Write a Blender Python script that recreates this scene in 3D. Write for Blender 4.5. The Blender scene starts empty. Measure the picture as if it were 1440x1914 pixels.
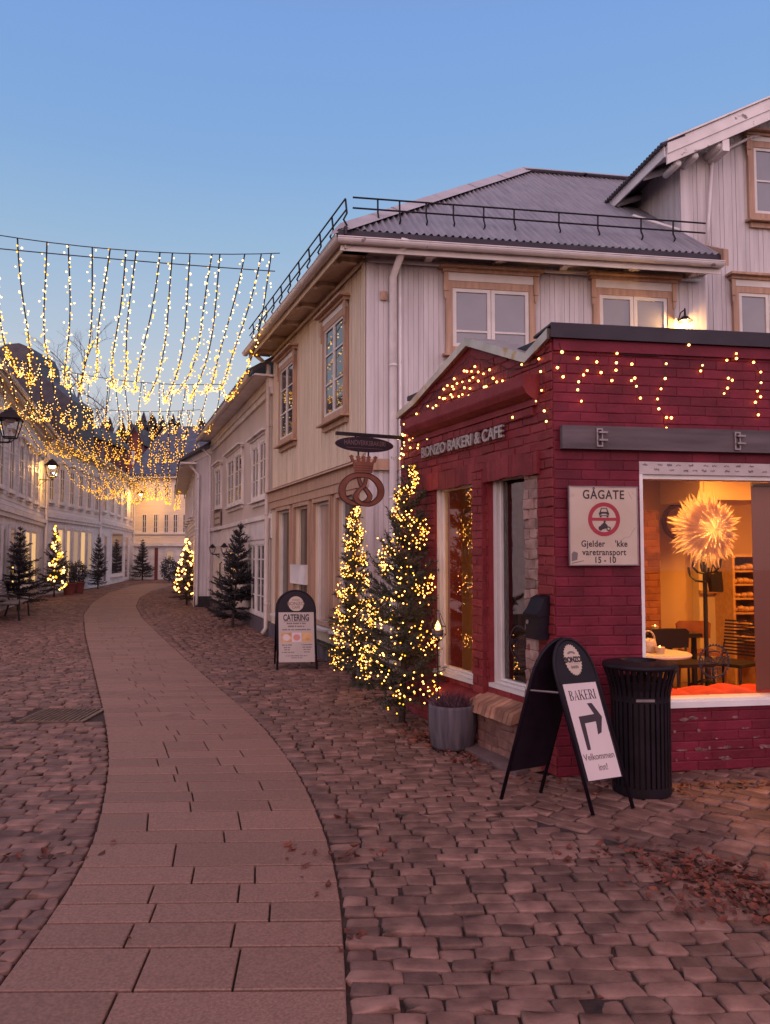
import bpy, bmesh, math, random
import numpy as np
from mathutils import Matrix, Vector

random.seed(7)
rng = np.random.default_rng(7)
R = math.radians
SC = bpy.context.scene
COL = SC.collection

# ------------------------------------------------------------------ camera, sky, sun, exposure
EYE = 1.7
FPX, CX, CY = 1440.0, 720.0, 957.0
PITCH = math.atan(81 / FPX)
cam_d = bpy.data.cameras.new('camera')
cam_d.sensor_fit = 'HORIZONTAL'
cam_d.sensor_width = 36.0
cam_d.lens = 36.0
cam_d.clip_end = 1000
cam_d.clip_start = 0.05
cam = bpy.data.objects.new('camera', cam_d)
COL.objects.link(cam)
cam.location = (0, 0, EYE)
cam.rotation_euler = (R(90) + PITCH, 0, 0)
SC.camera = cam

world = bpy.data.worlds.new('World')
SC.world = world
world.use_nodes = True
wn, wl = world.node_tree.nodes, world.node_tree.links
wn.clear()
w_out = wn.new('ShaderNodeOutputWorld')
w_bg = wn.new('ShaderNodeBackground')
w_sky = wn.new('ShaderNodeTexSky')
w_sky.sky_type = 'NISHITA'
w_sky.sun_disc = False
w_sky.sun_elevation = R(1.0)
w_sky.sun_rotation = R(200)
w_bg.inputs['Strength'].default_value = 1.0
tc = wn.new('ShaderNodeTexCoord')
sep = wn.new('ShaderNodeSeparateXYZ')
wl.new(tc.outputs['Generated'], sep.inputs[0])
ramp = wn.new('ShaderNodeValToRGB')
wl.new(sep.outputs['Z'], ramp.inputs[0])
stops = [(0.0, (.62, .56, .56)), (.10, (.60, .58, .60)), (.19, (.51, .545, .62)), (.29, (.385, .49, .64)),
         (.38, (.275, .435, .65)), (.46, (.205, .375, .67)), (.585, (.175, .33, .69)), (.70, (.20, .26, .46)), (.85, (.26, .22, .28)), (1.0, (.28, .21, .24))]
el = ramp.color_ramp.elements
while len(el) < len(stops):
    el.new(0.5)
for e, (p, c) in zip(el, stops):
    e.position = p
    e.color = (*c, 1)
# afterglow low in the sky behind the viewer (dusk), soft and wide
dot = wn.new('ShaderNodeVectorMath'); dot.operation = 'DOT_PRODUCT'
wl.new(tc.outputs['Generated'], dot.inputs[0])
g = Vector((0.10, -0.93, 0.34)).normalized()
dot.inputs[1].default_value = g
mr = wn.new('ShaderNodeMapRange')
mr.interpolation_type = 'SMOOTHSTEP'
mr.inputs['From Min'].default_value = -0.05
mr.inputs['From Max'].default_value = 1.0
wl.new(dot.outputs['Value'], mr.inputs['Value'])
gl = wn.new('ShaderNodeMix'); gl.data_type = 'RGBA'; gl.blend_type = 'MIX'
gl.inputs['A'].default_value = (0, 0, 0, 1)
gl.inputs['B'].default_value = (1.12, .64, .66, 1)
wl.new(mr.outputs['Result'], gl.inputs['Factor'])
ad = wn.new('ShaderNodeMix'); ad.data_type = 'RGBA'; ad.blend_type = 'ADD'
ad.inputs['Factor'].default_value = 1
wl.new(ramp.outputs['Color'], ad.inputs['A'])
wl.new(gl.outputs['Result'], ad.inputs['B'])
ad2 = wn.new('ShaderNodeMix'); ad2.data_type = 'RGBA'; ad2.blend_type = 'ADD'
ad2.inputs['Factor'].default_value = 0.06
wl.new(ad.outputs['Result'], ad2.inputs['A'])
wl.new(w_sky.outputs['Color'], ad2.inputs['B'])
wl.new(ad2.outputs['Result'], w_bg.inputs['Color'])
wl.new(w_bg.outputs[0], w_out.inputs[0])

sun_d = bpy.data.lights.new('sun', 'SUN')
sun_d.energy = 0.22
sun_d.angle = R(40)
sun_d.color = (1.0, .62, .52)
sun = bpy.data.objects.new('sun', sun_d)
COL.objects.link(sun)
sun.rotation_euler = (R(62), 0, R(-14))       # last glow from behind the viewer

SC.view_settings.view_transform = 'Standard'
SC.view_settings.look = 'None'
SC.view_settings.gamma = 1
SC.view_settings.exposure = 0.0
SC.cycles.use_denoising = True
SC.cycles.sample_clamp_indirect = 6
SC.cycles.max_bounces = 6
SC.cycles.transparent_max_bounces = 12
SC.cycles.caustics_reflective = False
SC.cycles.caustics_refractive = False

# ------------------------------------------------------------------ pixel rays of the survey -> real places
def ray(px, py):
    a, b = (px - CX) / FPX, (CY - py) / FPX
    return Vector((a, math.cos(PITCH) - b * math.sin(PITCH), math.sin(PITCH) + b * math.cos(PITCH)))

def G(px, py, z=0.0):
    r = ray(px, py)
    t = (z - EYE) / r.z
    return Vector((r.x * t, r.y * t, z))

class Plane:
    """vertical wall plane: x along the wall (to the viewer's right), y into the building, z up"""
    def __init__(s, o, d):
        s.o = Vector((o[0], o[1], 0)); s.d = Vector((d[0], d[1], 0)).normalized()
        s.n = Vector((-s.d.y, s.d.x, 0))
        s.M = Matrix(((s.d.x, s.n.x, 0, s.o.x), (s.d.y, s.n.y, 0, s.o.y), (0, 0, 1, 0), (0, 0, 0, 1)))
    def px(s, x, y, inw=0.0):
        r = ray(x, y); c = Vector((0, 0, EYE)); o = s.o + s.n * inw
        t = (o - c).dot(s.n) / r.dot(s.n)
        p = c + r * t
        return (p - s.o).dot(s.d), p.z
    def w(s, u, y, z):
        return s.o + s.d * u + s.n * y + Vector((0, 0, z))
    def shift(s, inw):
        return Plane(s.o + s.n * inw, s.d)

# ------------------------------------------------------------------ materials
def hexc(h):
    def f(v):
        v /= 255
        return v / 12.92 if v <= .04045 else ((v + .055) / 1.055) ** 2.4
    return tuple(f(int(h[i:i + 2], 16)) for i in (0, 2, 4))

def mat(name, c1, c2=None, scale=6.0, rough=.7, bump=0.0, bscale=None, island=0.0, metal=0.0, stretch=(1, 1, 1), spec=.5,
        detail=6, ramp_pos=(.35, .68), blotch=None, coat=0.0, bdist=.01):
    m = bpy.data.materials.new(name); m.use_nodes = True
    n, l = m.node_tree.nodes, m.node_tree.links
    b = n['Principled BSDF']
    b.inputs['Roughness'].default_value = rough
    b.inputs['Metallic'].default_value = metal
    b.inputs['Specular IOR Level'].default_value = spec
    b.inputs['Coat Weight'].default_value = coat
    tcn = n.new('ShaderNodeTexCoord'); mp = n.new('ShaderNodeMapping')
    mp.inputs['Scale'].default_value = stretch
    l.new(tcn.outputs['Object'], mp.inputs[0])
    col = None
    if c2 is not None:
        nz = n.new('ShaderNodeTexNoise'); nz.inputs['Scale'].default_value = scale; nz.inputs['Detail'].default_value = detail
        l.new(mp.outputs[0], nz.inputs['Vector'])
        rp = n.new('ShaderNodeValToRGB')
        rp.color_ramp.elements[0].position = ramp_pos[0]; rp.color_ramp.elements[0].color = (*c1, 1)
        rp.color_ramp.elements[1].position = ramp_pos[1]; rp.color_ramp.elements[1].color = (*c2, 1)
        l.new(nz.outputs['Fac'], rp.inputs[0]); col = rp.outputs[0]
        if blotch:
            bc, bs, bp = blotch
            nb = n.new('ShaderNodeTexNoise'); nb.inputs['Scale'].default_value = bs; nb.inputs['Detail'].default_value = 8
            l.new(tcn.outputs['Object'], nb.inputs['Vector'])
            rb = n.new('ShaderNodeValToRGB')
            rb.color_ramp.elements[0].position = bp; rb.color_ramp.elements[0].color = (0, 0, 0, 1)
            rb.color_ramp.elements[1].position = bp + .04; rb.color_ramp.elements[1].color = (1, 1, 1, 1)
            l.new(nb.outputs['Fac'], rb.inputs[0])
            mx = n.new('ShaderNodeMix'); mx.data_type = 'RGBA'
            l.new(rb.outputs[0], mx.inputs['Factor']); l.new(col, mx.inputs['A']); mx.inputs['B'].default_value = (*bc, 1)
            col = mx.outputs['Result']
    if island:
        gm = n.new('ShaderNodeNewGeometry')
        mr_ = n.new('ShaderNodeMapRange')
        mr_.inputs['To Min'].default_value = 1 - island; mr_.inputs['To Max'].default_value = 1 + island
        l.new(gm.outputs['Random Per Island'], mr_.inputs['Value'])
        mx = n.new('ShaderNodeMix'); mx.data_type = 'RGBA'; mx.blend_type = 'MULTIPLY'; mx.inputs['Factor'].default_value = 1
        if col is not None: l.new(col, mx.inputs['A'])
        else: mx.inputs['A'].default_value = (*c1, 1)
        l.new(mr_.outputs[0], mx.inputs['B']); col = mx.outputs['Result']
    if col is not None: l.new(col, b.inputs['Base Color'])
    else: b.inputs['Base Color'].default_value = (*c1, 1)
    if bump:
        nb = n.new('ShaderNodeTexNoise'); nb.inputs['Scale'].default_value = bscale or scale * 4; nb.inputs['Detail'].default_value = 8
        l.new(mp.outputs[0], nb.inputs['Vector'])
        bu = n.new('ShaderNodeBump'); bu.inputs['Strength'].default_value = bump; bu.inputs['Distance'].default_value = bdist
        l.new(nb.outputs['Fac'], bu.inputs['Height']); l.new(bu.outputs[0], b.inputs['Normal'])
    return m

def emis(name, c, s, sampling='AUTO', base=None):
    m = bpy.data.materials.new(name); m.use_nodes = True
    b = m.node_tree.nodes['Principled BSDF']
    b.inputs['Base Color'].default_value = (*(base or c), 1)
    b.inputs['Emission Color'].default_value = (*c, 1)
    b.inputs['Emission Strength'].default_value = s
    b.inputs['Roughness'].default_value = .6
    m.cycles.emission_sampling = sampling
    return m

def glass(name, tint=(1, 1, 1), rough=0.0, boost=1.45):
    m = bpy.data.materials.new(name); m.use_nodes = True
    n, l = m.node_tree.nodes, m.node_tree.links
    n.clear()
    o = n.new('ShaderNodeOutputMaterial'); mx = n.new('ShaderNodeMixShader')
    t = n.new('ShaderNodeBsdfTransparent'); gg = n.new('ShaderNodeBsdfGlossy'); f = n.new('ShaderNodeFresnel')
    f.inputs['IOR'].default_value = boost + .25
    gg.inputs['Roughness'].default_value = rough; t.inputs['Color'].default_value = (*tint, 1)
    l.new(f.outputs[0], mx.inputs[0]); l.new(t.outputs[0], mx.inputs[1]); l.new(gg.outputs[0], mx.inputs[2]); l.new(mx.outputs[0], o.inputs[0])
    return m

MT = {}
MT['board_white'] = mat('board_white', (.48, .445, .455), (.63, .59, .60), 1.6, .6, .25, 30, .07, stretch=(6, 6, .5))
MT['board_cream'] = mat('board_cream', (.56, .45, .335), (.70, .575, .44), 1.6, .6, .25, 30, .06, stretch=(6, 6, .5))
MT['trim_white'] = mat('trim_white', (.62, .57, .56), (.78, .73, .71), 3, .5, .1, 40)
MT['trim_old'] = mat('trim_old', (.66, .62, .61), (.80, .76, .75), 3, .6, .2, 40, blotch=((.22, .19, .18), 5, .66))
MT['sash_white'] = mat('sash_white', (.58, .545, .52), (.68, .64, .61), 4, rough=.5)
MT['wood'] = mat('wood', (.33, .20, .135), (.48, .30, .205), 3, .6, .15, 40, .06, stretch=(5, 5, .6))
MT['dim_room_brown'] = mat('dim_room_brown', (.05, .022, .016), (.09, .04, .028), 3, .6, stretch=(5, 5, .6))  # dark brown standing in for the dim interior, on the added boards only
MT['plaster_grey'] = mat('plaster_grey', (.52, .43, .37), (.60, .50, .43), 1.2, .7, .08, 50)
MT['siding_white'] = mat('siding_white', (.68, .61, .57), (.78, .71, .66), 2, .6, .08, 30, .05, stretch=(.5, 1, 4))
MT['siding_warm'] = mat('siding_warm', (.64, .53, .43), (.72, .61, .50), 2, .6, .08, 30, .05, stretch=(.5, 1, 4))
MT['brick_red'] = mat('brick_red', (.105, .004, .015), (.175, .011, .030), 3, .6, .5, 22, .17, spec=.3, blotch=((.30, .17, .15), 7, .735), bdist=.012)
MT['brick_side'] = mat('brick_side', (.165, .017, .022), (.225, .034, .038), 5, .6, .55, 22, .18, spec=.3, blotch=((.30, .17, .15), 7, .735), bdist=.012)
MT['brick_raw'] = mat('brick_raw', (.22, .12, .10), (.38, .255, .22), 9, .8, .6, 25, .35, blotch=((.17, .045, .04), 8, .60))
MT['brick_plinth'] = mat('brick_plinth', (.13, .055, .045), (.25, .13, .10), 8, .85, .6, 25, .25)
MT['paint_loss'] = mat('paint_loss', (.10, .035, .035), (.27, .15, .135), 22, .85, .5, 40, .3)
MT['brick_tan'] = mat('brick_tan', (.20, .085, .055), (.40, .21, .13), 6, .8, .6, 25, .35)
MT['copper'] = mat('copper', (.46, .36, .30), (.62, .51, .44), 4, .35, .15, 6, metal=.7, blotch=((.50, .30, .13), 3, .60))
MT['flash_dark'] = mat('flash_dark', (.030, .024, .034), (.045, .036, .05), 4, .45, .1, 20, spec=.22)
MT['roof_metal'] = mat('roof_metal', (.27, .265, .31), (.37, .365, .41), 1.5, .42, .1, 30, metal=.35, stretch=(8, 1, 1))
MT['roof_cap'] = mat('roof_cap', (.38, .36, .39), (.48, .46, .49), 2, .5, .1, 30)
MT['roof_dark'] = mat('roof_dark', (.035, .03, .04), (.07, .06, .075), 3, .55, .3, 20, .25)
MT['roof_slate'] = mat('roof_slate', (.06, .06, .085), (.11, .11, .14), 2, .45, .2, 20, .2)
MT['pipe_white'] = mat('pipe_white', (.66, .61, .62), (.78, .73, .73), 5, .4, blotch=((.3, .26, .26), 6, .69))
MT['pipe_grey'] = mat('pipe_grey', (.50, .43, .39), (.60, .52, .47), 5, .4)
MT['iron'] = mat('iron', (.012, .010, .014), (.022, .018, .024), 12, .45, .1, 60, spec=.22)
MT['black_paint'] = mat('black_paint', (.007, .003, .008), (.012, .006, .012), 9, .5, .05, 80, spec=.22)
MT['bin_black'] = mat('bin_black', (.006, .003, .006), (.012, .007, .011), 6, .5, .1, 60, spec=.22)
MT['pane_grey'] = mat('pane_grey', (.17, .165, .19), (.22, .215, .24), 1.2, .04, spec=.9)
MT['pane_dark'] = mat('pane_dark', (.035, .028, .030), (.07, .055, .055), 1.0, .03, spec=1.0)
MT['pane_warm'] = mat('pane_warm', (.30, .20, .15), (.42, .30, .24), 1.0, .03, spec=1.0)
MT['glass'] = glass('window_glass', boost=1.03)
MT['glass_street'] = glass('street_glass', boost=2.3)
MT['stone'] = mat('stone', (.115, .054, .042), (.235, .126, .097), 7, .62, .55, 60, .36, bdist=.007)
MT['slab'] = mat('slab', (.160, .080, .058), (.300, .162, .120), 75, .62, .30, 130, .12, detail=3, bdist=.004, ramp_pos=(.25, .75), blotch=((.175, .090, .066), 1.6, .66))
MT['soil'] = mat('soil', (.022, .010, .008), (.060, .030, .022), 18, .9, .6, 60)
MT['leaf'] = mat('leaf', (.10, .020, .012), (.17, .045, .022), 30, .7, 0, island=.5)
MT['concrete'] = mat('concrete', (.055, .043, .055), (.135, .108, .125), 2.2, .8, .25, 50, stretch=(9, 9, .7))
MT['flagstone'] = mat('flagstone', (.10, .062, .062), (.17, .11, .105), 4, .8, .3, 40)
MT['needles'] = mat('needles', (.026, .030, .020), (.060, .058, .036), 25, .6, island=.45)
MT['needles_dark'] = mat('needles_dark', (.018, .016, .020), (.036, .032, .034), 25, .6, island=.45)
MT['bark'] = mat('bark', (.05, .035, .03), (.10, .07, .055), 20, .9, .4, 40)
MT['cable'] = mat('cable', (.02, .015, .022), rough=.6)
MT['sign_cream'] = mat('sign_cream', (.47, .36, .285), (.53, .42, .34), 4, .5, .05, 30, blotch=((.42, .31, .27), 4, .70))
MT['poster'] = mat('poster', (.58, .47, .475), (.63, .515, .52), 3, .5)
MT['poster_grey'] = mat('poster_grey', (.40, .33, .30), (.45, .37, .33), 3, .4)
MT['ink'] = mat('ink', (.030, .014, .022), rough=.6)
MT['ink_grey'] = mat('ink_grey', (.16, .12, .12), rough=.6)
MT['ink_red'] = mat('ink_red', (.30, .010, .030), (.36, .016, .04), 6, .5)
MT['letter_metal'] = mat('letter_metal', (.34, .29, .28), (.46, .40, .38), 8, .4, metal=.3)
MT['sign_dark'] = mat('sign_dark', (.020, .011, .022), (.030, .018, .030), 8, .5, spec=.22)
MT['gilt'] = mat('gilt', (.14, .085, .085), rough=.5)
MT['corten'] = mat('corten', (.17, .055, .035), (.25, .085, .052), 6, .6, .1, 40)
MT['beam_grey'] = mat('beam_grey', (.075, .055, .062), (.13, .10, .108), 3, .8, .2, 40, stretch=(.6, 4, 5), blotch=((.03, .02, .024), 9, .72))
MT['galv'] = mat('galv', (.20, .16, .17), (.28, .23, .24), 10, .45, metal=.5)
MT['tape'] = mat('tape', (.42, .355, .345), (.52, .45, .44), 6, .5, .3, 25)
MT['room_wall'] = mat('room_wall', (.62, .40, .20), (.68, .45, .23), .8, .8, .05, 20)
MT['room_pale'] = mat('room_pale', (.74, .60, .38), (.80, .66, .44), 1, .8)
MT['room_floor'] = mat('room_floor', (.30, .18, .10), (.40, .25, .14), 3, .5, .1, 20)
MT['room_ceiling'] = mat('room_ceiling', (.60, .40, .24), rough=.8)
MT['room_brick'] = mat('room_brick', (.24, .07, .03), (.36, .13, .06), 7, .8, .5, 25, .3)
MT['oak'] = mat('oak', (.50, .27, .11), (.62, .36, .16), 3, .4, .05, 30, stretch=(1, 6, 6))
MT['table_top'] = mat('table_top', (.66, .55, .42), (.74, .63, .49), 3, .35)
MT['chair_black'] = mat('chair_black', (.022, .018, .022), rough=.4)
MT['cushion'] = mat('cushion', (.52, .045, .022), (.66, .075, .035), 6, .85, .3, 30)
MT['paper'] = mat('paper', (.80, .66, .52), rough=.8)
MT['bread'] = mat('bread', (.46, .22, .08), (.72, .45, .20), 12, .7, .3, 40)
MT['screen'] = mat('screen', (.20, .055, .032), (.25, .075, .045), 1.2, .35, stretch=(1, 1, .3))
MT['kettle'] = mat('kettle', (.60, .42, .26), rough=.35)
MT['bench_wood'] = mat('bench_wood', (.16, .13, .13), (.26, .22, .21), 4, .6)
MT['grate'] = mat('grate', (.13, .070, .055), (.20, .115, .09), 12, .5, .2, 40, metal=.6)
MT['twig'] = mat('twig', (.09, .045, .065), (.16, .08, .10), 30, .8, island=.4)
MT['hill'] = mat('hill', (.030, .022, .032), (.055, .042, .052), .1, .9)
MT['pine'] = mat('pine', (.020, .017, .026), (.042, .036, .044), 1, .9, island=.4)
MT['bare'] = mat('bare', (.10, .085, .10), (.15, .13, .145), 2, .9)
MT['house_red'] = mat('house_red', (.16, .035, .035), (.20, .05, .045), 1, .7)
MT['pot_red'] = mat('pot_red', (.16, .035, .03), (.22, .06, .05), 4, .7)
MT['curtain_pink'] = mat('curtain_pink', (.55, .22, .20), (.66, .30, .26), 2, .7)
E_WARM = (1.0, .62, .22)
MT['bulb_white'] = emis('bulb_white', (1.0, .60, .20), 4.2)
MT['bulb_gold'] = emis('bulb_gold', (1.0, .44, .030), 2.8)
MT['bulb_amber'] = emis('bulb_amber', (1.0, .41, .085), 10.0)
MT['flame'] = emis('flame', (1.0, .45, .10), 9.0)
MT['lamp_glow'] = emis('lamp_glow', (1.0, .66, .26), 16.0)
MT['window_lit'] = emis('window_lit', (1.0, .58, .24), .75, base=(.3, .2, .12))
MT['window_dim'] = emis('window_dim', (1.0, .62, .36), .30, base=(.3, .22, .16))
MT['lantern_glass'] = mat('lantern_glass', (.30, .26, .27), rough=.1)

# ------------------------------------------------------------------ mesh builder and scene objects
class MB:
    def __init__(s): s.v, s.f = [], []
    def add(s, vs, fs):
        o = len(s.v); s.v += [tuple(v) for v in vs]; s.f += [tuple(i + o for i in f) for f in fs]; return s
    def box(s, x0, x1, y0, y1, z0, z1):
        if x0 > x1: x0, x1 = x1, x0
        if y0 > y1: y0, y1 = y1, y0
        if z0 > z1: z0, z1 = z1, z0
        return s.add([(x0, y0, z0), (x1, y0, z0), (x1, y1, z0), (x0, y1, z0), (x0, y0, z1), (x1, y0, z1), (x1, y1, z1), (x0, y1, z1)],
                     [(0, 3, 2, 1), (4, 5, 6, 7), (0, 1, 5, 4), (1, 2, 6, 5), (2, 3, 7, 6), (3, 0, 4, 7)])
    def hexa(s, p):   # 8 points: bottom 4 ccw, top 4 ccw
        return s.add(p, [(0, 3, 2, 1), (4, 5, 6, 7), (0, 1, 5, 4), (1, 2, 6, 5), (2, 3, 7, 6), (3, 0, 4, 7)])
    def prism(s, poly, y0, y1):   # polygon in x,z, seen from -y counter clockwise
        n = len(poly)
        vs = [(x, y0, z) for x, z in poly] + [(x, y1, z) for x, z in poly]
        fs = [tuple(range(n)), tuple(range(2 * n - 1, n - 1, -1))] + [(i, i + n, (i + 1) % n + n, (i + 1) % n) for i in range(n)]
        return s.add(vs, fs)
    def ringplate(s, outer, inner, y0, y1):   # plate with a hole, two loops of equal length in x,z
        n = len(outer)
        vs = [(x, y0, z) for x, z in outer] + [(x, y0, z) for x, z in inner] + [(x, y1, z) for x, z in outer] + [(x, y1, z) for x, z in inner]
        fs = []
        for i in range(n):
            j = (i + 1) % n
            fs += [(i, j, n + j, n + i), (2 * n + j, 2 * n + i, 3 * n + i, 3 * n + j), (j, i, 2 * n + i, 2 * n + j), (n + i, n + j, 3 * n + j, 3 * n + i)]
        return s.add(vs, fs)
    def tube(s, pts, r, n=8, caps=True):
        pts = [Vector(p) for p in pts]
        rs = r if isinstance(r, (list, tuple)) else [r] * len(pts)
        vs, fs = [], []
        up = None
        for i, p in enumerate(pts):
            a = pts[max(i - 1, 0)]; b = pts[min(i + 1, len(pts) - 1)]
            t = (b - a)
            if t.length < 1e-9: t = Vector((0, 0, 1))
            t.normalize()
            if up is None: up = Vector((0, 0, 1)) if abs(t.z) < .9 else Vector((1, 0, 0))
            x = t.cross(up)
            if x.length < 1e-4: x = t.cross(Vector((0, 1, 0)))
            x.normalize(); y = x.cross(t); up = y
            for k in range(n):
                an = 2 * math.pi * k / n
                vs.append(p + (x * math.cos(an) + y * math.sin(an)) * rs[i])
        for i in range(len(pts) - 1):
            for k in range(n):
                k2 = (k + 1) % n
                fs.append((i * n + k, i * n + k2, (i + 1) * n + k2, (i + 1) * n + k))
        if caps:
            fs.append(tuple(range(n - 1, -1, -1))); o = (len(pts) - 1) * n
            fs.append(tuple(o + k for k in range(n)))
        return s.add(vs, fs)
    def lathe(s, prof, n=24, c=(0, 0), cap=True):
        vs, fs = [], []
        for r, z in prof:
            for k in range(n):
                a = 2 * math.pi * k / n
                vs.append((c[0] + r * math.cos(a), c[1] + r * math.sin(a), z))
        m = len(prof)
        for i in range(m - 1):
            for k in range(n):
                k2 = (k + 1) % n
                fs.append((i * n + k, i * n + k2, (i + 1) * n + k2, (i + 1) * n + k))
        if cap:
            fs.append(tuple(range(n - 1, -1, -1))); fs.append(tuple((m - 1) * n + k for k in range(n)))
        return s.add(vs, fs)
    def octa(s, c, r):
        x, y, z = c
        return s.add([(x + r, y, z), (x - r, y, z), (x, y + r, z), (x, y - r, z), (x, y, z + r), (x, y, z - r)],
                     [(0, 2, 4), (2, 1, 4), (1, 3, 4), (3, 0, 4), (2, 0, 5), (1, 2, 5), (3, 1, 5), (0, 3, 5)])
    def ell(s, c, rx, ry, rz, n=12, m=8):
        vs = []; fs = []
        for i in range(m + 1):
            th = math.pi * i / m
            for k in range(n):
                a = 2 * math.pi * k / n
                vs.append((c[0] + rx * math.sin(th) * math.cos(a), c[1] + ry * math.sin(th) * math.sin(a), c[2] - rz * math.cos(th)))
        for i in range(m):
            for k in range(n):
                k2 = (k + 1) % n
                fs.append((i * n + k, i * n + k2, (i + 1) * n + k2, (i + 1) * n + k))
        return s.add(vs, fs)
    def xf(s, M, start=0):
        s.v[start:] = [tuple(M @ Vector(v)) for v in s.v[start:]]; return s
    def mesh(s, name, m, smooth=False):
        me = bpy.data.meshes.new(name)
        me.from_pydata(s.v, [], s.f)
        if m is not None: me.materials.append(m)
        if smooth: me.polygons.foreach_set('use_smooth', [True] * len(me.polygons))
        me.update()
        return me

WM = {}
def setm(o, M, parent=None):
    WM[o.name] = M.copy()
    if parent is not None:
        o.parent = parent
        o.matrix_basis = WM[parent.name].inverted() @ M
    else:
        o.matrix_basis = M
def obj(name, me, parent=None, M=None):
    o = bpy.data.objects.new(name, me); COL.objects.link(o)
    if M is None: M = WM[parent.name] if parent is not None else Matrix.Identity(4)
    setm(o, M, parent); return o
def tag(o, label=None, cat=None, group=None, kind=None):
    if label: o['label'] = label
    if cat: o['category'] = cat
    if group: o['group'] = group
    if kind: o['kind'] = kind
    return o
def thing(name, label, cat, M=None, group=None):
    o = bpy.data.objects.new(name, None); COL.objects.link(o); o.empty_display_size = .1
    setm(o, M if M is not None else Matrix.Identity(4)); return tag(o, label, cat, group)
def part(name, mb, m, parent, M=None, smooth=False, label=None):
    o = obj(name, mb.mesh(name, m, smooth), parent, M)
    if label: o['label'] = label
    return o
def struct(name, mb, m, smooth=False, M=None):
    return tag(obj(name, mb.mesh(name, m, smooth), None, M), kind='structure')
def kids(o): return [c for c in bpy.data.objects if c.parent == o]
def dup(o, M, parent=None, tree=None):
    c = o.copy(); COL.objects.link(c); c.parent = None
    rel = {}
    setm(c, M, parent)
    for ch in (tree or KIDS).get(o.name, []):
        dup(ch, M @ (WM[o.name].inverted() @ WM[ch.name]), c, tree)
    return c
KIDS = {}
def refresh_kids(root):
    KIDS.clear()
    for o in bpy.data.objects:
        if o.parent: KIDS.setdefault(o.parent.name, []).append(o)
T = Matrix.Translation
RX90 = Matrix.Rotation(R(90), 4, 'X')
def rotz(a): return Matrix.Rotation(a, 4, 'Z')

# lettering is turned into plain meshes once, before the scene grows
_TX = {}
def text_mesh(s, size=1.0, bold=0.0, ext=.004, align='CENTER', sx=1.0, space=1.0):
    k = (s, size, bold, ext, align, sx, space)
    if k not in _TX:
        cu = bpy.data.curves.new('lettering', 'FONT')
        cu.body = s; cu.size = size; cu.align_x = align; cu.align_y = 'CENTER'; cu.extrude = ext; cu.offset = bold; cu.resolution_u = 4
        cu.space_character = space; cu.space_line = 0.95
        o = bpy.data.objects.new('lettering_src', cu); COL.objects.link(o)
        dg = bpy.context.evaluated_depsgraph_get(); dg.update()
        me = bpy.data.meshes.new_from_object(o.evaluated_get(dg))
        bpy.data.objects.remove(o); bpy.data.curves.remove(cu)
        if sx != 1: me.transform(Matrix.Diagonal((sx, 1, 1, 1)))
        _TX[k] = me
    return _TX[k].copy()
def text(name, s, size, m, parent, M, **k):
    """M: plane matrix whose -y faces the reader, placed at the text centre"""
    me = text_mesh(s, size, **k); me.materials.clear(); me.materials.append(m)
    return obj(name, me, parent, M @ RX90)
# ------------------------------------------------------------------ survey of the wall lines
K = G(1043, 1453)                                    # street corner of the bakery
dBL = Vector((-.3955, .9185, 0)); d2 = Vector((.987, .158, 0)).normalized(); n2 = Vector((-d2.y, d2.x, 0))
BLEN = 2.90
L = K + dBL * BLEN
BL = Plane(L, K - L)                                 # bakery front towards the street, x = BLEN at the corner
BR = Plane(K, d2)                                    # bakery side with the big window
F = G(500, 1185); F = Vector((-2.40, 16.35, 0))
N = Vector((-.275, 10.95, 0))
NL = Plane(F, N - F); NLEN = (N - F).length          # wooden house, street front
NR = Plane(N, d2)                                    # wooden house, side above the bakery
M2 = Vector((-5.80, 25.75, 0))
MP = Plane(M2, F - M2); MLEN = (F - M2).length
C1 = Vector((-14.45, 32.6, 0)); dL1 = Vector((-.292, .956, 0)).normalized()
L1a = C1 - dL1 * 17.0
LP1 = Plane(L1a, dL1)
C2 = Vector((-15.45, 41.6, 0)); C3 = Vector((-17.75, 54.2, 0))
LP2 = Plane(C1, C2 - C1); LP3 = Plane(C2, C3 - C2)
FP = Plane(C3, (1, -.02))

# ------------------------------------------------------------------ ground, slab path, cobbles
rightpx = [(655, 2100), (653, 1914), (650, 1850), (643, 1740), (633, 1640), (620, 1590), (600, 1535), (570, 1465), (530, 1405), (485, 1350), (420, 1295),
           (345, 1230), (302, 1190), (266, 1155), (254, 1133), (262, 1117), (285, 1104), (318, 1095), (345, 1089)]
leftpx = [(-160, 2060), (-60, 1914), (0, 1845), (90, 1720), (150, 1632), (180, 1560), (196, 1485), (204, 1425), (201, 1375), (192, 1322), (183, 1285),
          (172, 1238), (160, 1188), (156, 1150), (172, 1127), (203, 1108), (250, 1094), (300, 1087)]
def edge(pl):
    p = [G(x, y) for x, y in pl]
    ys = np.array([q.y for q in p]); xs = np.array([q.x for q in p])
    yy = np.linspace(ys.min(), ys.max(), 400)
    xx = np.interp(yy, ys, xs)
    k = np.ones(9) / 9                               # ease the corners of the survey line
    xs_ = np.convolve(np.pad(xx, 4, mode='edge'), k, 'valid')
    return yy, xs_
yR, xR = edge(rightpx); yL, xL = edge(leftpx)
XR = lambda y: np.interp(y, yR, xR)
XL = lambda y: np.interp(y, yL, xL)
XC = lambda y: (XR(y) + XL(y)) / 2
def slope(s):                                        # how far a course of stones leans across the street
    return np.interp(s, [2, 4, 7, 12, 22, 60], [.0, .03, .10, .20, .30, .30])

ground = MB(); ground.add([(-300, -60, -.016), (300, -60, -.016), (300, 500, -.016), (-300, 500, -.016)], [(0, 1, 2, 3)])
struct('ground', ground, MT['soil'])

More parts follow.
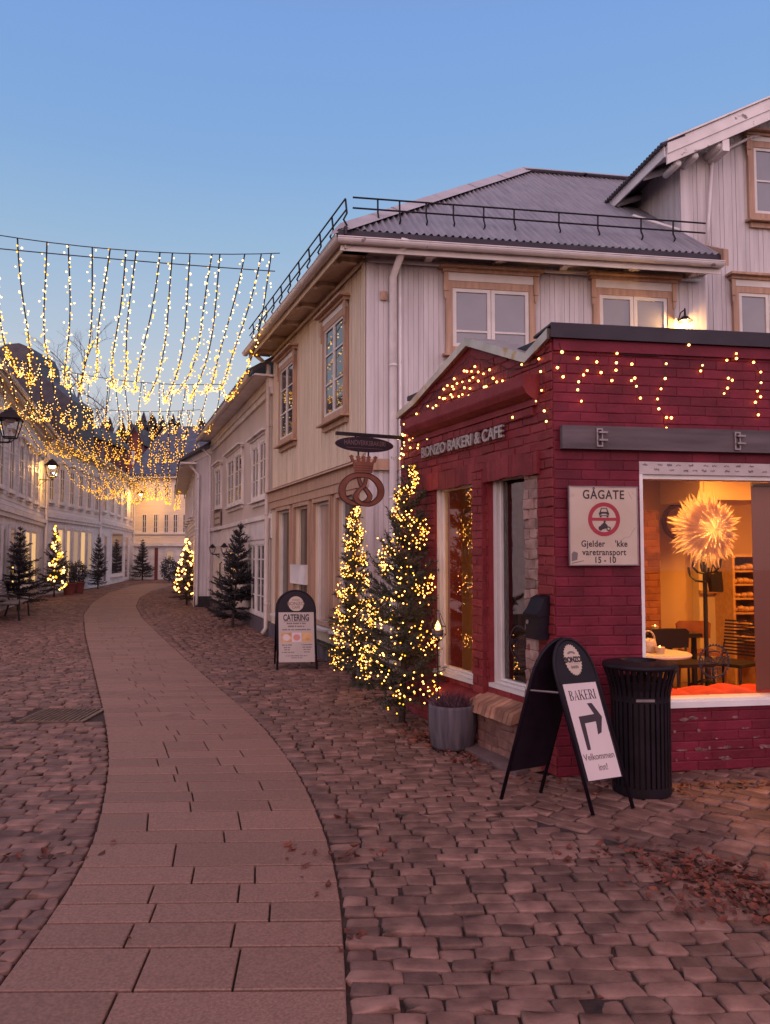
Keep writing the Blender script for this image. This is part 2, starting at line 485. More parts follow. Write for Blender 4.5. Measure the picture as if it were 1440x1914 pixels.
def np_mesh(name, V, faces4=None, faces3=None, m=None, smooth=False):
    me = bpy.data.meshes.new(name)
    f4 = np.zeros((0, 4), np.int32) if faces4 is None else faces4.astype(np.int32)
    f3 = np.zeros((0, 3), np.int32) if faces3 is None else faces3.astype(np.int32)
    nl = f4.size + f3.size; npoly = len(f4) + len(f3)
    me.vertices.add(len(V)); me.vertices.foreach_set('co', V.astype(np.float32).ravel())
    me.loops.add(nl); me.loops.foreach_set('vertex_index', np.concatenate([f4.ravel(), f3.ravel()]))
    me.polygons.add(npoly)
    ls = np.concatenate([np.arange(len(f4)) * 4, f4.size + np.arange(len(f3)) * 3])
    me.polygons.foreach_set('loop_start', ls.astype(np.int32))
    me.update(calc_edges=True)
    if smooth: me.polygons.foreach_set('use_smooth', np.ones(npoly, bool))
    if m: me.materials.append(m)
    me.validate(); return me

def stones(cx, cy, ang, l, w, name, rounded=True):
    n = len(cx)
    ln, wd = l / 2, w / 2
    def ring(scale_in, z, jit):
        c = rng.uniform(.12, .36, (n, 4)); pts = []
        for i, (sx, sy) in enumerate(((1, 1), (-1, 1), (-1, -1), (1, -1))):
            a = np.stack([sx * (ln - wd * c[:, i] * 1.1 - scale_in * .5), sy * (wd - scale_in)], 1)
            b = np.stack([sx * (ln - scale_in), sy * (wd - wd * c[:, i] - scale_in * .5)], 1)
            pts += [b, a] if i in (0, 2) else [a, b]
        return np.stack(pts, 1), z
    base, _ = ring(0, 0, 0)                              # n,8,2
    base += rng.normal(0, .0052, base.shape)
    tilt = rng.normal(0, .026, (n, 2)); lift = rng.normal(0, .0045, n)
    def lay(scale, z):
        q = base * scale
        zz = z + lift[:, None] + q[:, :, 0] * tilt[:, :1] + q[:, :, 1] * tilt[:, 1:]
        return np.concatenate([q, zz[:, :, None]], 2)
    ins = 1 - .013 / wd
    rings = [lay(1.0, -.034), lay(1.0, -.007), lay(.955, -.0012), lay(.80, .0006)] if rounded else [lay(1.0, -.03), lay(.96, 0.0)]
    top = np.stack([np.zeros(n), np.zeros(n), lift + .0012], 1)[:, None, :]
    P = np.concatenate(rings + [top], 1); k = P.shape[1]
    ca, sa = np.cos(ang)[:, None], np.sin(ang)[:, None]
    X = P[:, :, 0] * ca - P[:, :, 1] * sa + cx[:, None]; Y = P[:, :, 0] * sa + P[:, :, 1] * ca + cy[:, None]
    V = np.stack([X, Y, P[:, :, 2]], 2).reshape(-1, 3)
    f4, f3 = [], []
    nr = len(rings)
    for r_ in range(nr - 1):
        for i in range(8):
            j = (i + 1) % 8
            f4.append((r_ * 8 + i, r_ * 8 + j, r_ * 8 + 8 + j, r_ * 8 + 8 + i))
    for i in range(8): f3.append(((nr - 1) * 8 + i, (nr - 1) * 8 + (i + 1) % 8, nr * 8))
    off = (np.arange(n) * k)[:, None, None]
    F4 = (np.array(f4)[None] + off).reshape(-1, 4); F3 = (np.array(f3)[None] + off).reshape(-1, 3)
    return np_mesh(name, V, F4, F3, MT['stone'], smooth=True)

def course_points(s0, s1, xmin, xmax, pitch, keep):
    cx, cy, an, ll, ww = [], [], [], [], []
    s = s0
    while s < s1:
        h = pitch * rng.uniform(.88, 1.14)
        a = float(slope(s)); a2 = float(slope(s + .5)); xc = float(XC(np.clip(s, 2.4, 40)))
        sc_ = float(np.clip(s, 2.2, 46)); el_, er_ = float(XL(sc_)), float(XR(sc_))
        for _ in range(3): el_, er_ = float(XL(s + a * (el_ - xc))), float(XR(s + a * (er_ - xc)))
        runs = [(xmin(s) + rng.uniform(0, .2), min(xmax(s), el_ - .007), True), (er_ + .007, xmax(s), False)] if s < 46 else [(xmin(s), xmax(s), False)]
        for x, xm, trim in runs:
         while x < xm:
            ln = rng.choice([.12, .15, .165, .185, .21, .25], p=[.08, .2, .27, .24, .15, .06]) * rng.uniform(.93, 1.07)
            if trim and x + ln > xm - .05: ln = xm - x
            if ln < .04: break
            mx = x + ln / 2; dx = mx - xc
            y = s + a * dx + .010 * math.sin(mx * 2.1 + s * 3) 
            hw = h * max(.6, 1 + (a2 - a) / .5 * dx)
            if keep(mx, y):
                cx.append(mx); cy.append(y); an.append(math.atan(a) + rng.normal(0, .018)); ll.append(ln - .008); ww.append(hw - .008)
            x += ln
        s += h
    return [np.array(v) for v in (cx, cy, an, ll, ww)]

A0 = Vector((.97, 5.02, 0)); dA = Vector((.757, -.653, 0)); nA = Vector((.653, .757, 0))
def in_alley(x, y): return (x - A0.x) * nA.x + (y - A0.y) * nA.y > 0 and x > .93
def wallx_r(y): return np.interp(y, [0, 5.9, 8.6, 10.9, 16.3, 25.7, 26, 38, 60], [6.5, 1.5, .5, .1, -2.2, -5.6, -6.1, -9.6, -6])
def wallx_l(y): return np.interp(y, [0, 15, 32.6, 41.6, 54.2, 60], [-9, -9.3, -14.45, -15.45, -17.75, -18])
GR = (Vector((G(58, 1336).x, G(120, 1324).y, 0)), Vector((G(180, 1336).x, G(120, 1349).y, 0)))                     # drain grate
def keep(x, y):
    if y < 2.2 or y > 53: return False
    if XL(y) + .02 < x < XR(y) - .02 and y < 46: return False
    if in_alley(x, y): return False
    if x > wallx_r(y) + .05 or x < wallx_l(y) - .05: return False
    if GR[1].y - .05 < y < GR[0].y + .05 and GR[0].x - .12 < x < GR[1].x + .1: return False
    if abs(x) > .56 * y + .5: return False           # never in view
    return True
c = course_points(1.8, 13, lambda s: -.56 * s - 1.0, lambda s: min(.56 * s + 1.0, 6), .099, keep)
near = c[1] < 11.5
me = stones(c[0], c[1], c[2], c[3], c[4], 'cobbles')
tag(obj('cobbled_street', me), kind='structure')
c = course_points(13, 62, lambda s: -.56 * s - 1, lambda s: .1, .118, lambda x, y: keep(x, y))
me = stones(c[0], c[1], c[2], c[3], c[4], 'cobbles_further', rounded=False)
tag(obj('cobbled_street_further', me), kind='structure')
# alley beside the bakery: courses run the other way
cx, cy, an, ll, ww = [], [], [], [], []
s = .04
while s < 3.2:
    h = .115 * rng.uniform(.9, 1.12); t = -1.2
    t += rng.uniform(0, .2)
    while t < 5:
        ln = rng.uniform(.15, .25); p = A0 + nA * (s + h / 2) + dA * (t + ln / 2)
        if p.x > .93 and abs(p.x) < .56 * p.y + .5 and (p - K).dot(n2) < .12:
            cx.append(p.x); cy.append(p.y); an.append(math.atan2(dA.y, dA.x) + rng.normal(0, .03)); ll.append(ln - .008); ww.append(h - .008)
        t += ln
    s += h
me = stones(*[np.array(v) for v in (cx, cy, an, ll, ww)], 'alley_cobbles')
tag(obj('cobbled_alley', me), kind='structure')

# granite slabs of the path, course by course, and a narrow row of edging joints left open to the soil
slab = MB()
s = 2.15; prev_cuts = []
while s < 47:
    h = rng.choice([.20, .225, .25, .34], p=[.25, .35, .25, .15]) * rng.uniform(.97, 1.03)
    a = float(slope(s)) * .75; a1 = float(slope(s + h)) * .75
    xc = float(XC(s)); xc1 = float(XC(s + h))
    def row(s_, a_, xc_):                            # left and right end of the joint line
        yl = s_; yr = s_
        for _ in range(4):
            yl = s_ + a_ * (float(XL(yl)) - xc_); yr = s_ + a_ * (float(XR(yr)) - xc_)
        return Vector((float(XL(yl)), yl, 0)), Vector((float(XR(yr)), yr, 0))
    l0, r0 = row(s, a, xc); l1, r1 = row(s + h, a1, xc1)
    w = (r0 - l0).length
    n_ = max(2, int(round(w / rng.uniform(.40, .66)))); stag = -stag if 'stag' in globals() else .18
    cuts = [0.0]
    for i in range(1, n_): cuts.append((i + stag + rng.uniform(-.2, .2)) / n_)
    cuts.append(1.0)
    g_ = .005
    for i in range(n_):
        ta, tb = cuts[i] + g_ / w, cuts[i + 1] - g_ / w
        q = [l0.lerp(r0, ta), l0.lerp(r0, tb), l1.lerp(r1, tb), l1.lerp(r1, ta)]
        gy = .006 + .0008 * s; q[0].y += gy; q[1].y += gy; q[2].y -= gy; q[3].y -= gy
        z = .004 + rng.normal(0, .0012)
        ch = .004
        cen = sum(q, Vector()) / 4
        low = [p + Vector((0, 0, -.03)) for p in q]; mid = [p + Vector((0, 0, z - ch)) for p in q]
        top = [p + (cen - p).normalized() * .006 + Vector((0, 0, z)) for p in q]
        slab.add(low + mid + top, [(0, 1, 5, 4), (1, 2, 6, 5), (2, 3, 7, 6), (3, 0, 4, 7), (4, 5, 9, 8), (5, 6, 10, 9), (6, 7, 11, 10), (7, 4, 8, 11), (8, 9, 10, 11)])
    s += h
struct('slab_path', slab, MT['slab'])

# drain grate with its frame
gmid = (GR[0] + GR[1]) / 2
gw, gh = abs(GR[1].x - GR[0].x), abs(GR[0].y - GR[1].y)
dg = thing('drain_grate', 'rusty slotted iron drain grate set in the cobbles beside the slab path', 'drain', T(gmid))
b = MB()
b.box(-gw / 2, gw / 2, -gh / 2, -gh / 2 + .03, -.03, .004); b.box(-gw / 2, gw / 2, gh / 2 - .03, gh / 2, -.03, .004)
b.box(-gw / 2, -gw / 2 + .03, -gh / 2 + .03, gh / 2 - .03, -.03, .004); b.box(gw / 2 - .03, gw / 2, -gh / 2 + .03, gh / 2 - .03, -.03, .004)
part('frame', b, MT['grate'], dg)
b = MB(); k = 13
for i in range(k):
    x = -gw / 2 + .045 + (gw - .09) * i / (k - 1)
    b.box(x - .013, x + .013, -gh / 2 + .032, gh / 2 - .032, -.03, 0)
part('grille', b, MT['grate'], dg)

# dead leaves blown together
def leaves(spots, name):
    mb = MB()
    for p, n, sx, sy, ang in spots:
        for _ in range(n):
            dx, dy = random.gauss(0, sx), random.gauss(0, sy)
            x = p.x + dx * math.cos(ang) - dy * math.sin(ang); y = p.y + dx * math.sin(ang) + dy * math.cos(ang)
            r_ = random.uniform(.012, .027); a = random.uniform(0, 6.3); z = .004 + random.random() * .018
            M_ = T((x, y, z)) @ rotz(a) @ Matrix.Rotation(random.gauss(0, .45), 4, 'X') @ Matrix.Rotation(random.gauss(0, .3), 4, 'Y')
            cu = random.uniform(.1, .6) * r_
            pts = [(-r_ * 1.3, 0, cu), (-.4 * r_, -.7 * r_, 0), (.5 * r_, -.55 * r_, cu * .4), (r_ * 1.3, 0, cu * .9), (.5 * r_, .6 * r_, cu * .3), (-.4 * r_, .75 * r_, 0), (0, 0, -cu * .2)]
            mb.add([M_ @ Vector(q) for q in pts], [(0, 1, 6), (1, 2, 6), (2, 3, 6), (3, 4, 6), (4, 5, 6), (5, 0, 6)])
    o = obj(name, mb.mesh(name, MT['leaf'])); tag(o, kind='stuff'); return o
al = math.atan2(dA.y, dA.x)
sp = [(G(1385, 1668), 270, .34, .09, al), (G(1330, 1630), 80, .25, .07, al), (G(1430, 1710), 160, .3, .1, al), (G(1300, 1610), 50, .3, .08, al),
      (G(1100, 1470), 50, .35, .10, -.2), (G(1350, 1470), 60, .5, .05, .15), (G(800, 1385), 130, .28, .10, 1.9), (G(880, 1420), 60, .15, .08, 1.9), (G(740, 1320), 90, .3, .2, 1.9),
      (G(657, 1760), 7, .05, .03, 1), (G(545, 1588), 7, .03, .02, .3), (G(650, 1600), 20, .05, .15, 1.8), (G(380, 1180), 60, .8, .3, 1.9), (G(100, 1600), 14, .3, .05, .2)]
sp += [(G(random.uniform(560, 1420), random.uniform(1420, 1900)), 2, .05, .05, 0) for _ in range(12)]
sp += [(G(random.uniform(0, 700), random.uniform(1250, 1900)), 1, .05, .05, 0) for _ in range(3)]
tag(leaves(sp, 'fallen_leaves'), 'dead brown leaves blown over the cobbles and into the corners')
# ------------------------------------------------------------------ building helpers (all in wall coordinates)
def boards_v(u0, u1, z0, z1, pitch=.135, under=0.0, mb=None):
    mb = mb or MB()
    mb.box(u0, u1, 0.012, .10, z0, z1 if not callable(z1) else z0 + .01)
    u = u0; i = 0
    while u < u1 - .005:
        wdt = min(pitch * random.uniform(.92, 1.08), u1 - u)
        zt = z1(u + wdt / 2) if callable(z1) else z1
        y = random.uniform(-.003, .003) - (.006 if i % 3 == 1 else 0)
        mb.box(u + .0022, u + wdt - .0022, y, .014 + (0.02 if callable(z1) else 0), z0, zt)
        u += wdt; i += 1
    return mb
def boards_h(u0, u1, z0, z1, pitch=.15, holes=()):
    mb = MB(); mb.box(u0, u1, .012, .1, z0, z1)
    z = z0
    while z < z1 - .01:
        h = min(pitch, z1 - z)
        mb.hexa([(u0, -.016, z), (u1, -.016, z), (u1, .011, z), (u0, .011, z), (u0, -.002, z + h - .003), (u1, -.002, z + h - .003), (u1, .011, z + h - .003), (u0, .011, z + h - .003)])
        z += h
    return mb
def frame_boxes(mb, u0, u1, z0, z1, w, y0, y1, wt=None, wb=None):
    wt = wt if wt is not None else w; wb = wb if wb is not None else w
    mb.box(u0, u0 + w, y0, y1, z0, z1); mb.box(u1 - w, u1, y0, y1, z0, z1)
    if wt: mb.box(u0 + w, u1 - w, y0, y1, z1 - wt, z1)
    if wb: mb.box(u0 + w, u1 - w, y0, y1, z0, z0 + wb)
    return mb
def window(parent, M, u0, u1, z0, z1, casing, sash_m, pane_m, cw=.11, leaves_=2, rows=1, sill=True, head=None, sw=.05, label=None, y=-.02):
    """u0..z1: the casing's outer edge. window > sash, pane, sill, head_board"""
    b = MB(); frame_boxes(b, u0, u1, z0, z1, cw, y - .045, y + .015)
    w = part('window', b, casing, parent, M)
    if label: w['label'] = label
    a0, a1, b0, b1 = u0 + cw, u1 - cw, z0 + cw, z1 - cw
    s = MB()
    lw = (a1 - a0) / leaves_
    for i in range(leaves_):
        x0, x1 = a0 + lw * i + .004, a0 + lw * (i + 1) - .004
        frame_boxes(s, x0, x1, b0, b1, sw, y - .03, y + .005)
        rr = rows if isinstance(rows, (list, tuple)) else [k / rows for k in range(1, rows)]
        for t in rr:
            zz = b0 + (b1 - b0) * t
            s.box(x0 + sw, x1 - sw, y - .026, y + .003, zz - .014, zz + .014)
    part('sash', s, sash_m, w, M)
    p = MB()
    for i in range(leaves_):
        x0, x1 = a0 + lw * i + sw, a0 + lw * (i + 1) - sw
        p.add([(x0, y - .010, b0 + sw), (x1, y - .010, b0 + sw), (x1, y - .010, b1 - sw), (x0, y - .010, b1 - sw)], [(0, 1, 2, 3)])
    part('pane', p, pane_m, w, M)
    if sill:
        q = MB(); q.hexa([(u0 - .05, y - .13, z0 - .055), (u1 + .05, y - .13, z0 - .055), (u1 + .05, y + .015, z0 - .045), (u0 - .05, y + .015, z0 - .045),
                          (u0 - .05, y - .13, z0 - .025), (u1 + .05, y - .13, z0 - .025), (u1 + .05, y + .015, z0 - .003), (u0 - .05, y + .015, z0 - .003)])
        q.box(u0 + .02, u1 - .02, y - .04, y + .015, z0 - .14, z0 - .057)
        part('sill', q, casing, w, M)
    if head:
        q = MB(); hh = head
        q.box(u0 + .03, u1 - .03, y - .05, y + .015, z1 + .003, z1 + hh)
        part('head_board', q, sash_m if casing is MT['wood'] else casing, w, M)
        q = MB()
        q.box(u0 - .10, u1 + .10, y - .17, y + .015, z1 + hh + .003, z1 + hh + .04)
        q.box(u0 - .05, u1 + .05, y - .09, y + .014, z1 + hh - .045, z1 + hh)
        for x in (u0 - .035, u1 - .03):
            q.prism([(x, z1 + hh - .05), (x, z1 - .16), (x + .065, z1 - .16), (x + .065, z1 + hh - .05)][::-1], y - .075, y - .047)
            q.prism([(x + .01, z1 - .16), (x + .01, z1 - .26), (x + .03, z1 - .28), (x + .055, z1 - .25), (x + .055, z1 - .16)][::-1], y - .062, y - .047)
        part('cornice', q, casing, w, M)
    return w
def downpipe(parent, M, u, z0, z1, y=-.12, r=.045, m=None, elbow=None, foot=False):
    b = MB()
    pts = []
    if elbow: pts += [(u + elbow[0], elbow[1], z1 + .25), (u + elbow[0] * .8, elbow[1] * .8 + y * .2, z1 + .12), (u, y, z1 - .15)]
    else: pts += [(u, y, z1)]
    pts += [(u, y, z0 + .12), (u, y - (.08 if foot else 0), z0)]
    b.tube(pts, r, 10)
    for z in np.arange(z0 + .6, z1 - .2, 1.9):
        b.lathe([(r + .008, z), (r + .008, z + .035)], 10, (u, y)); b.box(u - .012, u + .012, y + r, 0, z, z + .03)
    return part('downpipe', b, m or MT['pipe_white'], parent, M, smooth=True)
def gutter(parent, M, u0, u1, y, z, r=.065, m=None, slope_=0.0):
    b = MB(); n = 8
    vs = []; fs = []
    for (u, dz) in ((u0, 0), (u1, slope_)):
        for k in range(n + 1):
            a = math.pi + math.pi * k / n
            vs.append((u, y + r * math.cos(a), z + dz + r * math.sin(a)))
    for k in range(n): fs.append((k, k + 1, n + 2 + k, n + 1 + k))
    vs2 = [(u, yy * 1 + (0), zz) for u, yy, zz in vs]
    b.add(vs2, fs)
    m2 = [(u, y + (yy - y) * .9, z + (zz - z) * .9 + .004) for u, yy, zz in vs2]
    b.add(m2, [f[::-1] for f in fs])
    b.tube([(u0, y - r, z), (u1, y - r, z + slope_)], .010, 6)
    L_ = u1 - u0
    for i in range(int(L_ / .75) + 1):
        u = u0 + .2 + i * .75
        if u > u1: break
        for a_ in range(6):
            t0 = math.pi + math.pi * a_ / 6; t1 = math.pi + math.pi * (a_ + 1) / 6; q = r + .006; dz = slope_ * (u - u0) / L_
            b.add([(u - .015, y + q * math.cos(t0), z + dz + q * math.sin(t0)), (u + .015, y + q * math.cos(t0), z + dz + q * math.sin(t0)),
                   (u + .015, y + q * math.cos(t1), z + dz + q * math.sin(t1)), (u - .015, y + q * math.cos(t1), z + dz + q * math.sin(t1))], [(0, 1, 2, 3)])
    return part('gutter', b, m or MT['pipe_white'], parent, M)
def bricks(u0, u1, z0, z1, solid, bw=.235, bh=.078, depth=.10, y=0.0, mb=None, ztop=None, jit=.004, gap=.006, rough_y=.004, gx=None):
    """running bond, solid(z) -> list of (ua, ub) that are wall at that height"""
    mb = mb or MB(); z = z0; r_ = 0
    while z < z1 - .01:
        h = min(bh, z1 - z); zc = z + h / 2
        for a, b_ in solid(zc):
            a = max(a, u0); b_ = min(b_, u1)
            if b_ - a < .01: continue
            if ztop is None: mb.box(a, b_, y + .0015, y + depth, z - .0, z + h)
            u = a - (bw / 2 if r_ % 2 else 0) + random.uniform(-.01, .01)
            while u < b_:
                gx_ = gap if gx is None else gx; x0, x1 = max(u, a) + gx_ / 2, min(u + bw, b_) - gx_ / 2
                u += bw
                if x1 - x0 < .012: continue
                za, zb = z + gap / 2, z + h - gap / 2
                zb0 = zb1 = zb
                if ztop is not None:
                    t0, t1 = ztop(x0), ztop(x1)
                    if min(t0, t1) <= za + .006: 
                        continue
                    zb0, zb1 = min(zb, t0), min(zb, t1)
                yo = y - random.uniform(0, rough_y)
                j = lambda: random.uniform(-jit, jit)
                f0, f1, f2, f3 = (x0 + j(), yo + j() * .5, za + j()), (x1 + j(), yo + j() * .5, za + j()), (x1 + j(), yo + j() * .5, zb1 + j()), (x0 + j(), yo + j() * .5, zb0 + j())
                # front with a slightly worn arris
                e = .006
                i0, i1, i2, i3 = [(p[0] + sx * e, p[1] - .0028, p[2] + sz * e) for p, sx, sz in ((f0, 1, 1), (f1, -1, 1), (f2, -1, -1), (f3, 1, -1))]
                B_ = [(x0, y + .012, za), (x1, y + .012, za), (x1, y + .012, zb1), (x0, y + .012, zb0)]
                mb.add([f0, f1, f2, f3, i0, i1, i2, i3] + B_, [(4, 5, 6, 7), (0, 1, 5, 4), (1, 2, 6, 5), (2, 3, 7, 6), (3, 0, 4, 7),
                                                            (8, 9, 1, 0), (9, 10, 2, 1), (10, 11, 3, 2), (11, 8, 0, 3)])
        z += h; r_ += 1
    return mb

# ================================================================== the bakery
bk = thing('bakery_building', 'crimson painted brick bakery cafe with gabled front and large side window', 'building', T(K))
z_ = lambda P, x, y, i=0: P.px(x, y, i)[1]
u_ = lambda P, x, y=1038, i=0: P.px(x, y, i)[0]
# gable outline on the street front
prof = [BL.px(x, y) for x, y in ((757, 770), (779, 748), (880, 634), (990, 664), (1033, 618))]
prof[0] = (0.0, prof[0][1]); prof[-1] = (BLEN, prof[-1][1])
pu = [p[0] for p in prof]; pz = [p[1] for p in prof]
ZTOP = pz[-1]
ztop = lambda u: float(np.interp(u, pu, pz))
# front openings: recesses from pixel corners
def rect(P, xa, ya, xb, yb, i=0):
    a, b_ = P.px(xa, ya, i), P.px(xb, yb, i)
    return min(a[0], b_[0]), max(a[0], b_[0]), min(a[1], b_[1]), max(a[1], b_[1])
W1 = [u_(BL, 815), u_(BL, 891), z_(BL, 823, 1258), z_(BL, 819, 905)]
W2 = [u_(BL, 914), u_(BL, 980), z_(BL, 940, 1290), z_(BL, 935, 880)]
STRIP = [W2[1], u_(BL, 1006)]
RB = [.245 * 0, 0]
Hh = [W1, W2]
def front_solid(z):
    iv = [(0, BLEN)]
    for h in Hh + [[STRIP[0], STRIP[1], W2[2] - .1, W2[3] + .05]]:
        if h[2] < z < h[3]:
            nv = []
            for a, b_ in iv:
                if h[1] <= a or h[0] >= b_: nv.append((a, b_))
                else:
                    if h[0] > a: nv.append((a, h[0]))
                    if h[1] < b_: nv.append((h[1], b_))
            iv = nv
    return iv
mb = bricks(0, BLEN, 0, ZTOP, front_solid, ztop=ztop, bw=.225, bh=.077, gap=.010, rough_y=.012, jit=.006)
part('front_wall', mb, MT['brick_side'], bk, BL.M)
# core behind the bricks (mortar), in pieces that leave the openings free
core = MB()
zs = sorted({0, W1[2], W1[3], W2[2], W2[3]})
for za, zb in zip(zs, zs[1:]):
    for a, b_ in front_solid((za + zb) / 2): core.box(a, b_, .0018, .30, za, zb)
    if W2[2] - .1 < (za + zb) / 2 < W2[3] + .05: core.box(STRIP[0], STRIP[1], .014, .30, za, zb)
top = [(0, zs[-1])] + [(BLEN, zs[-1])] + [(u, z - .01) for u, z in reversed(prof)]
core.prism(top, .0018, .30)
part('front_core', core, MT['brick_side'], bk, BL.M)
# raw brick strip where the paint and facing have gone
mb = bricks(STRIP[0], STRIP[1], W2[2] - .1, W2[3] + .05, lambda z: [(STRIP[0], STRIP[1])], bw=.15, bh=.082, y=.012, jit=.009, rough_y=.02)
part('raw_brick_strip', mb, MT['brick_raw'], bk, BL.M)
# pilaster between the windows, lintel band, cornice
PL = [W1[1], u_(BL, 912)]
mb = bricks(PL[0] + .002, PL[1] - .01, .15, W1[3] + .06, lambda z: [(PL[0], PL[1])], bw=.2, bh=.077, y=-.045, depth=.05, gap=.010, rough_y=.010, jit=.006)
part('pilaster', mb, MT['brick_side'], bk, BL.M)
zl0, zl1 = z_(BL, 900, 905), z_(BL, 900, 868)
mb = MB()
nseg = 40; ua, ub = u_(BL, 796), u_(BL, 1013)
for i in range(nseg):                                 # uneven rendered lintel
    a, b_ = ua + (ub - ua) * i / nseg, ua + (ub - ua) * (i + 1) / nseg
    w0 = math.sin(i * .45) * .006 + math.sin(i * 1.3) * .003
    mb.box(a, b_, -.035 - abs(w0), 0, zl0 + .01 + w0, zl1 + .01 + w0 * 1.4)
part('lintel', mb, MT['brick_side'], bk, BL.M)
cz1, cz0 = z_(BL, 990, 712), z_(BL, 990, 752)         # cornice top and bottom
mb = MB()
ca, cb = u_(BL, 781), u_(BL, 1012)
prof_c = [(0, cz0 - .05), (-.05, cz0 - .05), (-.05, cz0), (-.075, cz0 + .01), (-.125, cz0 + .04), (-.15, cz0 + .085), (-.155, cz0 + .10), (-.155, cz1 + .01), (0, cz1 + .03)]
n_ = len(prof_c)
mb.add([(ca, y, z) for y, z in prof_c] + [(cb, y, z) for y, z in prof_c], [(i, i + 1, n_ + i + 1, n_ + i) for i in range(n_ - 1)] + [tuple(range(n_ - 1, -1, -1)), tuple(range(n_, 2 * n_))])
part('cornice', mb, MT['brick_side'], bk, BL.M)
mb = bricks(ca + .05, cb - .05, cz0 - .125, cz0 - .052, lambda z: [(ca + .05, cb - .05)], bw=.12, bh=.073, y=-.03, depth=.03, jit=.006)
part('dentil_course', mb, MT['brick_side'], bk, BL.M)
# metal coping along the gable
mb = MB()
for (a, za), (b_, zb) in zip(prof, prof[1:]):
    nn = max(2, int((b_ - a) / .28))
    for i in range(nn):
        t0, t1 = i / nn, (i + 1) / nn
        x0, x1 = a + (b_ - a) * t0, a + (b_ - a) * t1; w0, w1 = za + (zb - za) * t0, za + (zb - za) * t1
        e = random.uniform(-.004, .004)
        mb.hexa([(x0, -.055 + e, w0 - .068), (x1, -.055 + e, w1 - .068), (x1, .34, w1 - .02), (x0, .34, w0 - .02),
                 (x0, -.052, w0 + .012 + e), (x1, -.052, w1 + .012 + e), (x1, .34, w1 + .03), (x0, .34, w0 + .03)])
part('coping', mb, MT['copper'], bk, BL.M)
# front windows: white frames set back in the brick, real glass
def shop_window(P, r, yin, cw, parent, pane, name='window'):
    b = MB(); frame_boxes(b, r[0], r[1], r[2], r[3], cw, yin, yin + .09, wb=cw)
    b.box(r[0], r[1], yin - .06, yin, r[2] - .0, r[2] + .035)
    w = part(name, b, MT['sash_white'], parent, P.M)
    b = MB(); frame_boxes(b, r[0] + cw + .002, r[1] - cw - .002, r[2] + cw + .002, r[3] - cw - .002, .018, yin + .035, yin + .085)
    part('sash', b, MT['trim_white'], w, P.M)
    b = MB(); b.add([(r[0] + cw, yin + .06, r[2] + cw), (r[1] - cw, yin + .06, r[2] + cw), (r[1] - cw, yin + .06, r[3] - cw), (r[0] + cw, yin + .06, r[3] - cw)], [(0, 1, 2, 3)])
    part('pane', b, pane, w, P.M)
    return w
shop_window(BL, W1, .015, .055, bk, MT['glass_street'])
w2 = shop_window(BL, W2, .05, .055, bk, MT['glass_street'])
b = MB(); b.box(W2[0] - .2, W2[1] + .22, .46, .49, .3, 2.6); part('added_dark_board', b, MT['dim_room_brown'], bk, BL.M)  # added board: its dark colour makes the room behind this pane look unlit
b = MB(); b.box(W1[0] - .2, W1[1] + .05, .95, .98, .23, 2.55); part('added_dark_board', b, MT['dim_room_brown'], bk, BL.M)  # second added board, darkens the interior so reflections show in the pane
# sloped brick sill and plinth under the right front window
SL = [u_(BL, 905), u_(BL, 992)]
zt = W2[2]; mb = MB(); nb = 11
for i in range(nb):
    a, b_ = SL[0] + (SL[1] - SL[0]) * i / nb + .004, SL[0] + (SL[1] - SL[0]) * (i + 1) / nb - .004
    e = random.uniform(-.012, .012)
    mb.hexa([(a, -.20 + e, zt - .20), (b_, -.20 + e, zt - .20), (b_, .1, zt - .14), (a, .1, zt - .14), (a, -.17 + e, zt - .115), (b_, -.17 + e, zt - .115), (b_, .1, zt - .012), (a, .1, zt - .012)])
part('brick_sill', mb, MT['brick_tan'], bk, BL.M)
mb = bricks(SL[0] + .08, SL[1] + .15, 0, zt - .20, lambda z: [(SL[0] + .08, SL[1] + .15)], y=-.115, depth=.115, bw=.22, bh=.085, jit=.009, rough_y=.015)
part('plinth', mb, MT['brick_plinth'], bk, BL.M)
mb = MB(); mb.hexa([(W1[0] - .05, -.16, W1[2] - .16), (PL[1], -.16, W1[2] - .16), (PL[1], .1, W1[2] - .1), (W1[0] - .05, .1, W1[2] - .1),
                    (W1[0] - .05, -.13, W1[2] - .12), (PL[1], -.13, W1[2] - .12), (PL[1], .1, W1[2] - .015), (W1[0] - .05, .1, W1[2] - .015)])
part('painted_sill', mb, MT['brick_side'], bk, BL.M)

# side wall with the big shop window
BW = [u_(BR, 1198), u_(BR, 1198) + 2.35, z_(BR, 1200, 1316), z_(BR, 1200, 862)]
UMAX = 4.6
def side_solid(z):
    return [(0, BW[0]), (BW[1], UMAX)] if BW[2] < z < BW[3] else [(0, UMAX)]
zside = ZTOP
mb = bricks(0, UMAX, 0, zside - .06, side_solid, bw=.235, bh=.0765, jit=.0022, gap=.005, gx=.002)
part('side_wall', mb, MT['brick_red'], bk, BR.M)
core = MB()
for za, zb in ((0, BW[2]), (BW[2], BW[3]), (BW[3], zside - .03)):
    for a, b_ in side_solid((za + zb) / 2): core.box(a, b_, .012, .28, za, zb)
part('side_core', core, MT['brick_red'], bk, BR.M)
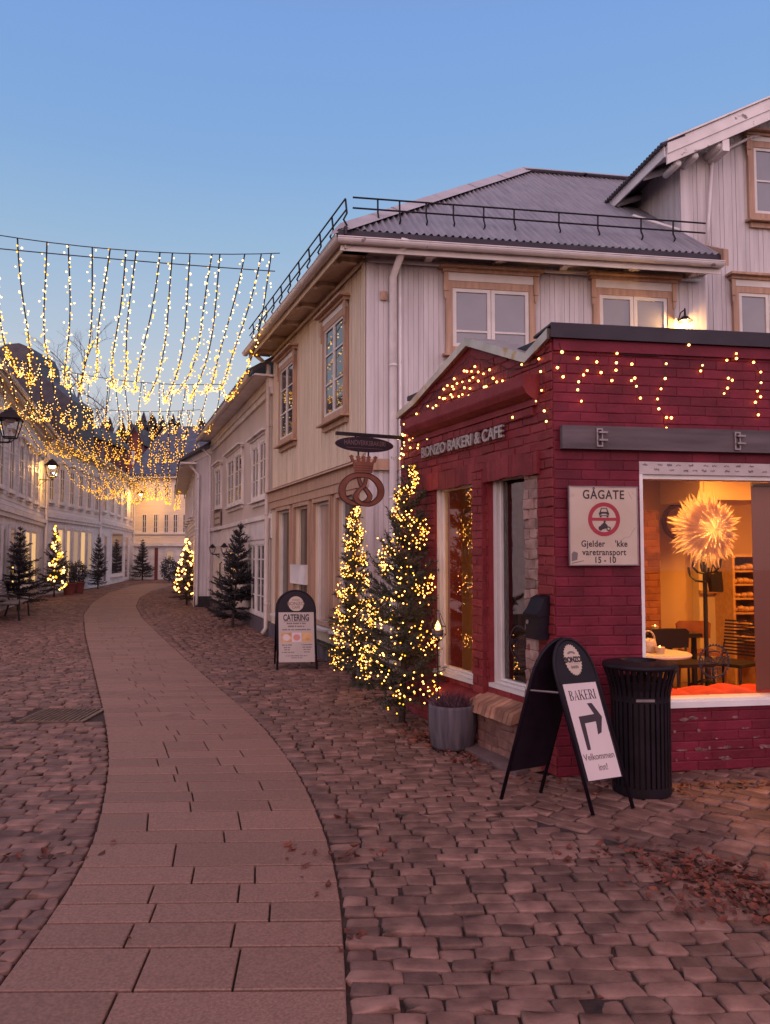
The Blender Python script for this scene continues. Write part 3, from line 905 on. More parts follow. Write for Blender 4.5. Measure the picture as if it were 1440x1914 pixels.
# worn courses at the foot of the wall
for _ in range(46):
    u = random.uniform(.95, 2.6); z = random.choice([.09, .17, .245, .10, .17, .32, .41]) + random.uniform(-.01, .01); w = random.uniform(.02, .11); h = random.uniform(.008, .034)
    if random.random() < .3: w *= .5
    pts = []
    for k in range(9):
        a = 2 * math.pi * k / 9
        pts.append((u + w / 2 * math.cos(a) * random.uniform(.6, 1.1), z + h / 2 * math.sin(a) * random.uniform(.6, 1.1)))
    mb = MB(); mb.prism(pts, -.009, -.001); part('bare_patch', mb, MT['paint_loss'], bk, BR.M)
mb = MB()                                              # dark metal edge of the flat roof
zf1 = z_(BR, 1040, 608); zf0 = z_(BR, 1040, 634)
mb.box(-.03, UMAX, -.06, .35, zf1 - .012, zf1 + .006); mb.box(-.03, UMAX, -.06, -.045, zf0, zf1 - .0125); mb.box(-.03, UMAX, -.045, -.006, zf0 + .01, zf0 + .03)
part('roof_edge', mb, MT['flash_dark'], bk, BR.M)
mb = MB(); zb_ = z_(BR, 1050, 656)
mb.box(.0, UMAX, -.028, 0, zb_, zf0 - .002)            # rendered band under it
part('fascia_band', mb, MT['brick_red'], bk, BR.M)
mb = MB(); mb.hexa([tuple(v) for v in []] or [(0, .28, zf1 - .08), (UMAX, .28, zf1 - .08), (UMAX, 3.9, zf1 - .08), (-.65, 2.75, zf1 - .08), (0, .28, zf1 - .03), (UMAX, .28, zf1 - .03), (UMAX, 3.9, zf1 - .03), (-.65, 2.75, zf1 - .03)])
part('roof', mb, MT['flash_dark'], bk, BR.M)
bm_ = [z_(BR, 1060, 797), z_(BR, 1060, 840)]
mb = MB(); u = u_(BR, 1049)
for ln in (2.1, 2.4):
    mb.box(u, min(u + ln, UMAX) - .004, -.062, -.012, bm_[1], bm_[0]); u += ln
part('timber_beam', mb, MT['beam_grey'], bk, BR.M)
for x in (1119, 1376):                                 # sign brackets left on the beam
    uu = u_(BR, x); zc = sum(bm_) / 2; mb = MB()
    frame_boxes(mb, uu - .033, uu + .02, zc - .075, zc + .072, .012, -.078, -.062)
    mb.box(uu - .02, uu + .05, -.10, -.078, zc + .03, zc + .044); mb.box(uu - .02, uu + .05, -.10, -.078, zc - .03, zc - .016)
    part('bracket', mb, MT['galv'], bk, BR.M)
# window lining with tape, white frame
mb = MB(); zt1 = BW[3]; zt0 = z_(BR, 1200, 886)
mb.box(BW[0] - .0, BW[1], -.004, .05, zt0, zt1 - .002)
part('window_tape', mb, MT['tape'], bk, BR.M)
tp = [o for o in bpy.data.objects if o.name.startswith('window_tape')][0]
rp_ = random.Random(4)
for row_, zz in ((0, .74), (1, .34)):
    u = BW[0] + .03 + row_ * .10
    while u < BW[0] + 1.0:
        for sz in (.022, .013):                      # worn, unreadable print on the tape
            b = MB(); x_ = u
            for k in range(5):
                z0_ = zt0 + (zt1 - zt0) * zz + rp_.uniform(-.004, .004); b.box(x_, x_ + .006, -.0062, -.0035, z0_ - sz / 2 * rp_.uniform(.3, 1), z0_ + sz / 2 * rp_.uniform(.2, 1)); x_ += .0085
            part('tape_print', b, MT['ink_grey'], tp, BR.M)
            u += .075 + rp_.uniform(0, .06)
bw = MB(); fw = .028
bw.box(BW[0], BW[0] + fw, -.003, .14, BW[2], zt0 - .001); bw.box(BW[0] + fw, BW[1] - fw, .02, .14, zt0 - .035, zt0 - .001); bw.box(BW[1] - fw, BW[1], .0, .14, BW[2], zt0 - .001)
bw.box(BW[0] + fw, BW[1] - fw, -.02, .14, BW[2], BW[2] + .03)
big = part('window', bw, MT['trim_old'], bk, BR.M, label='large side window with a peeling white frame')
b = MB(); b.add([(BW[0] + fw, .07, BW[2] + .03), (BW[1] - fw, .07, BW[2] + .03), (BW[1] - fw, .07, zt0 - .035), (BW[0] + fw, .07, zt0 - .035)], [(0, 1, 2, 3)])
part('pane', b, MT['glass'], big, BR.M)
b = MB(); b.box(BW[0] - .02, BW[1], -.035, -.0205, BW[2] - .035, BW[2] + .012); part('sill', b, MT['trim_old'], big, BR.M)
# cafe logo stuck on the glass: a bottle-cap ring with lettering
cu, cz = u_(BR, 1336, 1236, .065), z_(BR, 1336, 1236, .065)
Rr = .135
nt = 32; outer, inner = [], []
for i in range(nt * 4):
    a = 2 * math.pi * i / (nt * 4); k = 1 + .055 * math.sin(a * nt)
    outer.append((cu + Rr * k * math.cos(a), cz + Rr * k * math.sin(a))); inner.append((cu + Rr * .90 * math.cos(a), cz + Rr * .90 * math.sin(a)))
b = MB(); b.ringplate(outer, inner, .0655, .0685); dec = part('window_logo', b, MT['ink'], big, BR.M)
text('logo_lettering', 'BONZO', .088, MT['ink'], dec, BR.M @ T((cu, .0665, cz)), sx=.86, bold=.001, ext=.0008)
text('logo_lettering', 'BAKERI &', .030, MT['ink'], dec, BR.M @ T((cu, .0665, cz - .062)), bold=.0006, ext=.0008)
text('logo_lettering', 'CAFE', .030, MT['ink'], dec, BR.M @ T((cu, .0665, cz - .092)), bold=.0006, ext=.0008)
b = MB(); o_ = [(cu + .06 * math.cos(t), cz + .060 + .026 * math.sin(t)) for t in np.linspace(.25, 2.9, 14)]; i_ = [(cu + .05 * math.cos(t), cz + .060 + .012 * math.sin(t)) for t in np.linspace(.25, 2.9, 14)]
b.prism((o_ + i_[::-1])[::1][::-1], .0655, .0685) ; part('logo_loaf', b, MT['ink'], dec, BR.M)
# faint round logo on the small front window
cu2, cz2 = (W2[0] + W2[1]) / 2 + .04, z_(BL, 962, 1205)
oo = [(cu2 + .15 * math.cos(2 * math.pi * i / 60) * (1 + .03 * (i % 2)), cz2 + .15 * math.sin(2 * math.pi * i / 60) * (1 + .03 * (i % 2))) for i in range(60)]
ii = [(cu2 + .14 * math.cos(2 * math.pi * i / 60), cz2 + .14 * math.sin(2 * math.pi * i / 60)) for i in range(60)]
b = MB(); b.ringplate(oo, ii, .104, .107); d_ = part('window_logo', b, MT['ink'], w2, BL.M)
text('logo_lettering', 'BONZO', .075, MT['ink'], d_, BL.M @ T((cu2, .1055, cz2)), ext=.0008)
# rear and far walls, floor, ceiling of the cafe
YB = 2.70; FL = z_(BR, 1380, 1345, 1.2); FL = .22; CEIL = 2.62
b = MB(); b.box(-.30, UMAX, YB, YB + .12, 0, ZTOP - .1); part('rear_wall', b, MT['room_wall'], bk, BR.M)
b = MB(); b.box(UMAX - .1, UMAX, .285, YB - .003, 0, ZTOP - .1); part('end_wall', b, MT['room_wall'], bk, BR.M)
b = MB(); b.add([(-.2, .285, FL), (UMAX - .1, .285, FL), (UMAX - .1, YB, FL), (-.6, YB, FL)], [(0, 1, 2, 3)]); part('interior_floor', b, MT['room_floor'], bk, BR.M)
b = MB(); b.hexa([(.1, .285, CEIL), (UMAX - .1, .285, CEIL), (UMAX - .1, YB, CEIL), (-.5, YB, CEIL), (.1, .285, CEIL + .06), (UMAX - .1, .285, CEIL + .06), (UMAX - .1, YB, CEIL + .06), (-.5, YB, CEIL + .06)]); part('ceiling', b, MT['room_ceiling'], bk, BR.M)
# inner ceiling boxing, brick pier, pale alcove
yi = 1.75
a0, a1 = u_(BR, 1180, 1038, yi), u_(BR, 1312, 1038, yi)
zc0, zc1 = z_(BR, 1260, 953, 2.65), CEIL
b = MB()
x0, x1 = u_(BR, 1312, 1038, 1.5), u_(BR, 1470, 1038, 1.5)
b.box(x0, x1, 1.5, 2.3, z_(BR, 1350, 934, 1.5), CEIL - .01); part('ceiling_boxing', b, MT['room_ceiling'], bk, BR.M)
pu0, pu1 = u_(BR, 1190, 1038, 2.3), u_(BR, 1234, 1038, 2.3)
mb = bricks(pu0 - .3, pu1, FL, z_(BR, 1220, 955, 2.3), lambda z: [(pu0 - .3, pu1)], y=2.3, depth=.2, bw=.22, bh=.075)
part('brick_pier', mb, MT['room_brick'], bk, BR.M)
b = MB(); x0, x1 = u_(BR, 1306, 1038, 2.55), u_(BR, 1366, 1038, 2.55)
b.box(x0, x1, 2.55, 2.69, FL, z_(BR, 1330, 955, 2.55)); part('pale_panel', b, MT['room_pale'], bk, BR.M)
zz = z_(BR, 1330, 1106, 2.5); b = MB(); b.box(x0 - .01, x1, 2.5, 2.548, zz - .02, zz + .015); part('wall_ledge', b, MT['oak'], bk, BR.M)
# lettering on the front
tu = (u_(BL, 797, 862) + u_(BL, 946, 815)) / 2
ta, tb = BL.px(800, 848), BL.px(944, 808)
text('front_lettering', 'BONZO BAKERI & CAFE', .150, MT['letter_metal'], bk, BL.M @ T(((ta[0] + tb[0]) / 2, -.045, (ta[1] + tb[1]) / 2)), sx=1.0, bold=.0035, ext=.012)
# ================================================================== pale wooden house behind the bakery
wh = thing('wooden_house', 'pale vertical-boarded wooden house with corrugated hip roof and snow guards behind the bakery', 'house', T(N))
EZ = z_(NR, 700, 487) + .14                             # top of the boarded wall
GW = z_(NL, 600, 893)                                   # band over the shopfront
NRL = u_(NR, 1306, 520)
b = boards_v(0, NLEN, GW + .10, EZ, .072); part('front_wall', b, MT['board_cream'], wh, NL.M)
b = boards_v(.10, NRL, 0, EZ, .075); part('side_wall', b, MT['board_white'], wh, NR.M)
b = MB(); b.box(0, .11, -.03, .02, 0, EZ); part('corner_board', b, MT['board_white'], wh, NR.M)
b = MB(); b.box(NLEN - .12, NLEN + .03, -.03, -.021, GW + .14, EZ); part('corner_board', b, MT['board_cream'], wh, NL.M)
b = MB(); b.box(0, .12, .001, 4.0, 0, EZ); part('return_wall', b, MT['board_white'], wh, NR.M @ T((NRL, 0, 0)))
# roof
OH = .46
ez = z_(NR, 640, 428, -OH)                              # roof edge height at the near corner
crn = N - n2 * OH + Vector((NL.n.x, NL.n.y, 0)) * -OH
u_c = (crn - N).dot(d2)                                 # near corner in side-wall coordinates
apx_u, apx_y = 3.75, 4.25
apx_z = z_(NR, 978, 321, apx_y)
apx_u = u_(NR, 978, 321, apx_y)
rg_z = z_(NR, 1155, 346, apx_y) ; rg_u = u_(NR, 1155, 346, apx_y) + .6
ur = u_(NR, 1350, 495, -OH)
cpitch = .105
def roof_pt(u, t):                                      # t: 0 at the eave, 1 at the ridge
    return u, -OH + (apx_y + OH) * t, ez + (apx_z - ez) * t
b = MB(); du = cpitch / 6
us = np.arange(u_c, ur + 3.2, du); rows_ = 10
def tmax(u):
    t = 1.0
    if u < apx_u: t = min(t, (u - u_c) / (apx_u - u_c))
    return max(t, 0)
base = len(b.v); vs = []; fs = []
nrm = Vector((0, -(apx_z - ez), apx_y + OH)).normalized()
for u in us:
    for k in range(rows_ + 1):
        t = tmax(u) * k / rows_
        if u > ur: t = .42 + .58 * k / rows_
        x, y, z = roof_pt(u, t)
        h = .022 * math.sin(2 * math.pi * u / cpitch) + (.012 if t > .52 else 0)
        vs.append((x, y + nrm.y * h, z + nrm.z * h))
nk = rows_ + 1
for i in range(len(us) - 1):
    if us[i] <= ur < us[i + 1]: continue
    for k in range(rows_): fs.append((i * nk + k, (i + 1) * nk + k, (i + 1) * nk + k + 1, i * nk + k + 1))
b.add(vs, fs)
part('roof', b, MT['roof_metal'], wh, NR.M, smooth=True)
b = MB()                                                # hip, front slope, ridge caps
c0 = Vector((u_c, -OH, ez)); ap = Vector((apx_u, apx_y, apx_z)); rgp = Vector((rg_u + 2.5, apx_y, apx_z))
inv = NR.M.inverted()
cF = inv @ (F - Vector((NL.n.x, NL.n.y, 0)) * OH - NL.d * .35 + Vector((0, 0, ez)))
back = Vector((apx_u, apx_y + 4, apx_z - .2))
b.add([c0, ap, cF], [(0, 1, 2)]); b.add([ap, rgp, cF, ], [(0, 1, 2)])
part('front_slope', b, MT['roof_dark'], wh, NR.M)
b = MB()
def cap(p, q, n_, w=.20):
    for i in range(n_):
        a, c = p.lerp(q, i / n_), p.lerp(q, (i + 1) / n_ + .01)
        t = (q - p).normalized(); sd = t.cross(Vector((0, 0, 1))).normalized()
        up = Vector((0, 0, .05))
        b.add([a - sd * w - up * 1.6, a + up, a + sd * w - up * 1.6, c - sd * w - up * 1.6, c + up, c + sd * w - up * 1.6], [(0, 1, 4, 3), (1, 2, 5, 4), (0, 3, 5, 2), (0, 2, 1), (3, 4, 5)])
cap(c0 + Vector((.03, .03, .05)), ap + Vector((0, 0, .06)), 5); cap(ap + Vector((0, 0, .06)), rgp + Vector((0, 0, .06)), 4)
part('ridge_cap', b, MT['roof_cap'], wh, NR.M)
b = MB(); b.box(u_c, ur, -OH - .012, -OH + .02, ez - .13, ez - .012); part('eave_edge', b, MT['flash_dark'], wh, NR.M)
lc = (crn - F).dot(NL.d); eL = -.35
b = MB(); b.box(eL, lc, -OH - .012, -OH + .02, ez - .10, ez + .02); part('eave_edge', b, MT['flash_dark'], wh, NL.M)
# soffit and fascia, with rafter ends
b = MB(); b.box(u_c + .06, ur - .02, -OH + .021, -.0, ez - .17, ez - .14); b.box(u_c + .03, ur - .02, -OH - .0, -OH + .02, ez - .30, ez - .135); part('soffit', b, MT['trim_white'], wh, NR.M)
b = MB(); b.box(eL, lc - .04, -OH + .021, 0, ez - .17, ez - .14); b.box(eL, lc - .04, -OH, -OH + .02, ez - .28, ez - .105); part('soffit', b, MT['board_cream'], wh, NL.M)
for P, M_, ua, ub, mm in ((NR, NR.M, .9, ur - .3, MT['trim_white']), (NL, NL.M, .2, NLEN - .2, MT['board_cream'])):
    nn = int((ub - ua) / .95) + 1
    for i in range(nn):
        b = MB(); u = ua + (ub - ua) * i / max(1, nn - 1)
        b.prism([(0, 0)] * 0 or [(u - .05, ez - .24), (u + .05, ez - .24), (u + .05, ez - .172), (u - .05, ez - .172)], -OH + .05, -.02)
        b.lathe([(.001, 0), (.055, 0), (.055, .1), (.001, .1)], 10)
        b.v[-40:] = [(u + (q[2] - .05), -OH + .09 + q[0], ez - .235 + q[1]) for q in b.v[-40:]]
        part('rafter_end', b, mm, wh, M_)
gutter(wh, NR.M, u_c - .02, ur - .04, -OH - .08, ez - .16, .07, slope_=.0)
gutter(wh, NL.M, eL, lc + .02, -OH - .08, ez - .14, .07, m=MT['trim_white'])
b = MB(); zz = z_(NR, 690, 489); b.tube([(.02, -.05, zz), (NRL, -.05, zz)], .028, 8); part('cable_pipe', b, MT['pipe_white'], wh, NR.M, smooth=True)
b = MB(); b.tube([(.1, -.05, zz), (NLEN, -.05, zz)], .028, 8); part('cable_pipe', b, MT['board_cream'], wh, NL.M, smooth=True)
downpipe(wh, NR.M, u_(NR, 733, 700), 0, ez - .35, y=-.10, r=.055, elbow=(.10, -OH - .06))
b = MB(); ux = u_(NR, 747, 700); b.tube([(ux, -.05, 0), (ux, -.05, zz - .02)], .026, 8)
part('vent_pipe', b, MT['pipe_white'], wh, NR.M, smooth=True)
b = MB(); ux = u_(NR, 717, 555); b.box(ux - .05, ux + .05, -.05, -.02, z_(NR, 717, 562), z_(NR, 717, 546)); b.box(ux - .02, ux + .02, -.06, -.051, z_(NR, 717, 559), z_(NR, 717, 549)); part('junction_box', b, MT['wood'], wh, NR.M)
# snow guards
def snow_guard(P, pts_u, y, zf, ua, ub, name):
    b = MB()
    for u in pts_u:
        b.tube([(u, y + .06, zf - .02), (u + .01, y - .0, zf + .06), (u + .005, y + .05, zf + .16), (u, y + .03, zf + .36)], .014, 6)
    b.tube([(ua, y + .035, zf + .20), (ub, y + .035, zf + .20)], .013, 6); b.tube([(ua, y + .02, zf + .35), (ub, y + .02, zf + .35)], .013, 6)
    return part(name, b, MT['iron'], wh, P.M)
sgx = [707, 748, 798, 849, 906, 963, 1047, 1120, 1201, 1261]
yg = -OH + .45; zg = roof_pt(0, .45 / (apx_y + OH))[2]
snow_guard(NR, [u_(NR, x, 420, yg) for x in sgx], yg, zg, u_(NR, 660, 400, yg), u_(NR, 1322, 460, yg), 'snow_guard')
snow_guard(NL, [.0 + i * .62 for i in range(11)], -OH - .02, ez + .06, -.35, NLEN + .42, 'snow_guard')
# windows
r = rect(NR, 832, 524, 1000, 668); window(wh, NR.M, r[0], r[1], r[2], r[3] - .02, MT['wood'], MT['sash_white'], MT['pane_grey'], .10, 2, [.27], head=.17, sw=.055)
r = rect(NR, 1106, 537, 1258, 660); window(wh, NR.M, r[0], r[1], r[2], r[3] - .02, MT['wood'], MT['sash_white'], MT['pane_grey'], .10, 2, 1, head=.17, sw=.055)
r = rect(NL, 527, 668, 555, 828); window(wh, NL.M, r[0], r[1], z_(NL, 541, 826), z_(NL, 541, 676), MT['wood'], MT['sash_white'], MT['pane_dark'], .10, 2, [.36, .70], head=.14, sw=.04)
r = rect(NL, 609, 600, 652, 780); window(wh, NL.M, r[0], r[1], z_(NL, 632, 782), z_(NL, 632, 592), MT['wood'], MT['sash_white'], MT['pane_dark'], .10, 2, [.36, .70], head=.14, sw=.04)
# shopfront on the street: band, pilasters, deep openings
b = MB(); b.hexa([(0, -.16, GW), (NLEN + .1, -.16, GW), (NLEN + .1, .02, GW), (0, .02, GW), (0, -.13, GW + .03), (NLEN + .1, -.13, GW + .03), (NLEN + .1, .02, GW + .095), (0, .02, GW + .095)])
b.box(0, NLEN + .06, -.09, .02, GW - .20, GW - .001); b.box(0, NLEN + .06, -.07, .02, GW - .34, GW - .201)
part('shop_band', b, MT['wood'], wh, NL.M)
b = MB(); b.box(-.03, NRL, -.07, -.021, GW - .1, GW + .06); part('side_band', b, MT['wood'], wh, NR.M)
GTOP = GW - .345
bays = [(521, 545, .55), (553, 580, .02), (590, 620, .55), (634, 668, .55)]
edges = []
b = MB(); fr = MB(); cur = 0.0
for xa, xb, sill_z in bays:
    a, c = u_(NL, xa, 1050), u_(NL, xb, 1050)
    b.box(cur, a, 0, .30, 0, GTOP); edges.append((a, c, sill_z)); cur = c
b.box(cur, NLEN, 0, .30, 0, GTOP)
for a, c, s_ in edges: b.box(a, c, .0, .30, 0, s_ - .01) if s_ > .1 else None
part('shopfront_wall', b, MT['board_cream'], wh, NL.M)
for i, (a, c, s_) in enumerate(edges):
    b = MB(); frame_boxes(b, a - .07, c + .07, s_ + .0, GTOP, .07, -.055, -.001, wb=0 if s_ < .1 else .06)
    nm = 'door' if s_ < .1 else 'window'
    w = part(nm, b, MT['wood'], wh, NL.M)
    b = MB(); frame_boxes(b, a, c, s_, GTOP - .07, .045, .05, .12); 
    if nm == 'door': b.box(a + .045, c - .045, .06, .11, s_ + .045, .75)
    part('sash', b, MT['board_cream'] if nm == 'door' else MT['sash_white'], w, NL.M)
    b = MB(); z0_ = .75 if nm == 'door' else s_ + .055
    b.add([(a + .045, .085, z0_), (c - .045, .085, z0_), (c - .045, .085, GTOP - .115), (a + .045, .085, GTOP - .115)], [(0, 1, 2, 3)])
    part('pane', b, MT['pane_warm'] if i == 2 else MT['pane_dark'], w, NL.M)
    if nm != 'door':
        b = MB(); b.hexa([(a - .1, -.15, s_ - .07), (c + .1, -.15, s_ - .07), (c + .1, .16, s_ - .03), (a - .1, .16, s_ - .03), (a - .1, -.15, s_ - .035), (c + .1, -.15, s_ - .035), (c + .1, .16, s_ - .001), (a - .1, .16, s_ - .001)])
        part('sill', b, MT['trim_white'], w, NL.M)
    b = MB(); b.box(a - .11, a - .075, -.035, -.001, .3, GTOP); b.box(c + .075, c + .11, -.035, -.001, .3, GTOP); part('pilaster_trim', b, MT['wood'], w, NL.M)
b = MB(); b.box(-.0, NLEN, -.06, -.002, 0, .28); part('base', b, MT['concrete'], wh, NL.M)
downpipe(wh, NL.M, -.05, .05, ez - .3, y=-.1, r=.05, m=MT['pipe_grey'], elbow=(-.02, -OH - .06), foot=True)
nb_ = thing('notice_holder', 'plain white notice panel beside the shop door of the wooden house', 'notice', NL.M)
r = rect(NL, 554, 1056, 581, 1092); b = MB(); b.box(r[0], r[1], -.11, -.07, r[2], r[3]); part('panel', b, MT['trim_white'], nb_)
b = MB(); frame_boxes(b, r[0] - .012, r[1] + .012, r[2] - .012, r[3] + .012, .012, -.115, -.057); part('frame', b, MT['sash_white'], nb_)
# lit electric candle arcs in the two upper front windows
# ================================================================== cross wing with the gable
wg = thing('gabled_house', 'white boarded house wing with overhanging gable at the right edge', 'house', T(NR.w(NRL, .7, 0)))
WP = NR.shift(.55)
wu0 = u_(WP, 1272, 400)
va, vb = WP.px(1247, 268, -.45), WP.px(1440, 186, -.45)
sl = (vb[1] - va[1]) / (vb[0] - va[0])
uR = vb[0] + 2.2
zg_ = lambda u: va[1] + sl * (u - va[0])
b = boards_v(wu0, uR - .4, 2.0, lambda u: zg_(u) - .12, .078); part('gable_wall', b, MT['board_white'], wg, WP.M)
b = MB(); b.box(wu0 - .01, wu0 + .13, -.045, -.021, 3.0, zg_(wu0) - .15); part('corner_board', b, MT['board_white'], wg, WP.M)
SW = Plane(WP.w(wu0, 4.2, 0), -n2)                     # left flank, seen in shade
b = boards_v(0, 4.2, 5.2, zg_(wu0) - .12, .08); part('side_wall', b, MT['board_white'], wg, SW.M)
b = MB()
th = .10
b.hexa([(va[0], -.43, va[1] - th - .02), (uR, -.43, zg_(uR) - th - .02), (uR, 5.0, zg_(uR) - th - .02), (va[0], 5.0, va[1] - th - .02),
        (va[0], -.43, va[1] - .02), (uR, -.43, zg_(uR) - .02), (uR, 5.0, zg_(uR) - .02), (va[0], 5.0, va[1] - .02)]); part('roof', b, MT['roof_dark'], wg, WP.M)
b = MB()                                                # stepped verge boards
b.hexa([(va[0] - .0, -.475, va[1] - .17), (uR, -.475, zg_(uR) - .17), (uR, -.432, zg_(uR) - .17), (va[0], -.432, va[1] - .17), (va[0], -.475, va[1] + .015), (uR, -.475, zg_(uR) + .015), (uR, -.432, zg_(uR) + .015), (va[0], -.432, va[1] + .015)])
b.hexa([(va[0] - .0, -.455, va[1] - .33), (uR, -.455, zg_(uR) - .33), (uR, -.42, zg_(uR) - .33), (va[0], -.42, va[1] - .33), (va[0], -.455, va[1] - .172), (uR, -.455, zg_(uR) - .172), (uR, -.42, zg_(uR) - .172), (va[0], -.42, va[1] - .172)])
b.hexa([(va[0] - .02, -.51, va[1] + .017), (uR, -.51, zg_(uR) + .017), (uR, -.2, zg_(uR) + .017), (va[0], -.2, va[1] + .017), (va[0] - .02, -.51, va[1] + .045), (uR, -.51, zg_(uR) + .045), (uR, -.2, zg_(uR) + .045), (va[0], -.2, va[1] + .045)])
part('verge_board', b, MT['trim_old'], wg, WP.M)
b = MB()                                                # eave fascia running back, and corrugated edge above it
b.box(va[0] - .03, va[0] - .005, -.42, 5.0, va[1] - .20, va[1] - .03); part('eave_board', b, MT['trim_old'], wg, WP.M)
b = MB()
for i in range(60):
    y = -.45 + i * .09; b.tube([(va[0] - .10, y, va[1] - .03), (va[0] + .3, y, va[1] + .3 * sl + .0)], .032, 6)
part('roof_corrugation', b, MT['roof_dark'], wg, WP.M)
for y in (.3, 1.3, 2.3, 3.3):
    b = MB(); b.tube([(va[0] + .0, y, va[1] - .17), (wu0 + .1, y, zg_(wu0) - .2)], .06, 8); part('rafter_end', b, MT['trim_old'], wg, WP.M, smooth=True)
for dx in (.22, .52, .95):
    b = MB(); b.tube([(va[0] + dx, -.40, zg_(va[0] + dx) - .38), (va[0] + dx, .0, zg_(va[0] + dx) - .38)], .055, 8); part('rafter_end', b, MT['trim_old'], wg, WP.M, smooth=True)
b = MB(); b.box(wu0 + .5, wu0 + .62, -.44, -.02, zg_(wu0) - .25, zg_(wu0) - .05); part('purlin', b, MT['trim_old'], wg, WP.M)
# soffit under the verge
b = MB(); b.hexa([(va[0], -.42, va[1] - .16), (uR, -.42, zg_(uR) - .16), (uR, 0, zg_(uR) - .16), (va[0], 0, va[1] - .16), (va[0], -.42, va[1] - .135), (uR, -.42, zg_(uR) - .135), (uR, 0, zg_(uR) - .135), (va[0], 0, va[1] - .135)])
part('soffit', b, MT['trim_white'], wg, WP.M)
b = MB(); q = [WP.px(x, y, -.07) for x, y in ((1322, 470), (1326, 400), (1331, 310), (1338, 290), (1360, 278), (1405, 256), (1440, 250))]
b.tube([(u, -.07, z) for u, z in q] + [(q[-1][0] + .6, -.07, q[-1][1] + .05)], .028, 8)
part('downpipe', b, MT['pipe_white'], wg, WP.M, smooth=True)
r = rect(WP, 1394, 266, 1500, 424); window(wg, WP.M, r[0], r[0] + 1.5, r[2] + .05, r[3], MT['wood'], MT['sash_white'], MT['pane_grey'], .10, 2, [.5], head=.13, sw=.05)
r = rect(WP, 1367, 550, 1500, 660); window(wg, WP.M, r[0], r[0] + 1.3, r[2], r[3] + .12, MT['wood'], MT['sash_white'], MT['pane_grey'], .10, 2, 1, head=.16, sw=.055)
b = MB()                                                # flashing boards where wing and roof meet
p0, p1 = NR.px(1186, 404, 1.2), NR.px(1300, 458, .15)
fl = MB(); fl.tube([(p0[0], 1.25, roof_pt(0, (1.25 + OH) / (apx_y + OH))[2] + .03), (wu0 + .0, .56, roof_pt(0, (.56 + OH) / (apx_y + OH))[2] + .03)], .035, 4); part('flashing', fl, MT['trim_old'], wh, NR.M)
b.hexa([(ur - .02, -OH - .08, ez - .2), (ur + .06, -OH - .08, ez - .2), (ur + .06, .6, ez + .50), (ur - .02, .6, ez + .50), (ur - .02, -OH - .08, ez + .05), (ur + .06, -OH - .08, ez + .05), (ur + .06, .6, ez + .66), (ur - .02, .6, ez + .66)])
part('barge_board', b, MT['wood'], wh, NR.M)
# outside lamp on the boards
lm = thing('wall_lamp', 'small dark shaded lamp shining on the boards between the upper windows', 'lamp', NR.M @ T((u_(NR, 1268, 605), 0, 0)))
zl = z_(NR, 1274, 600, -.2); b = MB(); b.lathe([(.012, zl + .20), (.02, zl + .08), (.05, zl + .07), (.11, zl + .0), (.105, zl)], 14, (0, -.2)); part('shade', b, MT['iron'], lm)
b = MB(); b.tube([(0, 0, zl + .06), (0, -.08, zl + .17), (0, -.2, zl + .18)], .011, 6); part('arm', b, MT['iron'], lm)
b = MB(); b.ell((0, -.2, zl - .045), .034, .034, .05, 10, 8); part('bulb', b, MT['lamp_glow'], lm, smooth=True)

# ================================================================== rendered house next along the street
mh = thing('rendered_house', 'cream rendered house with paired white windows and a tiled eave on the right side', 'house', MP.M)
ME = z_(MP, 476, 690, -.4)
b = MB(); b.box(0, MLEN, 0, .3, 0, ME - .12); part('wall', b, MT['plaster_grey'], mh)
b = MB(); b.box(0, MLEN, -.10, -.002, ME - .36, ME - .16); b.box(0, MLEN, -.06, -.002, ME - .50, ME - .362); part('cornice', b, MT['trim_white'], mh)
b = MB(); b.box(-.1, MLEN + .1, -.42, 0, ME - .15, ME - .11); part('soffit', b, MT['trim_white'], mh)
b = MB(); b.hexa([(-.1, -.46, ME - .09), (MLEN + .05, -.46, ME - .09), (MLEN + .05, 4.5, ME + 3.2), (-.1, 4.5, ME + 3.2), (-.1, -.46, ME - .01), (MLEN + .05, -.46, ME - .01), (MLEN + .05, 4.5, ME + 3.28), (-.1, 4.5, ME + 3.28)]); rf = part('roof', b, MT['roof_dark'], mh)
b = MB()
for i in range(int(MLEN / .24)):
    u = .05 + i * .24; b.tube([(u, -.50, ME - .0), (u, .3, ME + .5)], .055, 6)
part('eave_tiles', b, MT['roof_dark'], rf)
gutter(mh, MP.M, -.1, MLEN + .02, -.50, ME - .12, .07, m=MT['trim_white'])
bz = z_(MP, 450, 982)
b = MB(); b.box(0, MLEN, -.09, -.002, bz, bz + .10); b.box(0, MLEN, -.03, -.002, bz - .42, bz - .001); part('band', b, MT['trim_white'], mh)
b = MB(); b.box(0, MLEN, -.05, -.002, 0, .30); part('base', b, MT['concrete'], mh)
def mwin(xa, xb, yt, yb, n_, rows, **k):
    u0, u1 = u_(MP, xa, 900), u_(MP, xb, 900); xm = (xa + xb) / 2
    wd = (u1 - u0) / n_
    for i in range(n_):
        window(mh, MP.M, u0 + wd * i, u0 + wd * (i + 1) - .02, z_(MP, xm, yb), z_(MP, xm, yt), MT['trim_white'], MT['sash_white'], MT['pane_dark'], .07, 2, rows, sw=.035, y=-.012, **k)
mwin(405.5, 416, 874, 950, 1, 3, head=.10); mwin(428, 456, 851, 944, 2, 3, head=.12); mwin(474, 503, 826, 934, 2, 3, head=.12)
mwin(429, 447, 1012, 1095, 1, 3, sill=False); mwin(468, 501, 1012, 1150, 2, [.25, .5, .78], sill=False)
b = MB(); u0, u1 = u_(MP, 402, 1050), u_(MP, 420, 1050); zd = z_(MP, 410, 1014)
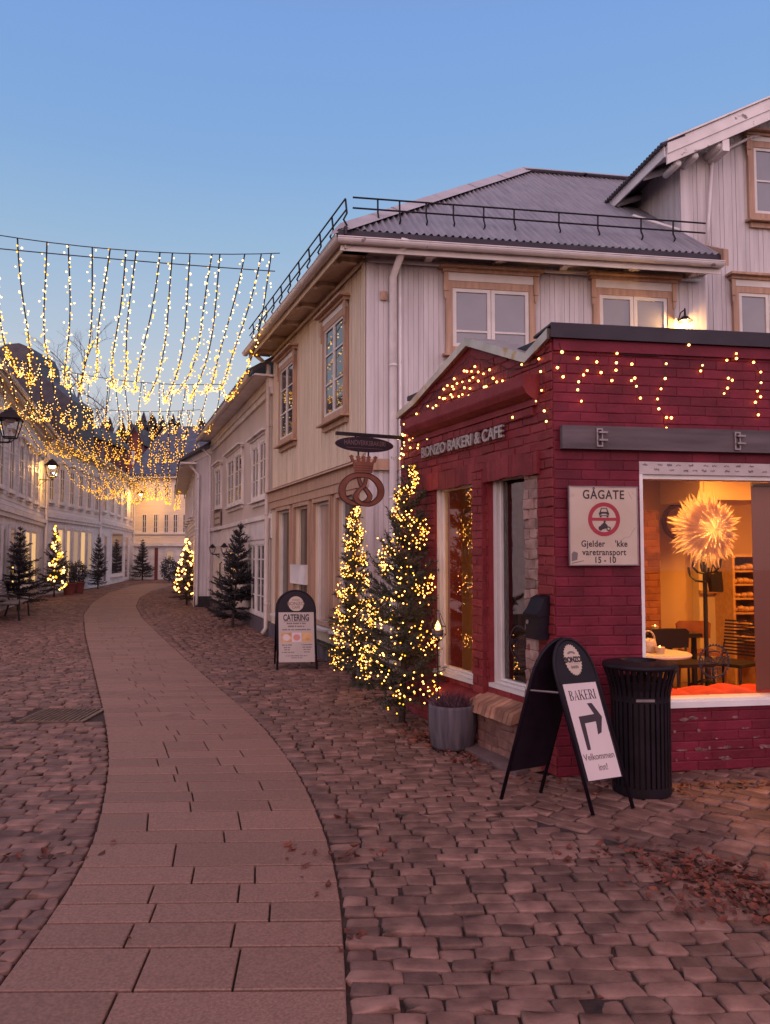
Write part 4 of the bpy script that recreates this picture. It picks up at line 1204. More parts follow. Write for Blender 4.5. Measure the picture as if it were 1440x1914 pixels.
frame_boxes(b, u0, u1, .1, zd, .12, -.05, -.002, wb=0); dr = part('door', b, MT['trim_white'], mh)
b = MB(); b.box(u0 + .12, u1 - .12, -.03, -.002, .1, zd - .12); 
for z0_, z1_ in ((.3, .85), (1.0, 1.75)): b.box(u0 + .22, u1 - .22, -.04, -.0305, z0_, z1_)
part('door_leaf', b, MT['sash_white'], dr); b = MB(); b.tube([(u1 - .25, -.04, .85), (u1 - .25, -.1, .9), (u1 - .25, -.1, 1.45), (u1 - .25, -.04, 1.5)], .02, 6); part('handle', b, MT['iron'], dr)
downpipe(mh, MP.M, .12, .05, ME - .5, y=-.09, r=.05, m=MT['pipe_white'], elbow=(-.05, -.48))
b = MB(); r = rect(MP, 404, 958, 415, 990); 
sg = thing('small_wall_sign', 'small pale sign plate fixed to the rendered wall under the narrow window', 'sign', MP.M)
b.box(r[0], r[1], -.05, -.035, r[2], r[3]); part('plate', b, MT['sign_cream'], sg)
b = MB(); frame_boxes(b, r[0] - .03, r[1] + .03, r[2] - .03, r[3] + .03, .03, -.06, -.034)
for k in range(3): b.box(r[0] + .1, r[1] - .1, -.056, -.0505, r[2] + .15 + k * .2, r[2] + .21 + k * .2)
part('frame', b, MT['ink_grey'], sg)
def lantern(M_, h, m_glass, name_label, cat='lantern', bracket=(.9, -.0), group=None, lamp=False):
    """four sided tapering street lantern with a hipped cap; M_ origin at the lantern's foot; bracket runs to +y (the wall)"""
    t = thing('street_lantern', name_label, cat, M_, group)
    w0, w1 = .13 * h / .8, .23 * h / .8
    zb, zt = .14 * h, .66 * h
    b = MB()
    for sx in (-1, 1):
        for sy in (-1, 1): b.tube([(sx * w0, sy * w0, zb), (sx * w1, sy * w1, zt)], .013 * h / .8, 4)
    for w, z in ((w0, zb), (w1, zt)):
        q = [(-w, -w, z), (w, -w, z), (w, w, z), (-w, w, z), (-w, -w, z)]
        for a, c in zip(q, q[1:]): b.tube([a, c], .016 * h / .8, 4)
    for sx in (-1, 1): b.tube([(sx * w0, 0, zb), (sx * .03, 0, .02 * h)], .010, 4)
    b.tube([(0, -w0, zb), (0, -.03, .02 * h)], .010, 4); b.lathe([(.05, 0), (.05, .03 * h)], 8)
    part('frame', b, MT['iron'], t)
    b = MB(); w = w1 * 1.12
    q = [(w, zt), (w * .92, zt + .04 * h), (w * .55, zt + .17 * h), (w * .45, zt + .19 * h), (w * .45, zt + .235 * h), (w * .22, zt + .27 * h), (w * .2, zt + .30 * h), (.02, zt + .33 * h)]
    b.lathe([(r_ * 1.38, z) for r_, z in q], 4); b.v = [(x * math.cos(.7854) - y * math.sin(.7854), x * math.sin(.7854) + y * math.cos(.7854), z) for x, y, z in b.v]
    part('cap', b, MT['iron'], t)
    b = MB(); b.hexa([(-w0, -w0, zb), (w0, -w0, zb), (w0, w0, zb), (-w0, w0, zb), (-w1, -w1, zt), (w1, -w1, zt), (w1, w1, zt), (-w1, w1, zt)])
    part('glass', b, MT['glass'], t)
    b = MB(); b.ell((0, 0, zt - .02 * h), w1 * .55, w1 * .55, .10 * h, 10, 6); part('bulb', b, m_glass, t, smooth=True)
    if bracket:
        b = MB(); L_ = bracket[0]
        b.tube([(0, 0, -.0), (0, L_, .0)], .022, 6); b.tube([(0, L_ * .35, 0), (0, L_, -.35 * h)], .012, 6); b.box(-.05, .05, L_ - .02, L_ + .03, -.42 * h, .1 * h)
        part('bracket', b, MT['iron'], t)
    return t
def wall_lantern_small(px_, py_):
    u, z = MP.px(px_, py_, -.25)
    return lantern(MP.M @ T((u, -.25, z)), .31, MT['lantern_glass'], '', bracket=(.22,))
o = wall_lantern_small(397, 1036); o['label'] = 'small black door lantern nearest the downpipe on the rendered house'
o['group'] = 'lanterns by the door'
o = wall_lantern_small(419, 1036); o['label'] = 'small black door lantern on the side of the door towards the spruce'; o['group'] = 'lanterns by the door'

# ================================================================== narrow-fronted house further on, right side
R3P = Plane((-6.32, 25.62), (1, -.0))
rh = thing('grey_boarded_house', 'lavender-grey boarded house end projecting beyond the rendered house', 'house', R3P.M)
b = boards_v(0, 1.0, 0, z_(R3P, 385, 850), .14); part('end_wall', b, MT['board_white'], rh)
R3S = Plane((-9.85, 38.0), (3.53, -12.38)); LS = (Vector((3.53, -12.38, 0))).length
RE = z_(R3P, 372, 868)
b = boards_h(0, LS, 0, RE); part('street_wall', b, MT['siding_white'], rh, R3S.M)
b = MB(); b.box(-.2, LS + .3, -.5, 0, RE - .02, RE + .04); b.box(-.2, LS + .3, -.52, -.501, RE - .06, RE + .12); part('soffit', b, MT['trim_white'], rh, R3S.M)
b = MB(); b.hexa([(-.3, -.55, RE + .05), (LS + .35, -.55, RE + .05), (LS + .35, 4.2, RE + 3.0), (-.3, 4.2, RE + 3.0), (-.3, -.55, RE + .13), (LS + .35, -.55, RE + .13), (LS + .35, 4.2, RE + 3.1), (-.3, 4.2, RE + 3.1)]); part('roof', b, MT['roof_dark'], rh, R3S.M)
b = MB(); b.prism([(0, RE - .05), (1.0, RE - .05), (1.0, RE + .62), (.0, RE + .04)], .003, .05); part('gable_boards', b, MT['board_white'], rh)
b = MB(); b.hexa([(-.5, -.03, RE - .12), (1.05, -.03, RE + .60), (1.05, .0, RE + .60), (-.5, .0, RE - .12), (-.5, -.03, RE + .08), (1.05, -.03, RE + .82), (1.05, .0, RE + .82), (-.5, .0, RE + .08)]); part('verge_board', b, MT['trim_white'], rh)
for k in range(4):
    u = 1.5 + k * 2.8
    for zz0, zz1 in ((.9, 2.2), (3.1, 4.5)):
        window(rh, R3S.M, u, u + 1.0, zz0, zz1, MT['trim_white'], MT['sash_white'], MT['pane_dark'], .08, 2, 3, sw=.04)
downpipe(rh, R3P.M, .10, .05, RE - .2, y=-.08, r=.05, m=MT['pipe_white'], elbow=(-.3, -.1))
b = MB(); b.box(.02, .98, -.08, -.021, 0, .35); part('base', b, MT['iron'], rh)

# ================================================================== white houses along the left side
def left_house(P, Ln, eave, label, wallm, roofm, n_up, shop, roof_pitch=.62, depth=7.0, upz=(3.75, 5.45), gutter_m=None, base_off=0.0, shutters=True, band=3.05):
    h = thing('wooden_house', label, 'house', P.M)
    b = boards_h(0, Ln, band, eave - .1, .16); part('upper_wall', b, wallm, h)
    b = MB(); b.box(0, Ln, .02, .25, 0, band); part('ground_wall', b, MT['trim_white'], h)
    b = MB(); b.box(0, Ln, -.12, .02, band - .06, band + .10); b.box(0, Ln, -.07, .02, band - .2, band - .061); part('band', b, MT['trim_white'], h)
    b = MB(); b.box(-.05, Ln + .05, -.38, 0, eave - .14, eave - .10); b.box(-.05, Ln + .05, -.16, -.0, eave - .30, eave - .141); b.box(-.05, Ln + .05, -.40, -.381, eave - .22, eave - .06); part('eave_cornice', b, MT['trim_white'], h)
    b = MB(); d = depth
    b.hexa([(-.05, -.45, eave - .06), (Ln + .05, -.45, eave - .06), (Ln + .05, d, eave + d * roof_pitch), (-.05, d, eave + d * roof_pitch), (-.05, -.45, eave + .01), (Ln + .05, -.45, eave + .01), (Ln + .05, d, eave + d * roof_pitch + .08), (-.05, d, eave + d * roof_pitch + .08)])
    for i in range(int(Ln / .5)):
        u = i * .5; b.hexa([(u, -.44, eave + .012), (u + .03, -.44, eave + .012), (u + .03, d, eave + d * roof_pitch + .082), (u, d, eave + d * roof_pitch + .082), (u, -.44, eave + .05), (u + .03, -.44, eave + .05), (u + .03, d, eave + d * roof_pitch + .12), (u, d, eave + d * roof_pitch + .12)])
    part('roof', b, roofm, h)
    b = MB(); b.box(Ln - .15, Ln, .03, 6, 0, eave - .2); b.box(0, .15, .03, 6, 0, eave - .2); part('end_wall', b, wallm, h)
    gutter(h, P.M, -.05, Ln + .05, -.48, eave - .08, .07, m=MT['trim_white'])
    for i in range(n_up):
        u = Ln * (i + .5) / n_up
        wd = min(1.15, Ln / n_up * .52)
        window(h, P.M, u - wd / 2, u + wd / 2, upz[0], upz[1], MT['trim_white'], MT['sash_white'], MT['pane_dark'], .09, 2, [.36, .70], sw=.035, head=.12)
    for (a, c, z0, z1, n_l, pm) in shop:
        window(h, P.M, a, c, z0, z1, MT['trim_white'], MT['sash_white'], pm, .10, n_l, 1, sw=.06, y=.0, sill=z0 > .2)
    for u in (.06, Ln - .06):
        downpipe(h, P.M, u, .05, eave - .3, y=-.09, r=.05, m=MT['pipe_white'], elbow=(0, -.46))
    return h
E1 = z_(LP1, 100, 806, -.45); 
lu = lambda x, y=1060: u_(LP1, x, y)
left_house(LP1, 17.0, E1 + .05, 'white clapboard house nearest on the left with closely spaced upper windows', MT['siding_white'], MT['roof_dark'], 9,
           [(lu(1), lu(9), .5, 2.65, 1, MT['pane_dark']), (lu(15), lu(28), .5, 2.7, 1, MT['pane_dark']), (lu(29), lu(41), .5, 2.7, 1, MT['window_dim']), (lu(43), lu(54), .5, 2.7, 1, MT['window_lit']),
            (lu(55), lu(66), .5, 2.7, 1, MT['window_lit']), (lu(-60), lu(-6), .6, 2.6, 3, MT['pane_dark'])], upz=(3.7, 5.55), band=3.1)
lu2 = lambda x, y=1050: u_(LP2, x, y)
E2 = z_(LP2, 112, 822, -.45)
left_house(LP2, (C2 - C1).length, E2 + .05, 'white clapboard house with tall lit shop windows behind the lit spruce on the left', MT['siding_white'], MT['roof_slate'], 6,
           [(lu2(104), lu2(117), .75, 3.0, 1, MT['window_lit']), (lu2(121), lu2(131), .1, 3.0, 1, MT['window_lit']), (lu2(134), lu2(146), .75, 3.0, 1, MT['window_dim']), (lu2(148), lu2(159), .75, 3.0, 1, MT['window_lit']), (lu2(161), lu2(171), .75, 3.0, 1, MT['window_dim'])],
           upz=(4.0, 5.7), band=3.4)
lu3 = lambda x, y=1050: u_(LP3, x, y)
left_house(LP3, (C3 - C2).length, E2 + .1, 'white clapboard house at the bend with one large shop window', MT['siding_white'], MT['roof_slate'], 5,
           [(lu3(192), lu3(199), .1, 2.9, 1, MT['pane_dark']), (lu3(207), lu3(229), .45, 3.2, 1, MT['pane_dark']), (lu3(232), lu3(239), .1, 3.0, 1, MT['pane_warm']), (lu3(240), lu3(247), .1, 2.9, 1, MT['trim_white'])],
           upz=(4.1, 5.8), band=3.5)
fu = lambda x: u_(FP, x, 1000); fz = lambda y: z_(FP, 300, y)
fh = thing('wooden_house', 'white house closing the view at the far end of the street with blue slate roof', 'house', FP.M)
FL_ = fu(352) + 6
b = boards_h(0, FL_, fz(1020), fz(893), .18); part('upper_wall', b, MT['siding_warm'], fh)
b = MB(); b.box(0, FL_, .02, .3, 0, fz(1020)); part('ground_wall', b, MT['trim_white'], fh)
b = MB(); b.box(0, FL_, -.15, .02, fz(1021), fz(1016)); b.box(0, FL_, -.10, .02, fz(999), fz(995)); b.box(-.2, FL_, -.35, 0, fz(894), fz(889)); part('band', b, MT['trim_white'], fh)
ze = fz(890); d = 8
b = MB(); b.hexa([(-.3, -.45, ze), (FL_, -.45, ze), (FL_, d, ze + d * .60), (-.3, d, ze + d * .60), (-.3, -.45, ze + .1), (FL_, -.45, ze + .1), (FL_, d, ze + d * .6 + .1), (-.3, d, ze + d * .6 + .1)]); part('roof', b, MT['roof_slate'], fh)
for xa in (266, 287, 307, 324, 342, 360):
    window(fh, FP.M, fu(xa - .5), fu(xa + 8.5), fz(998), fz(961), MT['trim_white'], MT['sash_white'], MT['pane_dark'], .035, 2, 3, sw=.022, sill=False)
    window(fh, FP.M, fu(xa), fu(xa + 8), fz(934), fz(905), MT['trim_white'], MT['sash_white'], MT['pane_dark'], .035, 2, 2, sw=.022, sill=False)
window(fh, FP.M, fu(310), fu(328), fz(1058), fz(1027), MT['trim_white'], MT['sash_white'], MT['window_dim'], .08, 1, 1, sw=.06)
b = MB(); b.box(fu(290), fu(296), -.03, .02, 0, fz(1024)); part('door', b, MT['house_red'], fh)
# lamps on the left side
def place_lantern(px_, py_, depth, h, m_, label, wall):
    r = ray(px_, py_); p = Vector((0, 0, EYE)) + r * (depth / r.y)
    q = p - wall.o; yy = q.dot(wall.n); uu = q.dot(wall.d)
    return lantern(wall.M @ T((uu, yy, p.z)), h, m_, label, bracket=(-yy,)), p
place_lantern(18, 827, 17.5, .82, MT['lantern_glass'], 'unlit black street lantern on a bracket at the left edge', LP1)
_, LP_A = place_lantern(97, 897, 30.6, .85, MT['lamp_glow'], 'lit street lantern on a long bracket by the gutter joint of two houses', LP1)
_, LP_B = place_lantern(263, 938, 52.0, .80, MT['lamp_glow'], 'lit street lantern far down the street at the corner of the end house', LP3)
def point(p, e, c=(1, .58, .22), r=.05, name='lamp_light'):
    l = bpy.data.lights.new(name, 'POINT'); l.energy = e; l.color = c; l.shadow_soft_size = r
    o = bpy.data.objects.new(name, l); COL.objects.link(o); o.location = p; return o
ang = []
point(LP_A + Vector((0, 0, .42)), 150, (1, .50, .12))
point(LP_B + Vector((0, 0, .40)), 220, (1, .52, .14))
point(NR.w(u_(NR, 1268, 605), -.2, zl - .055), 110, (1, .52, .14), .055)

# ------------------------------------------------------------------ beyond the roofs: hill, wood, bare trees, far houses
def at(px_, py_, depth):
    r = ray(px_, py_); return Vector((0, 0, EYE)) + r * (depth / r.y)
b = MB(); nx = 60; ny = 10
hx = np.linspace(-140, 60, nx)
vs = []
for j in range(ny):
    for i in range(nx):
        t = j / (ny - 1); x = hx[i]
        hgt = 17.5 + 4.0 * math.exp(-((x + 68) / 16) ** 2) - 3.5 * math.exp(-((x + 24) / 12) ** 2) + 1.0 * math.sin(x * .21)
        vs.append((x, 75 + 60 * t, -1 + hgt * (math.sin(t * math.pi / 2)) ** 1.2))
b.add(vs, [(j * nx + i, j * nx + i + 1, (j + 1) * nx + i + 1, (j + 1) * nx + i) for j in range(ny - 1) for i in range(nx - 1)])
struct('hill', b, MT['hill'], smooth=True)
dk = thing('dark_house', 'dark steep-roofed building rising behind the nearest left house', 'house', T(at(60, 1038, 38) * Vector((1, 1, 0)) if False else Vector((-17.5, 38, 0))))
PD = Plane((at(0, 1038, 38).x, 38), (1, 0))
pl = [PD.px(x, y) for x, y in ((-40, 840), (136, 840), (135, 748), (70, 694), (66, 668), (58, 650), (36, 641), (12, 643), (-40, 668))]
b = MB(); b.prism(pl, 0, 2.8); part('roof', b, MT['roof_dark'], dk, PD.M)
b = MB(); b.box(pl[0][0], pl[1][0] - .1, .2, 2.6, 0, pl[0][1] - .01); part('wall', b, MT['roof_dark'], dk, PD.M)
rd = thing('red_house', 'small red house with dark gable roof above the far roofs', 'house', T(at(205, 1038, 74) * Vector((1, 1, 0))))
def small_house(root, xa, xb, ye, yr, depth, wm):
    P = Plane((at(xa, 1038, depth).x, depth), (1, 0)); w = at(xb, 1038, depth).x - at(xa, 1038, depth).x
    z0, z1 = z_(P, xa, ye), z_(P, xa, yr)
    b = MB(); b.prism([(0, 0), (w, 0), (w, z0), (w / 2, z1), (0, z0)], 0, 8); part('wall', b, wm, root, P.M)
    b = MB()
    for s_ in (0, 1):
        q = [(-.3, z0 - .25), (w / 2, z1 + .05), (w / 2, z1 + .3), (-.3, z0)]
        if s_: q = [(w - x, z) for x, z in q][::-1]
        b.prism(q, -.4, 8.4)
    part('roof', b, MT['roof_dark'], root, P.M)
    window(root, P.M, w * .3, w * .5, z0 - 2, z0 - .8, MT['trim_white'], MT['sash_white'], MT['pane_dark'], .1, 2, 2)
small_house(rd, 235, 262, 828, 800, 74, MT['house_red'])
rd2 = thing('red_house', 'little red house under the pines with its gable towards the street', 'house', T(at(305, 1038, 80) * Vector((1, 1, 0))))
small_house(rd2, 285, 322, 825, 795, 80, MT['house_red'])
rd3 = thing('red_house', 'low dark red house just right of the steep dark roof', 'house', T(at(140, 1038, 60) * Vector((1, 1, 0))))
small_house(rd3, 128, 168, 812, 790, 60, MT['house_red'])

def bare_tree(seed, h, spread):
    rnd = random.Random(seed); tr = MB(); br = MB()
    def grow(p, d, ln, r, lev, mb):
        pts = [p]; q = p.copy(); dd = d.copy(); seg = 4
        for i in range(seg):
            dd = (dd + Vector((rnd.gauss(0, .10), rnd.gauss(0, .10), rnd.gauss(.03, .06)))).normalized(); q = q + dd * ln / seg; pts.append(q.copy())
        mb.tube(pts, [r * (1 - .55 * i / seg) for i in range(seg + 1)], 5 if lev < 2 else 3, caps=False)
        if lev >= 4: return
        n_ = 5 if lev == 0 else 4
        for i in range(n_):
            t = .35 + .65 * (i + rnd.random()) / n_
            a = pts[min(seg, int(t * seg))].lerp(pts[min(seg, int(t * seg) + 1)], t * seg % 1)
            az = rnd.uniform(0, 6.28); sp = spread * rnd.uniform(.7, 1.2)
            side = Vector((math.cos(az), math.sin(az), .25)).normalized()
            grow(a, (dd * (1 - sp) + side * sp).normalized(), ln * rnd.uniform(.42, .62), r * .42, lev + 1, br)
    grow(Vector((0, 0, 0)), Vector((rnd.gauss(0, .05), 0, 1)).normalized(), h * .62, h * .014, 0, tr)
    return tr, br
btm = []
for i, (sd, h) in enumerate(((3, 12), (5, 10), (8, 11))):
    tr, br = bare_tree(sd, h, .55); btm.append((tr.mesh('trunk', MT['bare']), br.mesh('branches', MT['bare'])))
hillz = lambda y: 0 if y < 75 else (17.5 * (math.sin(min(1, (y - 75) / 60) * math.pi / 2)) ** 1.2 - 1)
def plant_bare(px_, top, bot, depth, kind, label, wscale=1.0):
    z1 = at(px_, top, depth).z; z0 = at(px_, bot, depth).z; p = at(px_, 1038, depth)
    t = thing('bare_tree', label, 'tree', T((p.x, p.y, z0)) @ Matrix.Diagonal(((z1 - z0) / (12, 10, 11)[kind] * wscale * 1.1,) * 2 + ((z1 - z0) / (12, 10, 11)[kind] * 1.08, 1)) @ rotz(px_ * .7), 'bare trees beyond the roofs')
    obj('trunk', btm[kind][0], t); obj('branches', btm[kind][1], t)
for a in ((128, 612, 830, 52, 0, 'tallest bare tree rising beside the dark steep roof'), (186, 690, 860, 56, 1, 'bare tree between the light strands in the middle of the sky gap'),
          (100, 665, 800, 60, 2, 'bare tree half behind the dark steep roof', ), (160, 745, 850, 66, 2, 'low bushy bare tree left of the middle strands'), (236, 765, 850, 70, 1, 'small bare tree over the red house roof'),
          (262, 780, 850, 74, 0, 'thin bare tree behind the little red houses'), (212, 770, 850, 68, 0, 'slim bare tree between two cables')):
    plant_bare(*a)
def far_pine(seed):
    rnd = random.Random(seed); b = MB()
    for i in range(26):
        t = i / 26; z = .12 + .88 * t; rad = (1 - t) ** .8 * .20 + .01
        for k in range(9):
            a = rnd.uniform(0, 6.28); rr = rad * rnd.uniform(.7, 1.25)
            x, y = math.cos(a) * rr, math.sin(a) * rr; w = rr * .42; px, py = -math.sin(a) * w, math.cos(a) * w
            b.add([(0, 0, z + .05), (x + px, y + py, z - .03), (x * 1.15, y * 1.15, z - .055), (x - px, y - py, z - .03)], [(0, 1, 2), (0, 2, 3)])
    return b.mesh('crown', MT['pine'])
pm = [far_pine(s_) for s_ in (1, 2, 3)]
b = MB(); b.tube([(0, 0, 0), (0, 0, .6)], [.02, .01], 5); ptr = b.mesh('trunk', MT['pine'])
rp = random.Random(11)
for i in range(34):
    px_ = 148 + i * 7.4 + rp.uniform(-3, 3); dpt = rp.uniform(84, 118)
    top = 800 + rp.uniform(-20, 14) - (10 if 250 < px_ < 340 else 0)
    p = at(px_, top, dpt); z0 = hillz(dpt) - 1.5
    hgt = max(4, p.z - z0)
    t = thing('pine_tree', 'dark pine on the wooded ridge behind the town', 'tree', T((p.x, p.y, z0)) @ Matrix.Diagonal((hgt * .9, hgt * .9, hgt, 1)) @ rotz(i), 'pines along the ridge')
    obj('crown', pm[i % 3], t); obj('trunk', ptr, t)
# ================================================================== spruces
def spruce(seed, h, rad, needles_per_m=150, nb=120, lo=.10, clip=None, dark=False, lod=1.0, upsweep=.35, extra=()):
    rnd = random.Random(seed); tr = MB(); V, Fc = [], []
    tr.tube([(0, 0, 0), (0, 0, h * .5), (rnd.gauss(0, .01), 0, h)], [h * .014, h * .010, .004], 7)
    axes = []
    def axis(p, d, ln, r, bend):
        pts = [p]; q = p.copy(); dd = d.copy(); n = max(2, int(ln / .09))
        for i in range(n):
            dd = (dd + Vector((rnd.gauss(0, .05), rnd.gauss(0, .05), bend / n))).normalized(); q = q + dd * (ln / n); pts.append(q.copy())
        axes.append((pts, ln)); return pts
    for i in range(nb):
        t = lo + (1 - lo) * ((i + rnd.random()) / nb) ** .9
        if i % 5: t = lo + (1 - lo) * (round((t - lo) / (1 - lo) * h / .21) * .21 / h + rnd.gauss(0, .007))
        t = min(max(t, lo), .985); z = t * h
        az = i * 2.39996 + rnd.gauss(0, .5)
        ln = rad * (1 - t) ** .78 * min(1.3, math.exp(rnd.gauss(-.06, .30))) + .05
        elv = -.18 + 1.0 * t + rnd.gauss(0, .16)
        d = Vector((math.cos(az) * math.cos(elv), math.sin(az) * math.cos(elv), math.sin(elv)))
        p0 = Vector((0, 0, z))
        if clip and clip(p0 + d * ln): ln *= .42
        if clip and clip(p0 + d * ln): continue
        pts = axis(p0, d, ln, 0, upsweep)
        tr.tube([pts[0], pts[len(pts) // 2], pts[-1]], [.007, .004, .002], 4, caps=False)
        k = int(ln / .055)
        for j in range(1, k):
            tt = j / k; idx = tt * (len(pts) - 1); a = pts[int(idx)].lerp(pts[min(int(idx) + 1, len(pts) - 1)], idx % 1)
            for sgn in (-1, 1):
                sd = d.cross(Vector((0, 0, 1))).normalized() * sgn
                dd = (d * .75 + sd * .8 + Vector((0, 0, rnd.gauss(-.05, .18)))).normalized()
                axis(a, dd, max(.07, ln * (1 - tt) * .66 * rnd.uniform(.7, 1.2)), 0, .15)
    for z, az, ln, elv in extra:                      # long side limbs
        d = Vector((math.cos(az) * math.cos(elv), math.sin(az) * math.cos(elv), math.sin(elv))); pts = axis(Vector((0, 0, z)), d, ln, 0, .5)
        tr.tube([pts[0], pts[len(pts) // 2], pts[-1]], [.009, .006, .003], 4, caps=False)
        for j in range(2, int(ln / .07)):
            tt = j / (ln / .07); idx = tt * (len(pts) - 1); a = pts[int(idx)].lerp(pts[min(int(idx) + 1, len(pts) - 1)], idx % 1)
            for sgn in (-1, 1): axis(a, (d * .8 + d.cross(Vector((0, 0, 1))).normalized() * sgn * .6 + Vector((0, 0, rnd.gauss(.1, .15)))).normalized(), max(.06, (1 - tt) * .30), 0, .2)
    axes.append(([Vector((0, 0, h * .86)), Vector((0, 0, h + .06))], .3))
    for pts, ln in axes:
        n = max(5, int(ln * needles_per_m * lod)); m = len(pts) - 1
        for i in range(n):
            tt = (i + rnd.random()) / n; idx = min(tt * m, m - .001); a = pts[int(idx)].lerp(pts[int(idx) + 1], idx % 1)
            t_ = (pts[int(idx) + 1] - pts[int(idx)]).normalized()
            rv = Vector((rnd.gauss(0, 1), rnd.gauss(0, 1), rnd.gauss(0, 1) + .25)); rv -= t_ * rv.dot(t_)
            if rv.length < .1: continue
            rv.normalize(); nd = (t_ * .75 + rv).normalized(); L_ = rnd.uniform(.030, .048); w = (.0058 if lod >= 1 else .010)
            s_ = t_.cross(rv) * w
            o = len(V); V += [tuple(a - s_), tuple(a + s_), tuple(a + nd * L_)]; Fc.append((o, o + 1, o + 2))
    me = bpy.data.meshes.new('needles'); me.from_pydata(V, [], Fc); me.materials.append(MT['needles_dark' if dark else 'needles'])
    return tr.mesh('trunk', MT['bark'], True), me

BULB = MB(); BULB.ell((0, 0, 0), 1, 1, 1, 8, 5)
def bulb_mesh(m): return BULB.mesh('bulb', m, True)
BM = {k: bulb_mesh(MT[k]) for k in ('bulb_white', 'bulb_gold', 'bulb_amber')}
def put_bulbs(root, M, pts, r, kinds, individual=100, near=None):
    """bulbs of one light string: the nearest ones as parts, the rest as one part"""
    order = sorted(range(len(pts)), key=lambda i: (M @ pts[i][0] - Vector((0, 0, EYE))).length)
    rest = {}; sc_ = [q[2] if len(q) > 2 else 1.0 for q in pts]
    for n_, i in enumerate(order):
        p, kd = pts[i][:2]
        if n_ < individual:
            o = obj('bulb', BM[kinds[kd]], root, M @ T(p) @ Matrix.Scale(r * sc_[i] * random.uniform(.85, 1.15), 4))
        else: rest.setdefault(kinds[kd], MB()).octa(p, r * sc_[i] * random.uniform(.9, 1.2))
    for k, mb in rest.items():
        o = part('bulb', mb, MT[k], root, M); o['kind'] = 'stuff'

def place_tree(meshes, M, label, group):
    t = thing('spruce_tree', label, 'christmas tree', M, group)
    obj('trunk', meshes[0], t); obj('foliage', meshes[1], t); return t
def tree_lights(M, h, rad, n, label, seed, face, turns=6.5, r=.0078, kinds=('bulb_amber', 'bulb_gold'), half=1.25, lo=.12, clump=0):
    rnd = random.Random(seed); root = thing('light_string', label, 'string lights', M, 'light strings wound on the spruces')
    pts = []; line = []
    for i in range(n):
        t = (i + .5) / n
        z = h * (lo + (1.0 - lo) * t ** 1.12) + .05 * (i % 2)
        a = face + half * math.sin(t * turns * 2 * math.pi) + rnd.gauss(0, .20)
        rr = (rad * max(0, 1 - z / h) ** .82 * (.86 if i % 2 else .74) + .035) + rnd.gauss(0, .02)
        p = Vector((math.cos(a) * rr, math.sin(a) * rr, min(h, z + rnd.gauss(0, .055))))
        pts.append((p, 0 if rnd.random() < .6 else 1)); line.append(p)
    b = MB(); b.tube(line[::2], .0025, 3, caps=False); part('wire', b, MT['cable'], root)
    put_bulbs(root, M, pts, r, kinds); return root

tm1 = None
tp1 = Vector((.17, 7.92, 0))
Mt1 = T(tp1) @ Matrix.Rotation(.035, 4, 'Y')
clipw = lambda q: (tp1 + q - K).dot(Vector((BL.n.x, BL.n.y, 0))) > -.03
tm1 = spruce(21, 2.62, .68, nb=100, clip=clipw, upsweep=.45, extra=[(.55, 3.3, .62, .12), (.95, 3.0, .66, .45), (1.25, 3.4, .60, .62), (1.5, 2.9, .52, .8), (1.85, 3.2, .42, .85), (.75, 3.6, .6, .2), (2.05, 3.0, .36, 1.0), (1.05, 5.4, .5, .3)])
tr1 = place_tree(tm1, Mt1, 'dark spruce wound with lights leaning against the left corner of the bakery', 'spruces along the street')
tp2 = G(662, 1283); tm2 = spruce(5, 2.36, .42, nb=105, upsweep=.4)
tr2 = place_tree(tm2, T(tp2), 'slender spruce thickly wound with lights beside the catering board', 'spruces along the street')
view = lambda p: math.atan2(-p.y, -p.x)
tree_lights(Mt1, 2.62, .62, 560, 'warm light string zigzagging down the spruce at the bakery corner', 3, view(tp1) - .35, turns=4.5, half=1.25, lo=.11)
tree_lights(T(tp2), 2.36, .38, 720, 'dense warm light string covering the slender spruce by the catering board', 4, view(tp2) + .05, turns=7.5, half=1.25, lo=.08)
tm3 = spruce(9, 2.45, .72, nb=120, dark=True, lod=.75, upsweep=.4)
tp3 = Vector((-3.62, 18.4, 0))
place_tree(tm3, T(tp3) @ Matrix.Rotation(.07, 4, 'Y'), 'unlit dark spruce leaning on the rendered house between its door and window', 'spruces along the street')
tm4 = spruce(13, 2.6, .70, nb=120, dark=True, lod=.55, upsweep=.3)
def ptree(px_, py_, h, w, label, rz_, mesh=tm4, hm=2.6):
    p = G(px_, py_); return place_tree(mesh, T(p) @ rotz(rz_) @ Matrix.Diagonal((w, w, h / hm, 1)), label, 'spruces along the street'), p
ptree(34, 1141, 2.55, 1.30, 'wide unlit spruce behind the slatted bench on the left', .3)
_, p5 = ptree(101, 1116, 2.9, .95, 'lit spruce at the joint of the two white houses on the left', 1.2)
ptree(183, 1101, 2.75, .85, 'narrow unlit spruce at the bend beside the large shop window', 2.1)
ptree(266, 1084.5, 2.75, 1.35, 'unlit spruce standing at the far end of the street', 3.3)
_, p8 = ptree(349, 1131, 2.25, .95, 'small spruce with sparse orange lights in front of the lavender-grey house', 4.0)
tree_lights(T(p5), 2.9, .60, 80, 'loose zigzag of warm lights on the left lit spruce', 6, view(p5) + .3, turns=4, half=.8, r=.040, kinds=('bulb_white', 'bulb_gold'))
tree_lights(T(p8), 2.25, .62, 90, 'sparse orange light string on the small spruce further up the street', 7, view(p8), turns=8, half=1.5, r=.030, kinds=('bulb_amber', 'bulb_amber'), lo=.18)
